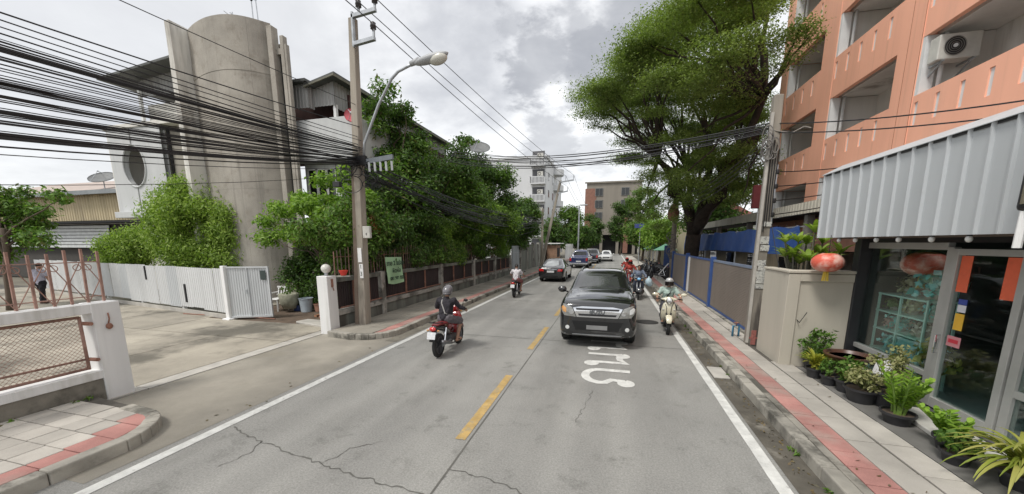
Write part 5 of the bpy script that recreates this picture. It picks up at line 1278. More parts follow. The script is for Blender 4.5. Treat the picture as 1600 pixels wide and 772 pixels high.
AX = {'front': ((0, -1, 0), lambda a, b: (a, 9, b)), 'rear': ((0, 1, 0), lambda a, b: (a, -9, b)), 'right': ((-1, 0, 0), lambda a, b: (9, a, b)), 'left': ((1, 0, 0), lambda a, b: (-9, a, b)), 'top': ((0, 0, -1), lambda a, b: (a, b, 9))}
def patch(bvh, poly, side, m, parent, name, off=.008, thick=.02, ringn=3, sub=5, smooth=True):
    """a thin piece lying on the shell; poly is a convex outline in the two axes across the view"""
    d, f0 = AX[side]; d = Vector(d); P = []
    for i in range(len(poly)):
        a = Vector(poly[i]); b = Vector(poly[(i + 1) % len(poly)])
        for k in range(sub): P.append(a.lerp(b, k / sub))
    c = sum(P, Vector((0, 0))) / len(P); n = len(P); top = []; last = None
    for k in range(1, ringn + 1):
        for p in P:
            q = c.lerp(p, k / ringn); hit, nor, _, _ = bvh.ray_cast(Vector(f0(q.x, q.y)), d)
            if hit is None: hit = last or Vector(f0(q.x, q.y)) * 0 + Vector((q.x if side in ('front', 'rear', 'top') else 0, 0, q.y)); nor = -d
            last = hit; top.append(hit - d * off)
    hit, nor, _, _ = bvh.ray_cast(Vector(f0(c.x, c.y)), d); hit = hit or top[0]
    v = [hit - d * off] + top; fs = [(0, 1 + i, 1 + (i + 1) % n) for i in range(n)]
    for k in range(ringn - 1):
        for i in range(n):
            a = 1 + k * n + i; b = 1 + k * n + (i + 1) % n; fs.append((a, b, b + n, a + n))
    kb = len(v); base = 1 + (ringn - 1) * n
    v += [p + d * thick for p in top[(ringn - 1) * n:]]
    for i in range(n): fs.append((base + i, base + (i + 1) % n, kb + (i + 1) % n, kb + i))
    o = MB().add(v, fs).build(name, m, parent, smooth=smooth, world=False)
    o.data.set_sharp_from_angle(angle=R_(50)); return o
def wheel(parent, c, r, w, m_rim, spokes=6, side=1, name='wheel', rr=.66):
    q = Matrix.Rotation(PI / 2 * side, 3, 'Y')
    t = MB().lathe([(r * rr, -w / 2), (r * .93, -w / 2), (r, -w * .36), (r, w * .36), (r * .93, w / 2), (r * rr, w / 2), (r * rr, -w / 2)], c, 26, q, close=False).build(name, m_rubber, parent, smooth=True, world=False); t.data.set_sharp_from_angle(angle=R_(35))
    rm = MB().lathe([(r * rr, -w * .3), (r * rr, w * .40), (r * rr * .9, w * .42), (r * rr * .86, w * .2), (.02, w * .16)], c, 24, q, close=False)
    for k in range(spokes):
        a = 2 * PI * k / spokes; p1 = Vector(c) + q @ Vector((r * .1 * math.cos(a), r * .1 * math.sin(a), w * .34)); p2 = Vector(c) + q @ Vector((r * rr * .93 * math.cos(a), r * rr * .93 * math.sin(a), w * .36)); rm.bar(p1, p2, r * .13, w * .12, q @ Vector((0, 0, 1)))
    rm.lathe([(r * .16, w * .1), (r * .15, w * .40), (.01, w * .42)], c, 14, q, close=False)
    rm.build('rim', m_rim, t, world=False); return t
def paint(name, col, rough=.16): return mat(name, col, rough, .0, var=.04, spec=.6, coat=1.0)
m_rim = mat('alloy_rim', (.42, .43, .44), .35, .8); m_rimd = mat('dark_rim', (.10, .10, .11), .4, .7)
m_lens = mat('headlight_lens', (.27, .27, .255), .08, .2, var=.25, scale=14, coat=1.0); m_amber = mat('amber_lens', (.60, .30, .10), .15, var=.2, coat=.6); m_tail = mat('tail_lens', (.55, .02, .02), .12, var=.2, scale=10, coat=1.0)
m_plate = mat('number_plate_white', (.62, .63, .64), .5, var=.15, scale=14); m_lampw = mat('fog_lens', (.70, .71, .70), .1, .1, coat=1)
# ---- black pickup, nearest vehicle
pk = thing('pickup_truck', 'black pickup truck with a chrome grille driving towards the camera in the right lane', 'pickup truck', (-.27, 11.26, 0), PI); pk.scale = (.98, 1, .96)
m_blk = paint('black_car_paint', (.012, .0125, .014), .12)
ST = [(2.60, .40, .66, .84, .58, .92), (2.57, .32, .84, 1.0, .74, 1.10), (2.45, .26, .915, 1.08, .80, 1.17), (2.2, .25, .935, 1.13, .83, 1.21, .03), (1.6, .27, .945, 1.16, .84, 1.26, .04), (1.22, .29, .94, 1.18, .83, 1.29, .03), (1.08, .30, .935, 1.16, .79, 1.33), (.35, .31, .93, 1.16, .71, 1.70), (.12, .31, .93, 1.14, .70, 1.75, .03), (-.5, .31, .93, 1.12, .70, 1.79, .03), (-1.1, .31, .93, 1.11, .655, 1.73), (-1.24, .31, .93, 1.11, .66, 1.68), (-1.42, .31, .93, 1.10, .82, 1.18, 0), (-1.5, .31, .93, 1.08, .88, 1.13, 0), (-2.5, .33, .93, 1.08, .88, 1.12, 0), (-2.6, .40, .90, 1.06, .86, 1.08, 0)]
body, bv = shell(ST, m_blk, pk, (1.68, -1.55), .37, .80)
for y in (1.68, -1.55):
    for s in (-1, 1): wheel(pk, (s * .80, y, .37), .37, .25, m_rim, 6, s)
MB().box(-.7, .7, -2.3, 2.3, .30, .5).build('underbody', m_black, pk, world=False)
patch(bv, [(-.755, 1.325), (.755, 1.325), (.665, 1.675), (-.665, 1.675)], 'front', mat('windscreen_glass', (.045, .05, .05), .06, var=.1, spec=.9), pk, 'windscreen', .006)  # glass base grey lifted to stand in for reflected sky
patch(bv, [(-.48, .80), (.48, .80), (.575, 1.03), (.36, 1.065), (-.36, 1.065), (-.575, 1.03)], 'front', m_chrome, pk, 'grille', .022)
gr = [c for c in pk.children if c.name.startswith('grille')][0]
for z0, z1, a in ((.835, .885, .43), (.975, 1.02, .49)): patch(bv, [(-a, z0), (a, z0), (a + .02, z1), (-a - .02, z1)], 'front', m_black, gr, 'grille_slot', .028, .01)
bd = text_mesh('badge', 'ISUZU', .105, mat('badge_grey', (.2, .21, .22), .3, .8), gr, Matrix.Translation((0, 2.668, .93)) @ Matrix.Rotation(PI, 4, 'Z') @ Matrix.Rotation(PI / 2, 4, 'X'), 'CENTER', .006, 1.25, world=False, bold=.004)
for s in (-1, 1):
    h = patch(bv, [(s * .50, .80), (s * .78, .82), (s * .875, .95), (s * .90, 1.10), (s * .78, 1.10), (s * .60, 1.035)][::s], 'front', m_lens, pk, 'headlight', .010)
    patch(bv, [(s * .74, .90), (s * .82, .92), (s * .865, 1.02), (s * .82, 1.06), (s * .74, 1.01)][::s], 'front', m_amber if s > 0 else m_lampw, h, 'lamp', .016, .01, 2, 3)
    patch(bv, [(s * .61 + .06 * math.cos(a) * s, .915 + .06 * math.sin(a)) for a in [2 * PI * k / 10 for k in range(10)]], 'front', m_chrome, h, 'reflector', .018, .01, 2, 1)
    patch(bv, [(s * .70 + .05 * math.cos(a), .53 + .05 * math.sin(a)) for a in [2 * PI * k / 12 for k in range(12)]], 'front', m_lampw, pk, 'fog_light', .015, .01, 2, 1)
    MB().ell((s * 1.05, .98, 1.27), (.125, .08, .10), 14, 8).bar((s * .88, .95, 1.19), (s * .98, .97, 1.22), .05, .04).build('mirror', m_blk, pk, smooth=True, world=False)
    sd = 'right' if s > 0 else 'left'
    patch(bv, [(.02, 1.22), (.88, 1.24), (.42, 1.60), (.02, 1.63)], sd, m_tint, pk, 'side_window', .004); patch(bv, [(-1.02, 1.17), (-.06, 1.17), (-.06, 1.62), (-.92, 1.62)], sd, m_tint, pk, 'side_window', .004)
    MB().tube([(s * .58, .05, 1.76), (s * .59, -.1, 1.80), (s * .59, -.9, 1.80), (s * .58, -1.05, 1.76)], .016, 6).build('roof_rail', m_steel, pk, world=False)
    MB().tube([(s * .62 - .06, 1.10, 1.345), (s * .14 - .06, 1.02, 1.39)], .010, 5).build('wiper', m_black, pk, world=False)
    MB().box(s * .80, s * .97, -.9, 1.1, .33, .37).build('side_step', m_steel, pk, world=False)
patch(bv, [(-.50, .47), (.50, .47), (.60, .70), (-.60, .70)], 'front', mat('black_grille', (.004, .004, .0045), .5), pk, 'lower_grille', .006)
patch(bv, [(-.78, .335), (.78, .335), (.78, .365), (-.78, .365)], 'front', m_steel, pk, 'bumper_strip', .008)
patch(bv, [(-.245, .50), (.245, .50), (.245, .60), (-.245, .60)], 'front', mat('plate_grey', (.22, .22, .22), .5), pk, 'number_plate', .03, .03)
patch(bv, [(-.55, 2.05), (-.47, 2.05), (-.52, 1.25), (-.60, 1.25)], 'top', m_blk, pk, 'bonnet_crease', .008, .012); patch(bv, [(.55, 2.05), (.47, 2.05), (.52, 1.25), (.60, 1.25)], 'top', m_blk, pk, 'bonnet_crease', .008, .012)
# ---- saloon cars
SS = [(2.28, .36, .62, .60, .5, .66), (2.22, .26, .76, .68, .6, .72), (2.0, .22, .84, .76, .66, .80), (1.3, .21, .865, .84, .7, .90, .03), (.95, .21, .87, .88, .70, .95), (.25, .21, .87, .91, .56, 1.36), (-.2, .21, .87, .92, .55, 1.44, .03), (-.8, .21, .87, .92, .55, 1.42), (-1.15, .21, .87, .92, .56, 1.34), (-1.72, .22, .86, .93, .62, 1.02), (-1.9, .23, .85, .92, .68, .99), (-2.15, .26, .80, .88, .66, .94), (-2.24, .34, .70, .80, .6, .86)]
def saloon(name, label, loc, rz, m_paint, group=None):
    t = thing(name, label, 'car', loc, rz, group); b, bv = shell(SS, m_paint, t, (1.38, -1.25), .31, .75)
    for y in (1.38, -1.25):
        for s in (-1, 1): wheel(t, (s * .75, y, .31), .31, .2, m_rim, 7, s)
    MB().box(-.65, .65, -2.0, 2.0, .20, .4).build('underbody', m_black, t, world=False)
    patch(bv, [(-.66, .965), (.66, .965), (.53, 1.34), (-.53, 1.34)], 'front', m_tint, t, 'windscreen', .005)
    patch(bv, [(-.60, 1.02), (.60, 1.02), (.53, 1.33), (-.53, 1.33)], 'rear', mat('rear_glass', (.34, .36, .37), .06, var=.3, spec=.8), t, 'rear_window', .005)
    for s in (-1, 1):
        sd = 'right' if s > 0 else 'left'
        patch(bv, [(-.25, .95), (.78, .95), (.30, 1.30), (-.25, 1.34)], sd, m_tint, t, 'side_window', .003); patch(bv, [(-1.2, .96), (-.31, .95), (-.31, 1.34), (-.95, 1.30)], sd, m_tint, t, 'side_window', .003)
        patch(bv, [(s * .42, .70), (s * .73, .70), (s * .76, .84), (s * .50, .84)][::s], 'rear', m_tail, t, 'tail_light', .012)
        patch(bv, [(s * .44, .56), (s * .74, .60), (s * .76, .72), (s * .55, .70)][::s], 'front', m_lens, t, 'headlight', .012)
        MB().ell((s * .95, .72, .97), (.09, .06, .07), 12, 8).bar((s * .84, .72, .94), (s * .9, .72, .95), .04, .03).build('mirror', m_paint, t, smooth=True, world=False)
    patch(bv, [(-.23, .62), (.23, .62), (.23, .74), (-.23, .74)], 'rear', m_plate, t, 'number_plate', .015); patch(bv, [(-.38, .80), (.38, .80), (.38, .825), (-.38, .825)], 'rear', m_chrome, t, 'trim_strip', .015)
    patch(bv, [(-.40, .48), (.40, .48), (.44, .62), (-.44, .62)], 'front', m_black, t, 'grille', .008); patch(bv, [(-.22, .40), (.22, .40), (.22, .50), (-.22, .50)], 'front', m_plate, t, 'number_plate', .015)
    patch(bv, [(-.5, .32), (.5, .32), (.5, .42), (-.5, .42)], 'rear', m_black, t, 'bumper_insert', .008)
    return t
saloon('saloon_car', 'black saloon car with red tail lights driving away in the left lane', (-3.68, 25.45, 0), R_(-1), m_blk)
saloon('saloon_car', 'white saloon car far down the road coming towards the camera', (-.75, 53.0, 0), PI, paint('white_car_paint', (.62, .62, .61)))
def pickup2(label, loc, rz, m_paint):
    t = thing('pickup_truck', label, 'pickup truck', loc, rz); b, bv = shell(ST, m_paint, t, (1.68, -1.55), .37, .80)
    for y in (1.68, -1.55):
        for s in (-1, 1): wheel(t, (s * .80, y, .37), .37, .25, m_rim, 6, s)
    MB().box(-.7, .7, -2.3, 2.3, .30, .5).build('underbody', m_black, t, world=False)
    patch(bv, [(-.66, 1.24), (.66, 1.24), (.60, 1.60), (-.60, 1.60)], 'rear', m_tint, t, 'rear_window', .006)
    for s in (-1, 1):
        patch(bv, [(s * .70, .72), (s * .86, .72), (s * .87, 1.0), (s * .72, 1.02)][::s], 'rear', m_tail, t, 'tail_light', .012)
        MB().ell((s * 1.0, .95, 1.15), (.11, .07, .09), 12, 8).bar((s * .88, .93, 1.1), (s * .95, .95, 1.1), .05, .04).build('mirror', m_paint, t, smooth=True, world=False)
        sd = 'right' if s > 0 else 'left'
        patch(bv, [(.02, 1.17), (.88, 1.17), (.42, 1.58), (.02, 1.62)], sd, m_tint, t, 'side_window', .004); patch(bv, [(-1.02, 1.17), (-.06, 1.17), (-.06, 1.62), (-.92, 1.62)], sd, m_tint, t, 'side_window', .004)
    MB().box(-.88, .88, -2.72, -2.58, .38, .52).build('bumper', m_chrome, t, bevel=.02, world=False); patch(bv, [(-.24, .62), (.24, .62), (.24, .74), (-.24, .74)], 'rear', m_plate, t, 'number_plate', .015)
    return t
pickup2('dark blue pickup truck driving away ahead of the black saloon', (-3.05, 39.3, 0), R_(-2), paint('navy_car_paint', (.022, .03, .09)))
pickup2('dark grey pickup truck with red tail lights just ahead of the dark blue one', (-2.35, 47.5, 0), R_(-3), paint('charcoal_car_paint', (.03, .032, .04)))

# ---------------------------------------------------------------- people
m_skin = mat('skin', (.36, .20, .135), .55, var=.08); m_hair = mat('black_hair', (.012, .01, .009), .5, var=.3, scale=30)
def caps(mb, segs):
    for s in segs:
        p, q, r0, r1 = Vector(s[0]), Vector(s[1]), s[2], s[3]
        mb.tube([p, q], [r0, r1], 12); mb.ell(p, r0, 12, 8); mb.ell(q, r1, 12, 8)
    return mb
_fold = bpy.data.textures.new('cloth_folds', 'CLOUDS'); _fold.noise_scale = .085; _fold.noise_depth = 2
def fuse(mb, name, m, parent, vox=.014, smooth=6, fold=0.):
    o = mb.build(name, m, None, smooth=True, world=False)
    r = o.modifiers.new('r', 'REMESH'); r.mode = 'VOXEL'; r.voxel_size = vox; r.use_smooth_shade = True
    s = o.modifiers.new('s', 'SMOOTH'); s.iterations = smooth; s.factor = .5
    if fold:
        d = o.modifiers.new('d', 'DISPLACE'); d.texture = _fold; d.strength = fold; d.mid_level = .45; d.texture_coords = 'LOCAL'
    bake(o); o.parent = parent
    for p in o.data.polygons: p.use_smooth = True
    return o
def hand_fingers(mb, wrist, dirv, side, up, curl=.9):
    """palm with four curled fingers and a thumb"""
    d = Vector(dirv).normalized(); up = Vector(up); up = (up - d * up.dot(d)).normalized(); lat = d.cross(up)
    w = Vector(wrist); palm = w + d * .05
    mb.tube([w, w + d * .085], [.028, .032], 8)
    for k, l in enumerate((.068, .078, .072, .056)):
        b = w + d * .085 + lat * (k - 1.5) * .019; pts = [b]; dd = d.copy()
        for j in range(3):
            dd = (dd * math.cos(curl * .55) - up * math.sin(curl * .55)).normalized(); pts.append(pts[-1] + dd * l / 3)
        mb.tube([w + d * .06 + lat * (k - 1.5) * .017] + pts, [.009, .009, .0085, .008, .007], 6)
    tb = w + d * .03 + lat * side * .03; mb.tube([tb, tb + d * .03 + lat * side * .025, tb + d * .06 + lat * side * .015 - up * .02], [.011, .010, .008], 6)
def person(label, loc, rz, J, clothes, head='helmet', cat='person', voxel=.014):
    """J: joint positions; clothes: dict of materials. One fused body, clothing and headgear as parts."""
    t = thing('person', label, cat, loc, rz)
    pel, chest, neck, hd = (Vector(J[k]) for k in ('pelvis', 'chest', 'neck', 'head'))
    mb = MB(); caps(mb, [(pel, chest, .125, .14), (chest, neck, .12, .055), (neck, hd, .05, .055)])
    for s in (-1, 1): caps(mb, [(pel, pel + Vector((s * .07, .0, -.02)), .10, .10)])
    f = Vector(J.get('face', (0, 1, 0))).normalized(); upv = (hd - neck).normalized(); rt_ = f.cross(upv).normalized()
    hq = Matrix((rt_, f, upv)).transposed()
    mb.ell(hd + upv * .07, (.075, .095, .115), 16, 12, hq); mb.ell(hd + f * .045 - upv * .01, (.05, .045, .05), 12, 8, hq)
    mb.ell(hd + f * .098 + upv * .045, (.013, .018, .02), 8, 6, hq)
    for s in (-1, 1): mb.ell(hd + rt_ * s * .077 + upv * .06, (.012, .022, .03), 8, 6, hq)
    for s, k in ((-1, 'L'), (1, 'R')):
        sh_, el, wr, hip, kn, an = (Vector(J[a + k]) for a in ('sh', 'el', 'wr', 'hip', 'kn', 'an'))
        caps(mb, [(chest, sh_, .09, .062), (sh_, el, .052, .042), (el, wr, .042, .028), (hip, kn, .088, .06), (kn, an, .058, .04)])
        toe = Vector(J.get('toe' + k, an + Vector((0, .17, -.05))))
        caps(mb, [(an, toe, .042, .032)])
    body = fuse(mb, 'body', clothes.get('skin', m_skin), t, voxel)
    hm = MB()
    for s, k in ((-1, 'L'), (1, 'R')):
        el, wr = Vector(J['el' + k]), Vector(J['wr' + k]); dv = (wr - el); g = Vector(J.get('hand', (0, .3, -.1)))
        hand_fingers(hm, wr, dv * .5 + g * dv.length, -s, (0, .3, 1))
    bmj = bmesh.new(); bmj.from_mesh(body.data); hv = [bmj.verts.new(v) for v in hm.v]
    for fc in hm.f:
        try: q = bmj.faces.new([hv[i] for i in fc]); q.smooth = True
        except ValueError: pass
    bmj.to_mesh(body.data); bmj.free()
    for s in (-1, 1):
        MB().ell(hd + f * .093 + rt_ * s * .032 + upv * .075, (.013, .006, .008), 8, 6, hq).build('eye', m_black, t, world=False)
    MB().ell(hd + f * .092 - upv * .012, (.024, .006, .007), 8, 6, hq).build('mouth', mat('lips', (.28, .11, .09), .5), t, world=False)
    # shirt
    mb = MB(); caps(mb, [(pel + Vector((0, 0, .02)), chest, .148, .165), (chest, neck - upv * .03, .135, .075)])
    mb.ell(pel.lerp(chest, .5), (.175, .135, .2), 14, 10)
    ln = clothes.get('sleeve', 'short')
    for s, k in ((-1, 'L'), (1, 'R')):
        sh_, el, wr = Vector(J['sh' + k]), Vector(J['el' + k]), Vector(J['wr' + k])
        caps(mb, [(chest, sh_, .11, .078)])
        if ln == 'long': caps(mb, [(sh_, el, .068, .058), (el, el.lerp(wr, .93), .056, .042)])
        else: caps(mb, [(sh_, sh_.lerp(el, .62), .07, .068)])
    fuse(mb, 'shirt', clothes['shirt'], t, voxel, 4, .055)
    mb = MB(); caps(mb, [(pel + Vector((-.06, 0, 0)), pel + Vector((.06, 0, 0)), .135, .135)])
    for s, k in ((-1, 'L'), (1, 'R')):
        hip, kn, an = Vector(J['hip' + k]), Vector(J['kn' + k]), Vector(J['an' + k])
        if clothes.get('legs', 'long') == 'long': caps(mb, [(hip, kn, .108, .08), (kn, an.lerp(kn, .1), .075, .058)])
        else: caps(mb, [(hip, hip.lerp(kn, .92), .112, .092)])
    fuse(mb, 'trousers' if clothes.get('legs', 'long') == 'long' else 'shorts', clothes['bottom'], t, voxel, 4, .04)
    for k in 'LR':
        an = Vector(J['an' + k]); toe = Vector(J.get('toe' + k, an + Vector((0, .17, -.05)))); mb = MB(); caps(mb, [(an + Vector((0, -.04, -.035)), toe + Vector((0, .01, -.01)), .043, .04)])
        fuse(mb, 'shoe', clothes.get('shoe', m_black), t, .012, 3)
    c = hd + upv * .075
    if head == 'helmet':
        mb = MB().ell(c + upv * .02 - f * .005, (.125, .145, .14), 20, 14, hq, z0=-.55).torus(1, .03, c - upv * .055, hq @ Matrix.Diagonal((.112, .13, 1)), 20, 5)
        h = mb.build('helmet', clothes['helmet'], t, smooth=True, world=False)
        vz = MB()
        vv = []
        for i in range(9):
            a = -1.15 + 2.3 * i / 8
            for z in (-.10, .035): vv.append(c + rt_ * math.sin(a) * .135 + f * (math.cos(a) * .155) + upv * z)
        vz.add(vv, [(2 * i, 2 * i + 2, 2 * i + 3, 2 * i + 1) for i in range(8)]); vz.add([v + f * .006 for v in vv], [(2 * i, 2 * i + 1, 2 * i + 3, 2 * i + 2) for i in range(8)])
        if clothes.get('visor'): vz.build('visor', clothes['visor'], h, smooth=True, world=False)
        MB().tube([c + rt_ * .105 - upv * .06, c - upv * .15 + f * .05, c - rt_ * .105 - upv * .06], .008, 5).build('strap', m_black, h, world=False)
    else:
        MB().ell(c + upv * .012 - f * .016, (.087, .10, .115), 18, 12, hq, z0=-.25).build('hair', m_hair, t, smooth=True, world=False)
    if clothes.get('bag'):
        sL, sR = Vector(J['shL']), Vector(J['hipR']); q = chest + f * .17; bk_ = chest - f * .175
        pts = [Vector(J['shL']).lerp(chest, .35) + upv * .09, q + Vector((-.04, 0, .02)), pel.lerp(chest, .25) + f * .16 + Vector((.13, 0, 0)), pel.lerp(chest, .2) + Vector((.18, 0, 0)), pel.lerp(chest, .45) - f * .17 + Vector((.06, 0, 0)), bk_ + Vector((-.05, 0, .06)), Vector(J['shL']).lerp(chest, .35) + upv * .09]
        MB().tube(pts, .016, 5).build('bag_strap', clothes['bag'], t, world=False)
    return t
def small(o, k=.93): o.scale = (k, k, k); return o
def ride(seat_z=.80, lean=.1, seat_y=-.18, grip=(.34, .34, 1.0), foot=(.17, .12, .28), knee=(.20, .30, .70), sc=1.0, hy=.0):
    P = Vector((0, seat_y, seat_z + .07)); Cc = P + Vector((0, lean + .02, .32)); Nk = Cc + Vector((0, .03, .165)); Hd = Nk + Vector((0, .03, .09))
    J = dict(pelvis=P, chest=Cc, neck=Nk, head=Hd)
    for s, k in ((-1, 'L'), (1, 'R')):
        sh_ = Cc + Vector((s * .175, .0, .11)); wr = Vector((s * grip[0], grip[1] - .06, grip[2])); el = sh_.lerp(wr, .5) + Vector((s * .075, -.05, -.06))
        J['sh' + k] = sh_; J['el' + k] = el; J['wr' + k] = wr; J['hip' + k] = P + Vector((s * .09, .02, -.01)); J['kn' + k] = Vector((s * knee[0], knee[1], knee[2])); J['an' + k] = Vector((s * foot[0], foot[1], foot[2])); J['toe' + k] = Vector((s * (foot[0] + .02), foot[1] + .16, foot[2] - .03))
    return J
# ---------------------------------------------------------------- motorbikes
def bike_wheel(t, y, r, w, m_r, spokes=5): return wheel(t, (0, y, r), r, w, m_r, spokes, 1, 'wheel', .74)
def mirror(mb_arm, t, s, base, tip, m_cap, m_arm=None, r=(.06, .02, .042)):
    o = MB().tube([base, (base[0] + (tip[0] - base[0]) * .4, base[1], tip[2] - .02), tip], .007, 5).ell(tip, r, 12, 8).build('mirror', m_cap, t, smooth=True, world=False); return o
def underbone(label, loc, rz, m_body, m_seat, m_under=None, light=None, group=None, lod=0):
    t = thing('motorbike', label, 'motorbike', loc, rz, group); m_under = m_under or m_black
    bike_wheel(t, .62, .285, .075, m_rimd); bike_wheel(t, -.62, .285, .085, m_rimd)
    MB().tube([(.07, .62, .285), (.075, .40, .86)], .022, 8).tube([(-.07, .62, .285), (-.075, .40, .86)], .022, 8).build('fork', m_steel, t, smooth=True, world=False)
    MB().sweep([(0, .30, .40, .055, .03), (0, .50, .585, .062, .02), (0, .66, .60, .062, .02), (0, .84, .50, .055, .02), (0, .92, .40, .04, .015)], 10).build('front_mudguard', m_body, t, smooth=True, world=False)
    MB().sweep([(0, .20, .40, .16, .03), (0, .30, .60, .22, .05), (0, .38, .82, .20, .06), (0, .42, .96, .12, .05)], 12).build('leg_shield', m_body, t, smooth=True, world=False)
    MB().sweep([(0, .44, .84, .05, .05), (0, .42, .97, .13, .08), (0, .40, 1.04, .12, .06), (0, .38, 1.08, .06, .03)], 12).build('handlebar_cowl', m_body, t, smooth=True, world=False)
    MB().ell((0, .50, .98), (.085, .04, .06), 14, 8).build('headlight', light or m_lens, t, smooth=True, world=False)
    hb = MB().tube([(-.36, .30, 1.03), (-.20, .36, 1.05), (0, .38, 1.03), (.20, .36, 1.05), (.36, .30, 1.03)], .012, 6).build('handlebar', m_steel, t, smooth=True, world=False)
    for s in (-1, 1):
        MB().tube([(s * .25, .34, 1.045), (s * .37, .295, 1.03)], .018, 8).build('grip', m_rubber, hb, world=False); mirror(None, t, s, (s * .22, .36, 1.05), (s * .34, .33, 1.24), m_black)
        MB().ell((s * .14, .47, .93), (.035, .03, .025), 8, 6).build('indicator', m_amber, t, world=False)
    MB().sweep([(0, .28, .50, .06, .06), (0, .05, .42, .08, .08), (0, -.15, .52, .10, .10), (0, -.40, .66, .105, .09), (0, -.70, .74, .085, .06), (0, -.86, .76, .05, .035)], 12).build('frame_body', m_under, t, smooth=True, world=False)
    MB().sweep([(0, .08, .70, .09, .04), (0, -.10, .755, .125, .045), (0, -.35, .775, .13, .045), (0, -.62, .80, .115, .04), (0, -.80, .80, .08, .025)], 12).build('seat', m_seat, t, smooth=True, world=False)
    MB().tube([(-.1, -.55, .83), (-.11, -.85, .87), (.11, -.85, .87), (.1, -.55, .83)], .012, 6).build('grab_rail', m_black, t, smooth=True, world=False)
    MB().ell((0, -.90, .735), (.085, .045, .055), 14, 8).build('tail_light', m_tail, t, smooth=True, world=False)
    MB().sweep([(0, -.78, .70, .055, .02), (0, -.92, .62, .06, .015), (0, -1.0, .46, .05, .012)], 8).build('rear_mudguard', m_black, t, smooth=True, world=False)
    MB().obox((0, -.985, .60), (.20, .008, .165), Matrix.Rotation(R_(-18), 3, 'X')).build('number_plate', m_plate, t, bevel=.003, world=False)
    for s in (-1, 1): MB().ell((s * .13, -.88, .70), (.03, .03, .022), 8, 6).build('indicator', m_amber, t, world=False)
    e = MB().box(-.11, .11, -.12, .22, .24, .42).cyl((0, .2, .33), (0, .36, .36), .075, .06, 12)
    e.build('engine', mat('engine_grey', (.12, .12, .125), .5, .6), t, bevel=.02, world=False)
    MB().bar((.09, -.05, .30), (.10, -.62, .285), .03, .05).bar((-.09, -.05, .30), (-.10, -.62, .285), .03, .07).build('swing_arm', m_steel, t, world=False)
    for s in (-1, 1): MB().tube([(s * .12, -.55, .32), (s * .12, -.42, .68)], .025, 8).build('shock', m_chrome, t, world=False)
    MB().tube([(.12, .25, .25), (.14, 0, .20), (.15, -.25, .26)], .018, 6).tube([(.15, -.2, .25), (.165, -.35, .30), (.175, -.78, .42)], [.035, .045, .048], 10).build('exhaust', mat('exhaust_steel', (.22, .22, .23), .35, .8), t, smooth=True, world=False)
    MB().tube([(-.24, .12, .27), (.24, .12, .27)], .014, 6).tube([(-.22, -.3, .33), (.22, -.3, .33)], .012, 6).tube([(-.1, -.05, .25), (-.22, -.12, .02)], .01, 5).build('footrest', m_black, t, world=False)
    return t
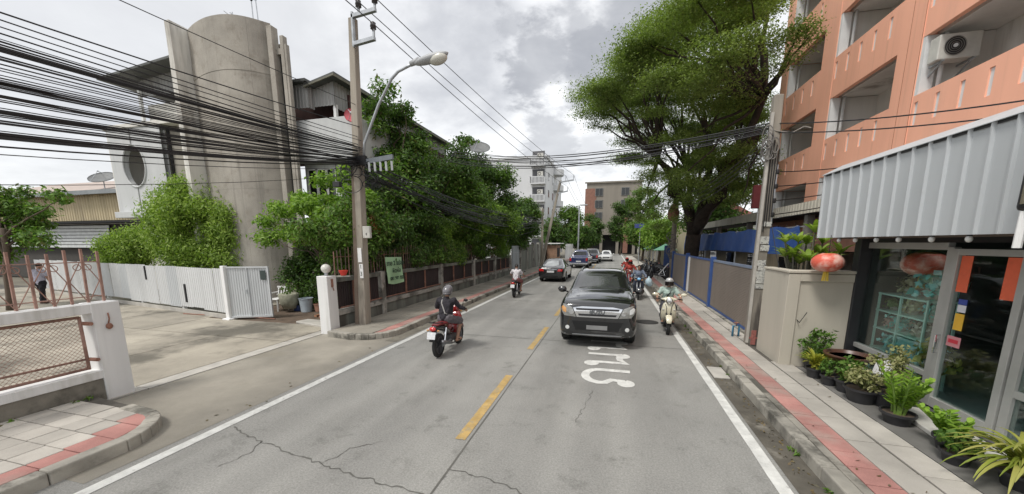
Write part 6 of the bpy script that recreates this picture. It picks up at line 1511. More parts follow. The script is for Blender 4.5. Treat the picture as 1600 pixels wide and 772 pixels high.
def scooter(label, loc, rz, m_body, m_seat, m_trim, group=None):
    t = thing('scooter', label, 'scooter', loc, rz, group)
    bike_wheel(t, .63, .235, .10, m_rimd); bike_wheel(t, -.60, .235, .11, m_rimd)
    MB().tube([(.075, .63, .235), (.06, .50, .62)], .024, 8).tube([(-.075, .63, .235), (-.06, .50, .62)], .024, 8).build('fork', m_black, t, smooth=True, world=False)
    MB().sweep([(0, .38, .40, .075, .03), (0, .50, .53, .09, .035), (0, .66, .56, .095, .035), (0, .80, .49, .09, .03), (0, .885, .38, .06, .02)], 14).build('front_mudguard', m_body, t, smooth=True, world=False)
    MB().sweep([(0, .28, .30, .17, .03), (0, .36, .48, .215, .055), (0, .42, .68, .215, .07), (0, .40, .86, .17, .07), (0, .36, .97, .10, .05)], 18, pw=2.4).build('front_shield', m_body, t, smooth=True, world=False)
    for s in (-1, 1): MB().tube([(s * .035, .500, .56), (s * .06, .508, .68), (s * .07, .49, .80), (s * .125, .44, .93)], .008, 5).build('shield_trim', m_trim, t, smooth=True, world=False)
    MB().sweep([(0, .46, .90, .07, .04), (0, .43, 1.0, .15, .085), (0, .38, 1.07, .13, .05)], 14).ell((0, .40, 1.02), (.23, .07, .055), 14, 8).build('handlebar_cowl', m_body, t, smooth=True, world=False)
    q = Matrix.Rotation(-PI / 2, 3, 'X')
    h = MB().lathe([(.09, -.02), (.092, .02), (.085, .035)], (0, .49, .99), 20, q).build('headlight', m_chrome, t, smooth=True, world=False); MB().lathe([(.078, .03), (.06, .045), (.01, .05)], (0, .49, .99), 20, q).build('lens', m_lampw, h, smooth=True, world=False)
    MB().box(-.045, .045, .53, .54, .955, .975).build('badge', m_black, h, world=False)
    hb = MB().tube([(-.34, .28, 1.02), (-.2, .36, 1.03), (.2, .36, 1.03), (.34, .28, 1.02)], .012, 6).build('handlebar', m_steel, t, smooth=True, world=False)
    for s in (-1, 1):
        MB().tube([(s * .24, .335, 1.025), (s * .36, .27, 1.015)], .018, 8).tube([(s * .26, .36, 1.03), (s * .38, .33, 1.0)], .008, 5).build('grip', m_rubber, hb, world=False)
        MB().tube([(s * .2, .37, 1.06), (s * .30, .34, 1.13), (s * .37, .32, 1.14)], .008, 5).ell((s * .40, .32, 1.15), (.085, .03, .05), 14, 8).build('mirror', m_body, t, smooth=True, world=False)
        MB().ell((s * .15, .475, .72), (.035, .025, .02), 8, 6).build('indicator', mat('clear_lens', (.6, .6, .58), .1), t, world=False)
    MB().box(-.16, .16, -.05, .34, .26, .32).build('floorboard', m_black, t, bevel=.02, world=False)
    MB().sweep([(0, -.05, .40, .12, .14), (0, -.15, .52, .165, .20), (0, -.42, .56, .185, .18), (0, -.70, .62, .165, .13), (0, -.92, .66, .09, .06)], 16, pw=2.4).build('rear_body', m_body, t, smooth=True, world=False)
    MB().sweep([(0, -.02, .74, .11, .04), (0, -.2, .76, .15, .05), (0, -.5, .78, .145, .05), (0, -.82, .80, .09, .03)], 12).build('seat', m_seat, t, smooth=True, world=False)
    MB().ell((0, -.95, .64), (.09, .03, .05), 12, 8).build('tail_light', m_tail, t, smooth=True, world=False)
    MB().obox((0, -1.0, .48), (.20, .008, .165), Matrix.Rotation(R_(-15), 3, 'X')).build('number_plate', m_plate, t, world=False)
    MB().box(-.16, -.06, -.66, -.1, .20, .36).tube([(.13, -.2, .25), (.15, -.8, .34)], [.04, .05], 10).build('engine', m_black, t, bevel=.015, world=False)
    MB().sweep([(0, -.84, .56, .07, .02), (0, -.95, .40, .06, .012)], 8).build('rear_mudguard', m_black, t, world=False)
    return t
m_redp = paint('red_plastic_panel', (.26, .012, .012), .25); m_redseat = mat('dark_red_seat', (.15, .015, .018), .6)
RZ1 = R_(1)
small(underbone('red and black motorbike with a white number plate ridden away in the left lane', (-3.62, 7.75, 0), RZ1, m_redp, m_redseat, m_blk))
J1 = ride(.79, .10, -.22, (.33, .33, 1.02))
small(person('rider in a black jacket and grey helmet on the red and black motorbike', (-3.62, 7.75, 0), RZ1, J1, dict(shirt=mat('black_jacket', (.018, .016, .022), .8, var=.3, scale=8, bump=1, bscale=12), sleeve='long', bottom=mat('grey_shorts', (.12, .11, .12), .85, var=.2, scale=9), legs='short', helmet=mat('grey_helmet', (.13, .125, .135), .3, var=.2, coat=.5), shoe=m_skin, bag=mat('grey_strap', (.3, .29, .28), .8))))
small(underbone('black motorbike with a white number plate farther away beside the left pavement', (-4.3, 16.85, 0), R_(2), m_blk, m_black))
small(person('bare headed rider in a white patterned shirt on the black motorbike', (-4.3, 16.85, 0), R_(2), ride(.79, .06, -.2, (.33, .33, 1.02)), dict(shirt=mat('white_patterned_shirt', (.62, .60, .62), .8, var=.1, scale=3, col2=(.22, .12, .2), c2lo=.60, c2hi=.62, c2scale=11), bottom=mat('reddish_shorts', (.25, .09, .09), .8), legs='short', shoe=m_skin, skin=m_skin), head='hair'))
m_cream_p = paint('cream_scooter_paint', (.66, .62, .47), .2)
small(scooter('cream white scooter ridden towards the camera along the right edge line', (1.62, 11.25, 0), PI + R_(-4), m_cream_p, mat('brown_seat', (.10, .06, .04), .6), m_black))
small(person('rider in a pale green T-shirt and silver helmet on the cream scooter', (1.62, 11.25, 0), PI + R_(-4), ride(.76, .06, -.25, (.33, .30, 1.01), (.14, .22, .33), (.17, .24, .72)), dict(shirt=mat('pale_green_shirt', (.36, .46, .41), .85, var=.2, scale=7, bump=1, bscale=12), bottom=mat('dark_trousers', (.05, .05, .06), .85), helmet=mat('silver_helmet', (.50, .50, .49), .25, .2, coat=.6), visor=mat('black_visor', (.02, .015, .015), .15), bag=m_black, shoe=m_black)))
m_bluelight = mat('blue_lens', (.25, .55, .85), .1, coat=1)
small(underbone('dark motorbike with a bluish headlight coming behind the black pickup', (1.22, 17.6, 0), PI + R_(-2), mat('dark_blue_panel', (.03, .035, .06), .3), m_black, None, m_bluelight))
small(person('bare headed rider in a grey blue shirt just behind the black pickup', (1.22, 17.6, 0), PI + R_(-2), ride(.79, .04, -.2, (.33, .32, 1.02)), dict(shirt=mat('grey_blue_shirt', (.14, .17, .23), .85, var=.2, scale=7, bump=1, bscale=12), sleeve='long', bottom=mat('dark_jeans', (.05, .06, .08), .9), shoe=mat('pink_shoe', (.45, .2, .22), .7)), head='hair'))
pbg = thing('plastic_bag', 'pale blue plastic bag hanging from the handlebar behind the pickup', 'bag', (1.62, 17.2, .8)); fuse(MB().ell((0, 0, 0), (.15, .12, .17)).ell((.05, .03, -.1), (.13, .11, .12)).ell((0, 0, .17), (.04, .04, .08)), 'bag', mat('pale_blue_bag', (.40, .52, .58), .4), pbg, .02, 3)
m_redj = mat('red_jacket', (.45, .065, .05), .8, var=.25, scale=7, bump=1, bscale=12)
for i, (x, y, lab) in enumerate(((1.05, 22.2, 'nearer'), (.98, 25.6, 'farther'))):
    small(underbone(f'red motorbike, the {lab} of two coming behind the pickup on the right', (x, y, 0), PI, m_redp, m_black))
    small(person(f'rider in a red jacket and red helmet, the {lab} of two on the right', (x, y, 0), PI, ride(.79, .05, -.2, (.33, .32, 1.02)), dict(shirt=m_redj, sleeve='long', bottom=mat('dark_jeans', (.05, .06, .08)), helmet=mat('red_helmet', (.50, .04, .03), .3), visor=mat('black_visor', (.02, .02, .02))), voxel=.02))
# walking person in the yard
W = dict(pelvis=(0, 0, .86), chest=(0, .02, 1.20), neck=(0, .03, 1.40), head=(0, .05, 1.47), face=(.3, 1, -.1))
for s, k, a in ((-1, 'L', 1), (1, 'R', -1)):
    W['sh' + k] = (s * .17, .02, 1.32); W['el' + k] = (s * .23, .02 - .04 * a, 1.06); W['wr' + k] = (s * .24, .02 + .10 * -a, .84); W['hip' + k] = (s * .085, 0, .84); W['kn' + k] = (s * .09, .10 * a, .47); W['an' + k] = (s * .09, .13 * a - .04, .09); W['toe' + k] = (s * .1, .13 * a + .13, .04)
W['hand'] = (0, .05, -.3)
person('person in a pale lilac shirt and black trousers walking in the yard behind the pickets', (-22.6, 9.5, .02), R_(20), W, dict(shirt=mat('lilac_shirt', (.48, .47, .58), .85, var=.1), bottom=mat('black_trousers', (.015, .015, .02), .85), shoe=mat('brown_shoe', (.1, .05, .04), .7)), head='hair')
# ================================================================ SMALL THINGS IN THE YARD
def pail(label, c, r, h, m, grp=None):
    t = thing('bucket', label, 'bucket', c, 0, grp)
    MB().lathe([(r * .82, 0), (r, h), (r * 1.06, h), (r * 1.06, h - .02), (r * .94, h), (r * .78, .02)], c, 18).build('body', m, t, smooth=True, auto=40)
    MB().tube([(c[0] + r * math.cos(a), c[1] + r * .3 * math.sin(a) - r * .6, c[2] + h - abs(math.sin(a)) * r * .8) for a in [PI * k / 8 for k in range(9)]], .008, 5).build('handle', m_steel, t); return t
pail('tall pale blue grey bucket under the garden trees', (-10.75, 10.9, 0), .23, .50, mat('pale_blue_plastic', (.42, .48, .53), .5))
pail('grey white bucket nearest the white gate pillar', (-10.1, 11.5, 0), .22, .45, mat('pale_grey_plastic', (.50, .52, .52), .5))
pail('blue plastic bucket behind the planter', (-11.45, 11.3, 0), .2, .36, mat('blue_plastic', (.05, .16, .30), .5))
pail('terracotta coloured bucket between the pale buckets', (-10.35, 11.1, 0), .2, .28, mat('terracotta', (.38, .2, .14), .8))
pail('dark blue basin at the foot of the garden wall', (-11.2, 11.0, 0), .2, .22, mat('navy_plastic', (.03, .05, .14), .5))
ch = thing('plastic_chair', 'white plastic chair partly behind the gate leaf', 'chair', (-11.95, 10.8, 0))
for (x, y) in ((-.2, -.2), (.2, -.2), (-.2, .2), (.2, .2)): MB().bar((-11.95 + x * 1.15, 10.8 + y * 1.15, 0), (-11.95 + x, 10.8 + y, .42), .04, .04).build('leg', m_white_clean, ch)
MB().box(-12.18, -11.72, 10.57, 11.03, .42, .46).build('seat', m_white_clean, ch, bevel=.015)
for k in range(4): MB().bar((-12.14 + k * .13, 11.03, .46), (-12.14 + k * .13, 11.10, .84), .05, .02).build('back_slat', m_white_clean, ch)
MB().bar((-12.2, 11.1, .85), (-11.7, 11.1, .85), .04, .06).bar((-12.19, 10.6, .64), (-12.19, 11.08, .66), .04, .03).bar((-11.71, 10.6, .64), (-11.71, 11.08, .66), .04, .03).build('back_frame', m_white_clean, ch)
pl = thing('planter', 'mossy pale stone planter with small leaves behind the gate leaf', 'planter', (-11.4, 10.7, 0))
MB().lathe([(.22, 0), (.30, .2), (.34, .52), (.30, .55), (.25, .5)], (-11.35, 10.75, .12), 14).build('tub', mat('mossy_stone', (.34, .34, .26), .9, var=.3, scale=6), pl, smooth=True)
fast_mesh('plant', leaf_verts(np.random.default_rng(3), [(-11.35, 10.75, .85)], [(.3, .3, .3)], [120], .12), 4, G_mid, pl)
tk = thing('brick_pieces', 'broken orange bricks lying on the soil by the gate pillar', 'bricks', (-9.2, 10.2, 0))
for i in range(9): MB().obox((-9.3 + rnd.uniform(-.5, .5), 10.3 + rnd.uniform(-.3, .5), .03), (.2, .1, .07), Matrix.Rotation(rnd.uniform(0, 3), 3, 'Z')).build('brick', mat('old_brick', (.32, .16, .09), .9, var=.4, scale=9), tk)
sl_ = thing('stone_slab', 'flat pale concrete slab at the yard entrance beside the gate pillar', 'slab', (-8.8, 9.3, 0)); MB().prism([(-9.5, 9.15), (-7.9, 8.75), (-7.85, 9.15), (-8.6, 9.5), (-9.4, 9.55)], 'z', -.01, .07).build('slab', m_conc_light, sl_, bevel=.02)

# ================================================================ POTTED PLANTS BY THE SHOP
m_pot = mat('black_pot', (.025, .025, .028), .55, var=.2); m_clay = mat('brown_glazed_pot', (.10, .045, .03), .35, var=.2)
def pot(t, c, r, h, m=m_pot):
    MB().lathe([(r * .72, 0), (r * .98, h), (r * 1.08, h), (r * 1.08, h - .03), (r, h - .03)], c, 18).build('pot', m, t, smooth=True, auto=40)
    MB().lathe([(r * .93, h - .03), (.01, h - .02)], c, 18).build('soil', m_soil, t)
def leaf_mesh(name, l, w, bend, n=5, fold=.25):
    mb = MB(); v = []; f = []
    for i in range(n + 1):
        t = i / n; ww = w * math.sin(PI * min(1, t * .93 + .07)) ** .8 * .5 + .0015; y = l * math.cos(bend * t) * t if False else 0
        a = bend * t; x = l * (math.sin(a) / bend if abs(bend) > 1e-3 else t); z = l * ((1 - math.cos(a)) / bend if abs(bend) > 1e-3 else 0)
        # leaf starts along +Z and curves over to +X
        px, pz = z, x
        v += [(px - fold * ww * 0, -ww, pz + fold * ww), (px, 0, pz), (px, ww, pz + fold * ww)]
    for i in range(n): f += [(3 * i, 3 * i + 1, 3 * i + 4, 3 * i + 3), (3 * i + 1, 3 * i + 2, 3 * i + 5, 3 * i + 4)]
    me = bpy.data.meshes.new(name); me.from_pydata(v, [], f); me.update()
    for p in me.polygons: p.use_smooth = True
    return me
def put_leaves(t, me, m, places, name='leaf'):
    if not me.materials: me.materials.append(m)
    for (c, az, tilt, s) in places:
        o = share(me, t, name, c, (0, 0, 0), (s, s, s)); o.rotation_euler = (Matrix.Rotation(az, 3, 'Z') @ Matrix.Rotation(tilt, 3, 'Y')).to_euler()
P_ = .14
def leafy_pot(label, c, r, h, leaf, cr, ch_, n, size, seed, m=m_pot, asp=.5, droop=.1):
    t = thing('potted_plant', label, 'potted plant', c); pot(t, c, r, h, m); g2 = random.Random(seed)
    cl_ = blob(g2, (c[0], c[1], c[2] + h + ch_ * .5), (cr * .75, cr * .75, ch_ * .5), 12, cr * .38, .8)
    mb = MB()
    for q, rr in cl_: mb.tube([(c[0], c[1], c[2] + h - .03), q], .006, 4)
    mb.build('stems', mat('green_stem', (.10, .13, .04), .7), t)
    V = leaf_verts(np.random.default_rng(seed), [q for q, _ in cl_], [r_ for _, r_ in cl_], [n // 12] * 12, size, .5, .5, asp, droop); fast_mesh('foliage', V, 4, leaf, t); return t
G_pale = leafmat('leaf_variegated', [(.16, .19, .06), (.28, .29, .12), (.36, .34, .17), (.22, .25, .08)], .25)
G_yel = leafmat('leaf_yellow', [(.22, .26, .03), (.38, .36, .05), (.30, .34, .06)], .3)
G_pot = leafmat('leaf_pot', [(.05, .11, .02), (.09, .18, .03), (.14, .24, .04)], .3)
leafy_pot('bushy mid green plant at the corner of the beige wall and the shop', (3.78, 7.9, P_), .2, .22, G_pot, .33, .50, 620, .075, 81)
t = leafy_pot('yellow and green spiky plant at the left end of the pot row', (3.56, 7.42, P_), .13, .18, G_yel, .20, .28, 60, .08, 82)
lm = leaf_mesh('blade', .36, .035, 1.3); gy = random.Random(3)
put_leaves(t, lm, G_yel, [((3.56, 7.42, P_ + .18), gy.uniform(0, 6.28), gy.uniform(-.1, .6), gy.uniform(.7, 1.2)) for _ in range(46)], 'leaf')
leafy_pot('small green seedling plant in the second pot of the row', (3.62, 7.08, P_), .12, .17, G_pot, .2, .26, 320, .06, 83)
leafy_pot('light green plant in a black pot in the middle of the row', (3.72, 6.8, P_), .15, .2, G_pot, .24, .36, 420, .065, 84)
leafy_pot('pale variegated plant in the wide black pot', (3.72, 6.42, P_), .21, .22, G_pale, .30, .28, 900, .05, 85, asp=.6)
leafy_pot('taller pale variegated bush in front of the shop window', (3.98, 6.30, P_), .2, .24, G_pale, .32, .62, 1100, .05, 86, asp=.6)
bb = thing('water_bowl', 'wide brown glazed bowl on a stand behind the pot row', 'bowl', (3.98, 7.35, P_)); MB().lathe([(.12, 0), (.14, .2), (.30, .42), (.335, .46), (.335, .48), (.30, .48), (.25, .40)], (3.98, 7.35, P_), 24).build('bowl', m_clay, bb, smooth=True, auto=40); MB().lathe([(.27, .43), (.01, .43)], (3.98, 7.35, P_), 24).build('water', m_tint, bb)
wbd = thing('white_board', 'blank white board leaning against the shop window behind the plants', 'board', (4.15, 6.95, .45)); MB().obox((4.22, 6.9, .56), (.015, .34, .24), Matrix.Rotation(.35, 3, 'Y') @ Matrix.Rotation(-.25, 3, 'X')).build('board', m_white_clean, wbd); MB().bar((4.24, 6.9, .14), (4.24, 6.9, .5), .02, .02).build('stake', m_bark, wbd)
# cactus-like bright plant
def zz_plant(label, c, n, hh, seed, pr=.18):
    t = thing('potted_plant', label, 'potted plant', c); pot(t, c, pr, .16); g2 = random.Random(seed); st = MB(); pl_ = []
    lm = leaf_mesh('leaflet', .12, .062, .5, 4)
    for k in range(n):
        az = g2.uniform(0, 6.28); out_ = g2.uniform(.03, .26); h = hh * g2.uniform(.65, 1.05)
        pts = [Vector((c[0] + .06 * math.cos(az), c[1] + .06 * math.sin(az), c[2] + .13))]
        for j in range(1, 7): u = j / 6; pts.append(Vector((c[0] + (.06 + out_ * u ** 1.6) * math.cos(az), c[1] + (.06 + out_ * u ** 1.6) * math.sin(az), c[2] + .13 + h * u)))
        st.tube(pts, [.014, .013, .012, .011, .009, .007, .004], 6)
        for j in range(18):
            u = .22 + .78 * j / 17; p = pts[0].lerp(pts[-1], u); i0 = min(5, int(u * 6)); p = pts[i0].lerp(pts[i0 + 1], u * 6 - i0)
            pl_.append((p, az + PI / 2 * (1 if j % 2 else -1) + g2.uniform(-.5, .5), g2.uniform(.55, 1.0), (1.15 - .45 * u) * g2.uniform(.85, 1.15)))
    st.build('stems', mat('lime_stem', (.16, .26, .05), .5), t)
    keep = pl_[:270]
    put_leaves(t, lm, leafmat('leaf_lime', [(.17, .30, .03), (.24, .40, .05), (.32, .46, .08)], .3), keep, 'leaf')
    return t
zz_plant('tall bright green plant with upright leafy stems beside the shop door step', (3.74, 5.72, P_), 15, .58, 91, .17)
zz_plant('smaller bright green plant leaning over the pavement next to the tall one', (3.86, 5.08, P_), 10, .30, 92, .15)
# spider plant, bottom right
spd = thing('potted_plant', 'yellow green spider plant with long arching blades at the bottom right corner', 'potted plant', (3.95, 4.42, P_)); pot(spd, (3.95, 4.42, P_), .17, .17)
lm = leaf_mesh('blade', .62, .030, 2.0, 9, .4); g2 = random.Random(8)
put_leaves(spd, lm, leafmat('leaf_spider', [(.22, .28, .04), (.34, .36, .07), (.42, .40, .12), (.16, .25, .03)], .3), [((3.95 + g2.uniform(-.07, .07), 4.42 + g2.uniform(-.07, .07), P_ + .15), g2.uniform(0, 6.28), g2.uniform(-.15, .65), g2.uniform(.65, 1.2)) for _ in range(120)], 'leaf')
leafy_pot('low green plant between the bright plants and the spider plant', (3.70, 4.78, P_), .13, .14, G_pot, .2, .22, 300, .07, 87)
stp = thing('door_slab', 'white tiled step slab in front of the shop door', 'step', (4.15, 5.7, P_)); MB().prism([(3.86, 5.0), (4.33, 4.9), (4.34, 6.2), (3.98, 6.26)], 'z', .141, .20).build('slab', mat('white_tile', (.58, .57, .53), .5, var=.1, scale=3, col2=(.42, .4, .35)), stp, bevel=.008)
# frangipani behind the beige wall
fg = thing('frangipani', 'frangipani with big light green leaves above the beige wall', 'shrub', (4.2, 9.6, .1)); mb = MB(); g2 = random.Random(12); pl_ = []
lm = leaf_mesh('frangipani_leaf', .34, .085, .9, 6)
for k in range(17):
    az = g2.uniform(0, 6.28); rr_ = g2.uniform(.15, .85); tip = Vector((4.05 + rr_ * math.cos(az) * .7, 9.3 + rr_ * math.sin(az) * .8, g2.uniform(2.0, 2.75)))
    mb.tube([(4.2, 9.6, .1), (4.2 + .2 * math.cos(az), 9.6 + .2 * math.sin(az), 1.3), tip], [.04, .03, .018], 6)
    for j in range(11): pl_.append((tip, 2 * PI * j / 11 + g2.uniform(-.3, .3), g2.uniform(.15, .9), g2.uniform(.75, 1.15)))
mb.build('branches', mat('grey_branch', (.2, .19, .15), .9), fg)
put_leaves(fg, lm, leafmat('leaf_frangi', [(.16, .26, .04), (.25, .37, .06), (.36, .46, .12)], .35), pl_[:290], 'leaf')

# ================================================================ FAR END OF THE STREET
m_wb = mat('white_block', (.62, .63, .64), .8, var=.1, scale=.4, streak=True, col2=(.42, .42, .42), c2lo=.6, c2hi=.8)
ab = thing('apartment_block', 'white six storey apartment block with balconies at the far left', 'apartment block', (-13, 60, 0))
MB().box(-20, -9.75, 55.2, 72, 0, 14.6).build('wall', m_wb, ab)
MB().box(-20.2, -9.6, 55.0, 72.2, 14.6, 14.9).box(-17, -15.5, 60, 62, 14.9, 16.2).build('roof_edge', m_wb, ab)
fl = 2.5
for k in range(6):
    z = .9 + fl * k
    # street-facing end: recessed loggias with balusters
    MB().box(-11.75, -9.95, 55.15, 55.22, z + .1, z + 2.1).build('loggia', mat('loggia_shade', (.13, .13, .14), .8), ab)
    bl = MB().box(-11.95, -9.8, 54.3, 55.2, z - .05, z + .1).box(-11.95, -9.8, 54.3, 54.4, z + .9, z + 1.0)
    q = 0
    while q < 11: bl.box(-11.92 + q * .195, -11.82 + q * .195, 54.3, 54.4, z + .1, z + .9); q += 1
    bl.box(-11.95, -11.85, 54.3, 55.2, z + .1, z + 1.0).box(-9.9, -9.8, 54.3, 55.2, z + .1, z + 1.0); bl.build('balcony', m_wb, ab)
    for y in (57.5, 61.5, 66):
        w = MB().box(-9.77, -9.70, y - .5, y + .5, z + .8, z + 2.0).build('window', m_wb, ab); MB().box(-9.71, -9.68, y - .42, y + .42, z + .88, z + 1.92).build('pane', m_tint, w)
    for y in (63.7,):
        MB().lathe([(1.5, 0), (1.5, .9), (1.4, .9), (1.4, .1)], (-9.75, y, z), 18).build('round_balcony', m_wb, ab)
for k in range(1, 6):
    c = (-10.5, 54.75, .9 + fl * k + 1.1); t = thing('air_conditioner', f'tiny air conditioner on the {("", "lowest", "second lowest", "middle", "second highest", "highest")[k]} balcony of the white apartment block', 'air conditioner', c); MB().box(c[0] - .4, c[0] + .4, c[1] - .15, c[1] + .15, c[2], c[2] + .6).build('casing', mat('aircon_casing', (.55, .54, .5)), t); MB().torus(.2, .03, (c[0] - .1, c[1] - .16, c[2] + .3), Matrix.Rotation(PI / 2, 3, 'X'), 14, 5).build('fan_grille', m_black, t)
m_bc = mat('brown_concrete', (.25, .225, .19), .9, var=.15, scale=.5, streak=True); m_brk = mat('red_brick_cladding', (.25, .125, .09), .85, var=.2, scale=2)
kb = thing('office_building', 'brown concrete building with a red brick side at the end of the road', 'building', (1, 88, 0))
MB().box(-6.0, 5.6, 86, 98, 4.2, 15.3).build('wall', m_bc, kb); MB().box(-6.3, -3.9, 85.9, 97, 4.2, 14.2).build('brick_side', m_brk, kb)
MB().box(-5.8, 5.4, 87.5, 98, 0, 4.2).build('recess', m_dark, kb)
for x in (-6, -2.5, 1, 4.5): MB().box(x - .3, x + .3, 86, 86.6, 0, 4.2).build('column', m_bc, kb)
for k in range(4):
    z = 4.9 + 2.55 * k
    for x in (-3.3, 2.2):
        w = MB().box(x - .85, x + .85, 85.88, 86.0, z, z + 1.7).build('window', mat('grey_frame', (.2, .2, .19), .6), kb); MB().box(x - .75, x - .04, 85.85, 85.9, z + .1, z + 1.6).box(x + .04, x + .75, 85.85, 85.9, z + .1, z + 1.6).build('pane', m_tint, w)
MB().box(2.2, 3.2, 85.8, 86.0, .2, 8).build('brick_strip', m_brk, kb)
MB().box(-6.4, 5.9, 85.7, 86.0, 15.3, 15.6).build('roof_edge', m_bc, kb)
rg = random.Random(99)
def far_tree(label, base, c, r, n, leaf, seed, size=.4, ne=260, cr=1.1): return tree('street_tree', label, 'tree', base, (base[0], base[1], c[2] - r[2] * .5), .18, blob(random.Random(seed), c, r, n, cr, .7), leaf, size, ne, seed, 'trees at the far end of the street', .5)
far_tree('mid green tree behind the leaning far pole', (-6.9, 58, 0), (-6.6, 58, 5.2), (2.2, 2, 2.6), 26, G_mid, 101)
far_tree('dark tree left of the distant street lamp', (-5.6, 66, 0), (-6, 66, 3.9), (2.6, 2, 2.4), 24, G_dark, 102)
far_tree('dark rounded tree in front of the red brick side', (-4.0, 74, 0), (-4.0, 74, 4.3), (2.2, 2, 3.3), 26, G_dark, 103)
far_tree('tall thin tree in front of the brown building', (1.6, 78, 0), (1.6, 78, 6.5), (2.0, 1.6, 4.6), 24, G_dark, 104)
far_tree('loose mid green tree in front of the right side of the brown building', (5.2, 76, 0), (5.2, 76, 9), (2.6, 2, 5.0), 26, G_mid, 109)
far_tree('small pale green tree under the big rain tree', (4.6, 40, 0), (4.7, 40, 3.4), (1.6, 1.6, 1.3), 18, G_light, 105, .28)
far_tree('green street tree on the right beyond the parked motorbikes', (3.9, 52, 0), (4.2, 52, 3.8), (2.4, 2, 1.9), 22, G_mid, 106, .32)
far_tree('broad dark tree filling the right side behind the canopy', (9.5, 36, 0), (9.2, 36, 6.0), (3.4, 3.0, 3.2), 34, G_dark, 107, .34)
far_tree('dark tree behind the white fence far on the left', (-7.2, 50, 0), (-7.4, 48, 3.3), (1.4, 2.4, 2.2), 22, G_dark, 108)
wfn = thing('white_fence', 'short white board fence far down the left side', 'fence', (-6.2, 56, 0)); 
for k in range(9): MB().box(-6.1 + .0 * k, -6.05, 50 + k * 1.1, 51.05 + k * 1.1, .15, 2.3).build('board', m_white, wfn)
MB().box(-6.04, -6.0, 50, 60, 1.9, 2.0).build('rail', m_white, wfn)
grd = thing('grey_gate', 'plain grey metal door set in the left wall just past the leafy fence', 'gate', (-7.3, 28.3, .15)); MB().box(-7.36, -7.28, 27.2, 29.4, .15, 2.25).build('leaf', mat('grey_door', (.33, .36, .38), .5, .2, var=.1), grd, bevel=.01); MB().box(-7.28, -7.26, 27.25, 29.35, 1.7, 1.75).box(-7.28, -7.26, 28.27, 28.33, .2, 2.2).build('rail', m_steel, grd)
cwl = thing('concrete_wall', 'stained concrete wall along the far left pavement beyond the grey door', 'wall', (-7.3, 36, 0))
for k in range(7):
    y = 29.6 + 2.6 * k; MB().box(-7.42, -7.25, y, y + 2.58, 0, 2.35).build('panel', m_oldw, cwl); MB().box(-7.45, -7.2, y - .12, y + .12, 0, 2.5).build('post', m_oldcap, cwl)
kio = thing('kiosk', 'small brown stall with a white sheet roof by the far left pole', 'kiosk', (-6.2, 43, 0)); MB().box(-7.1, -6.0, 41.5, 44.5, 0, 2.2).build('wall', mat('kiosk_brown', (.28, .17, .11), .8, var=.3), kio); MB().box(-7.3, -5.6, 41.2, 44.8, 2.35, 2.45).build('roof', m_white, kio); MB().box(-6.0, -5.97, 42, 43.8, .9, 1.9).build('counter_opening', m_dark, kio)
# right side, far: parasols, parked motorbikes, panels, a lamp
m_par = mat('green_parasol', (.10, .25, .16), .7, var=.15)
def parasol(label, c, r):
    t = thing('parasol', label, 'parasol', c); mb = MB(); n = 10
    v = [(c[0], c[1], c[2] + 2.6)] + [(c[0] + r * math.cos(2 * PI * k / n), c[1] + r * math.sin(2 * PI * k / n), c[2] + 2.05) for k in range(n)]
    mb.add(v, [(0, 1 + k, 1 + (k + 1) % n) for k in range(n)]); v2 = [(x, y, z - .02) for x, y, z in v]; mb.add(v2, [(0, 1 + (k + 1) % n, 1 + k) for k in range(n)]); mb.build('canopy', m_par, t)
    MB().tube([c, (c[0], c[1], c[2] + 2.6)], .025, 6).build('pole', m_steel, t); return t
parasol('green market parasol, the nearer of two beside the right pavement', (4.5, 35, -.2), 1.0); parasol('green market parasol, the farther of two beside the right pavement', (4.1, 41, -.2), 1.0)
bpn = thing('signboard', 'upright blue signboard beside the parked motorbikes on the right', 'signboard', (3.75, 27.8, .1)); MB().box(3.5, 4.1, 27.7, 27.76, .5, 2.3).build('sheet', mat('panel_blue', (.05, .09, .24), .6, var=.3, scale=3), bpn); MB().box(3.55, 3.6, 27.76, 27.82, .1, 2.2).box(4.0, 4.05, 27.76, 27.82, .1, 2.2).build('leg', m_steel, bpn)
pkd = underbone('parked dark motorbike nearest the far end of the blue gate', (2.95, 25.6, .15), R_(55), mat('dark_panel', (.03, .03, .035), .3), m_black, group='motorbikes parked on the right pavement'); small(pkd)
for i, (y, a, lab) in enumerate(((27.2, 60, 'second from the camera in the parked row'), (28.6, 50, 'third from the camera in the parked row'), (30.2, 62, 'fourth from the camera in the parked row'), (32.6, 52, 'last and farthest of the parked row'))):
    dup(pkd, (2.95 + .1 * (i % 2), y, .15), R_(a), 'parked dark motorbike, ' + lab)
wbar = thing('barrier_bar', 'white barrier bar tilted up beside the parked motorbikes', 'barrier', (3.1, 23.9, .15)); MB().bar((2.85, 24.4, .55), (3.35, 24.2, 1.25), .09, .05).build('bar', m_white_clean, wbar); MB().box(3.3, 3.45, 24.1, 24.3, .1, 1.0).build('stand', m_black, wbar)
olp = thing('utility_pole', 'weathered wooden pole wrapped in cables at the far end of the blue gate', 'utility pole', (3.55, 24.2, .1)); MB().tube([(3.55, 24.2, .1), (3.5, 24.2, 6.4)], [.17, .12], 10).build('pole', m_pole, olp, smooth=True); MB().lathe([(.1, 3.75), (.3, 3.9), (.33, 4.25), (.2, 4.6), (.1, 4.7)], (3.4, 24.0, 0), 14).build('clay_jar', mat('clay_brown', (.30, .15, .09), .8), olp, smooth=True)
m3 = MB()
for i in range(9): m3.torus(rnd.uniform(.12, .3), .02, (3.5 + rnd.uniform(-.15, .15), 24.05, 2.5 + rnd.uniform(-.8, .6)), Matrix.Rotation(PI / 2 + rnd.uniform(-.4, .4), 3, 'X'), 14, 5)
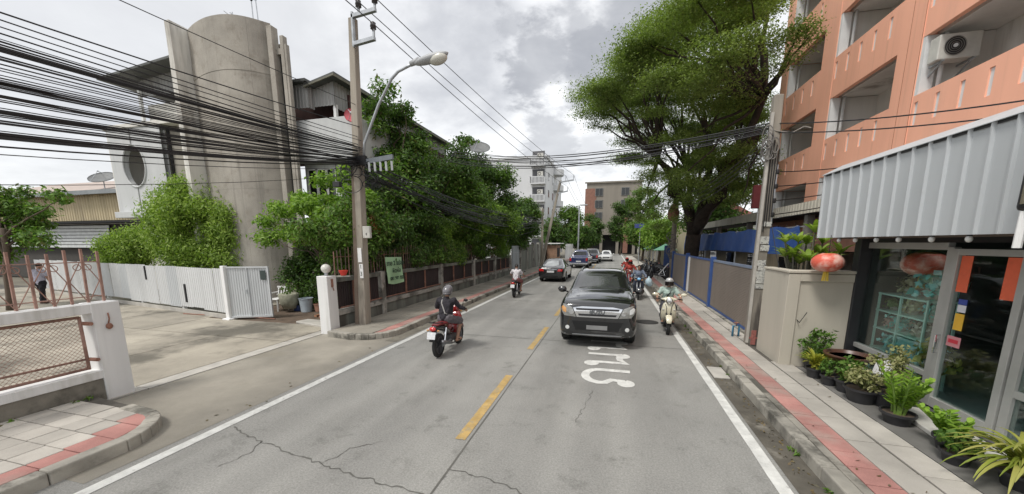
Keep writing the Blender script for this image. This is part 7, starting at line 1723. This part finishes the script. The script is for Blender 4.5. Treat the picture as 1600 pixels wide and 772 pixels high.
m3.build('cable_loops', _mats['grey_cable'], olp)
sgn = thing('street_sign', 'blue street sign on a thin post near the far parasols', 'sign', (2.9, 44, .1)); MB().tube([(2.9, 44, .1), (2.9, 44, 4.6)], .05, 6).build('post', m_steel, sgn); MB().box(2.3, 3.3, 43.9, 43.96, 4.1, 4.55).build('board', mat('sign_blue', (.05, .07, .24), .5), sgn)
rbl = thing('yellow_building', 'pale yellow shop house behind the far parasols on the right', 'building', (6.5, 50, 0)); MB().box(4.9, 10, 42, 70, 0, 4.6).build('wall', mat('pale_yellow_wall', (.44, .40, .29), .85, var=.15, streak=True), rbl); 
for k in range(6):
    w = MB().box(4.84, 4.9, 43 + 4 * k, 45.6 + 4 * k, .4, 2.6).build('door', mat('dull_shutter', (.25, .24, .22), .7), rbl)
MB().box(4.2, 5.2, 41.8, 70.2, 3.0, 3.12).build('awning', mat('dull_awning', (.35, .33, .3), .7), rbl)
rrf = thing('red_roof_house', 'house with a pale red roof glimpsed under the rain tree', 'house', (9.5, 44, 0)); MB().box(8, 13, 40, 50, 0, 4.6).build('wall', m_bw, rrf); MB().prism([(7.6, 4.6), (13.4, 4.6), (10.5, 6.3)], 'y', 39.6, 50.4).build('roof', mat('pale_red_roof', (.42, .17, .14), .7, var=.2), rrf)

# fallen leaves and grit along the kerbs
lrng = np.random.default_rng(77); n_ = 420
px_ = np.where(lrng.random(n_) < .8, 2.02 + .2 * lrng.random(n_), np.where(lrng.random(n_) < .5, -5.5 + .35 * lrng.random(n_) ** 2, 2.5 + 1.0 * lrng.random(n_)))
py_ = 3.2 + 22 * lrng.random(n_) ** 1.6; pz_ = np.where(px_ > 2.25, .157, .014)
lv = leaf_verts(lrng, list(zip(px_, py_, pz_)), [(.02, .02, .002)] * n_, [1] * n_, .05, .97, .5, .5)
lv[:, 2] = np.maximum(lv[:, 2], np.repeat(np.where(px_ > 2.25, .152, .008), 4))
lt_ = fast_mesh('leaf_litter', lv, 4, leafmat('litter', [(.10, .07, .03), (.17, .12, .05), (.08, .07, .04), (.2, .17, .1)], .1)); stuff(lt_)
# tufts of weed in the kerb joints
wv = leaf_verts(lrng, [(2.22 + .03 * lrng.random(), 4 + 16 * lrng.random(), .03) for _ in range(26)] + [(-7.55, 9 + 14 * lrng.random(), .2) for _ in range(30)] + [(-7.62 + .05 * lrng.random(), 1.8 + 1.7 * lrng.random(), .17) for _ in range(8)], [(.05, .05, .03)] * 64, [9] * 64, .07, .1, .5, .3)
stuff(fast_mesh('weeds', wv, 4, G_mid))
# more stock inside the shop
stock = [((4.88, 7.85, .63), .17, teal, 'turquoise flowers on the lowest shelf of the mint rack'), ((4.9, 8.0, .99), .12, [(.7, .4, .4), (.8, .6, .55)], 'pinkish flowers at the left of the middle shelf'), ((4.9, 7.58, 1.31), .15, [(.5, .5, .3), (.6, .6, .45)], 'cream flowers on the upper shelf of the mint rack'),
         ((4.9, 7.15, 1.31), .14, teal, 'small turquoise flowers on the upper shelf by the door'), ((4.9, 8.0, 1.31), .13, [(.2, .3, .12), (.3, .4, .18)], 'green foliage on the upper shelf at the left'), ((5.6, 5.8, .95), .2, [(.75, .75, .7), (.85, .85, .8)], 'white flowers on the display table'),
         ((6.2, 6.6, .2), .32, [(.10, .2, .08), (.18, .3, .1)], 'leafy floor plant behind the mint rack'), ((4.95, 5.0, .9), .22, teal, 'turquoise flowers in the right shop window'), ((4.95, 4.4, .9), .22, [(.5, .42, .3), (.6, .5, .4)], 'beige flowers in the right shop window'), ((5.9, 5.3, .2), .3, [(.45, .4, .1), (.5, .45, .2)], 'yellow flowers on the shop floor')]
for i, (c, r, cols_, lab) in enumerate(stock): bouquet(c, r, cols_, 130, lab, 200 + i)
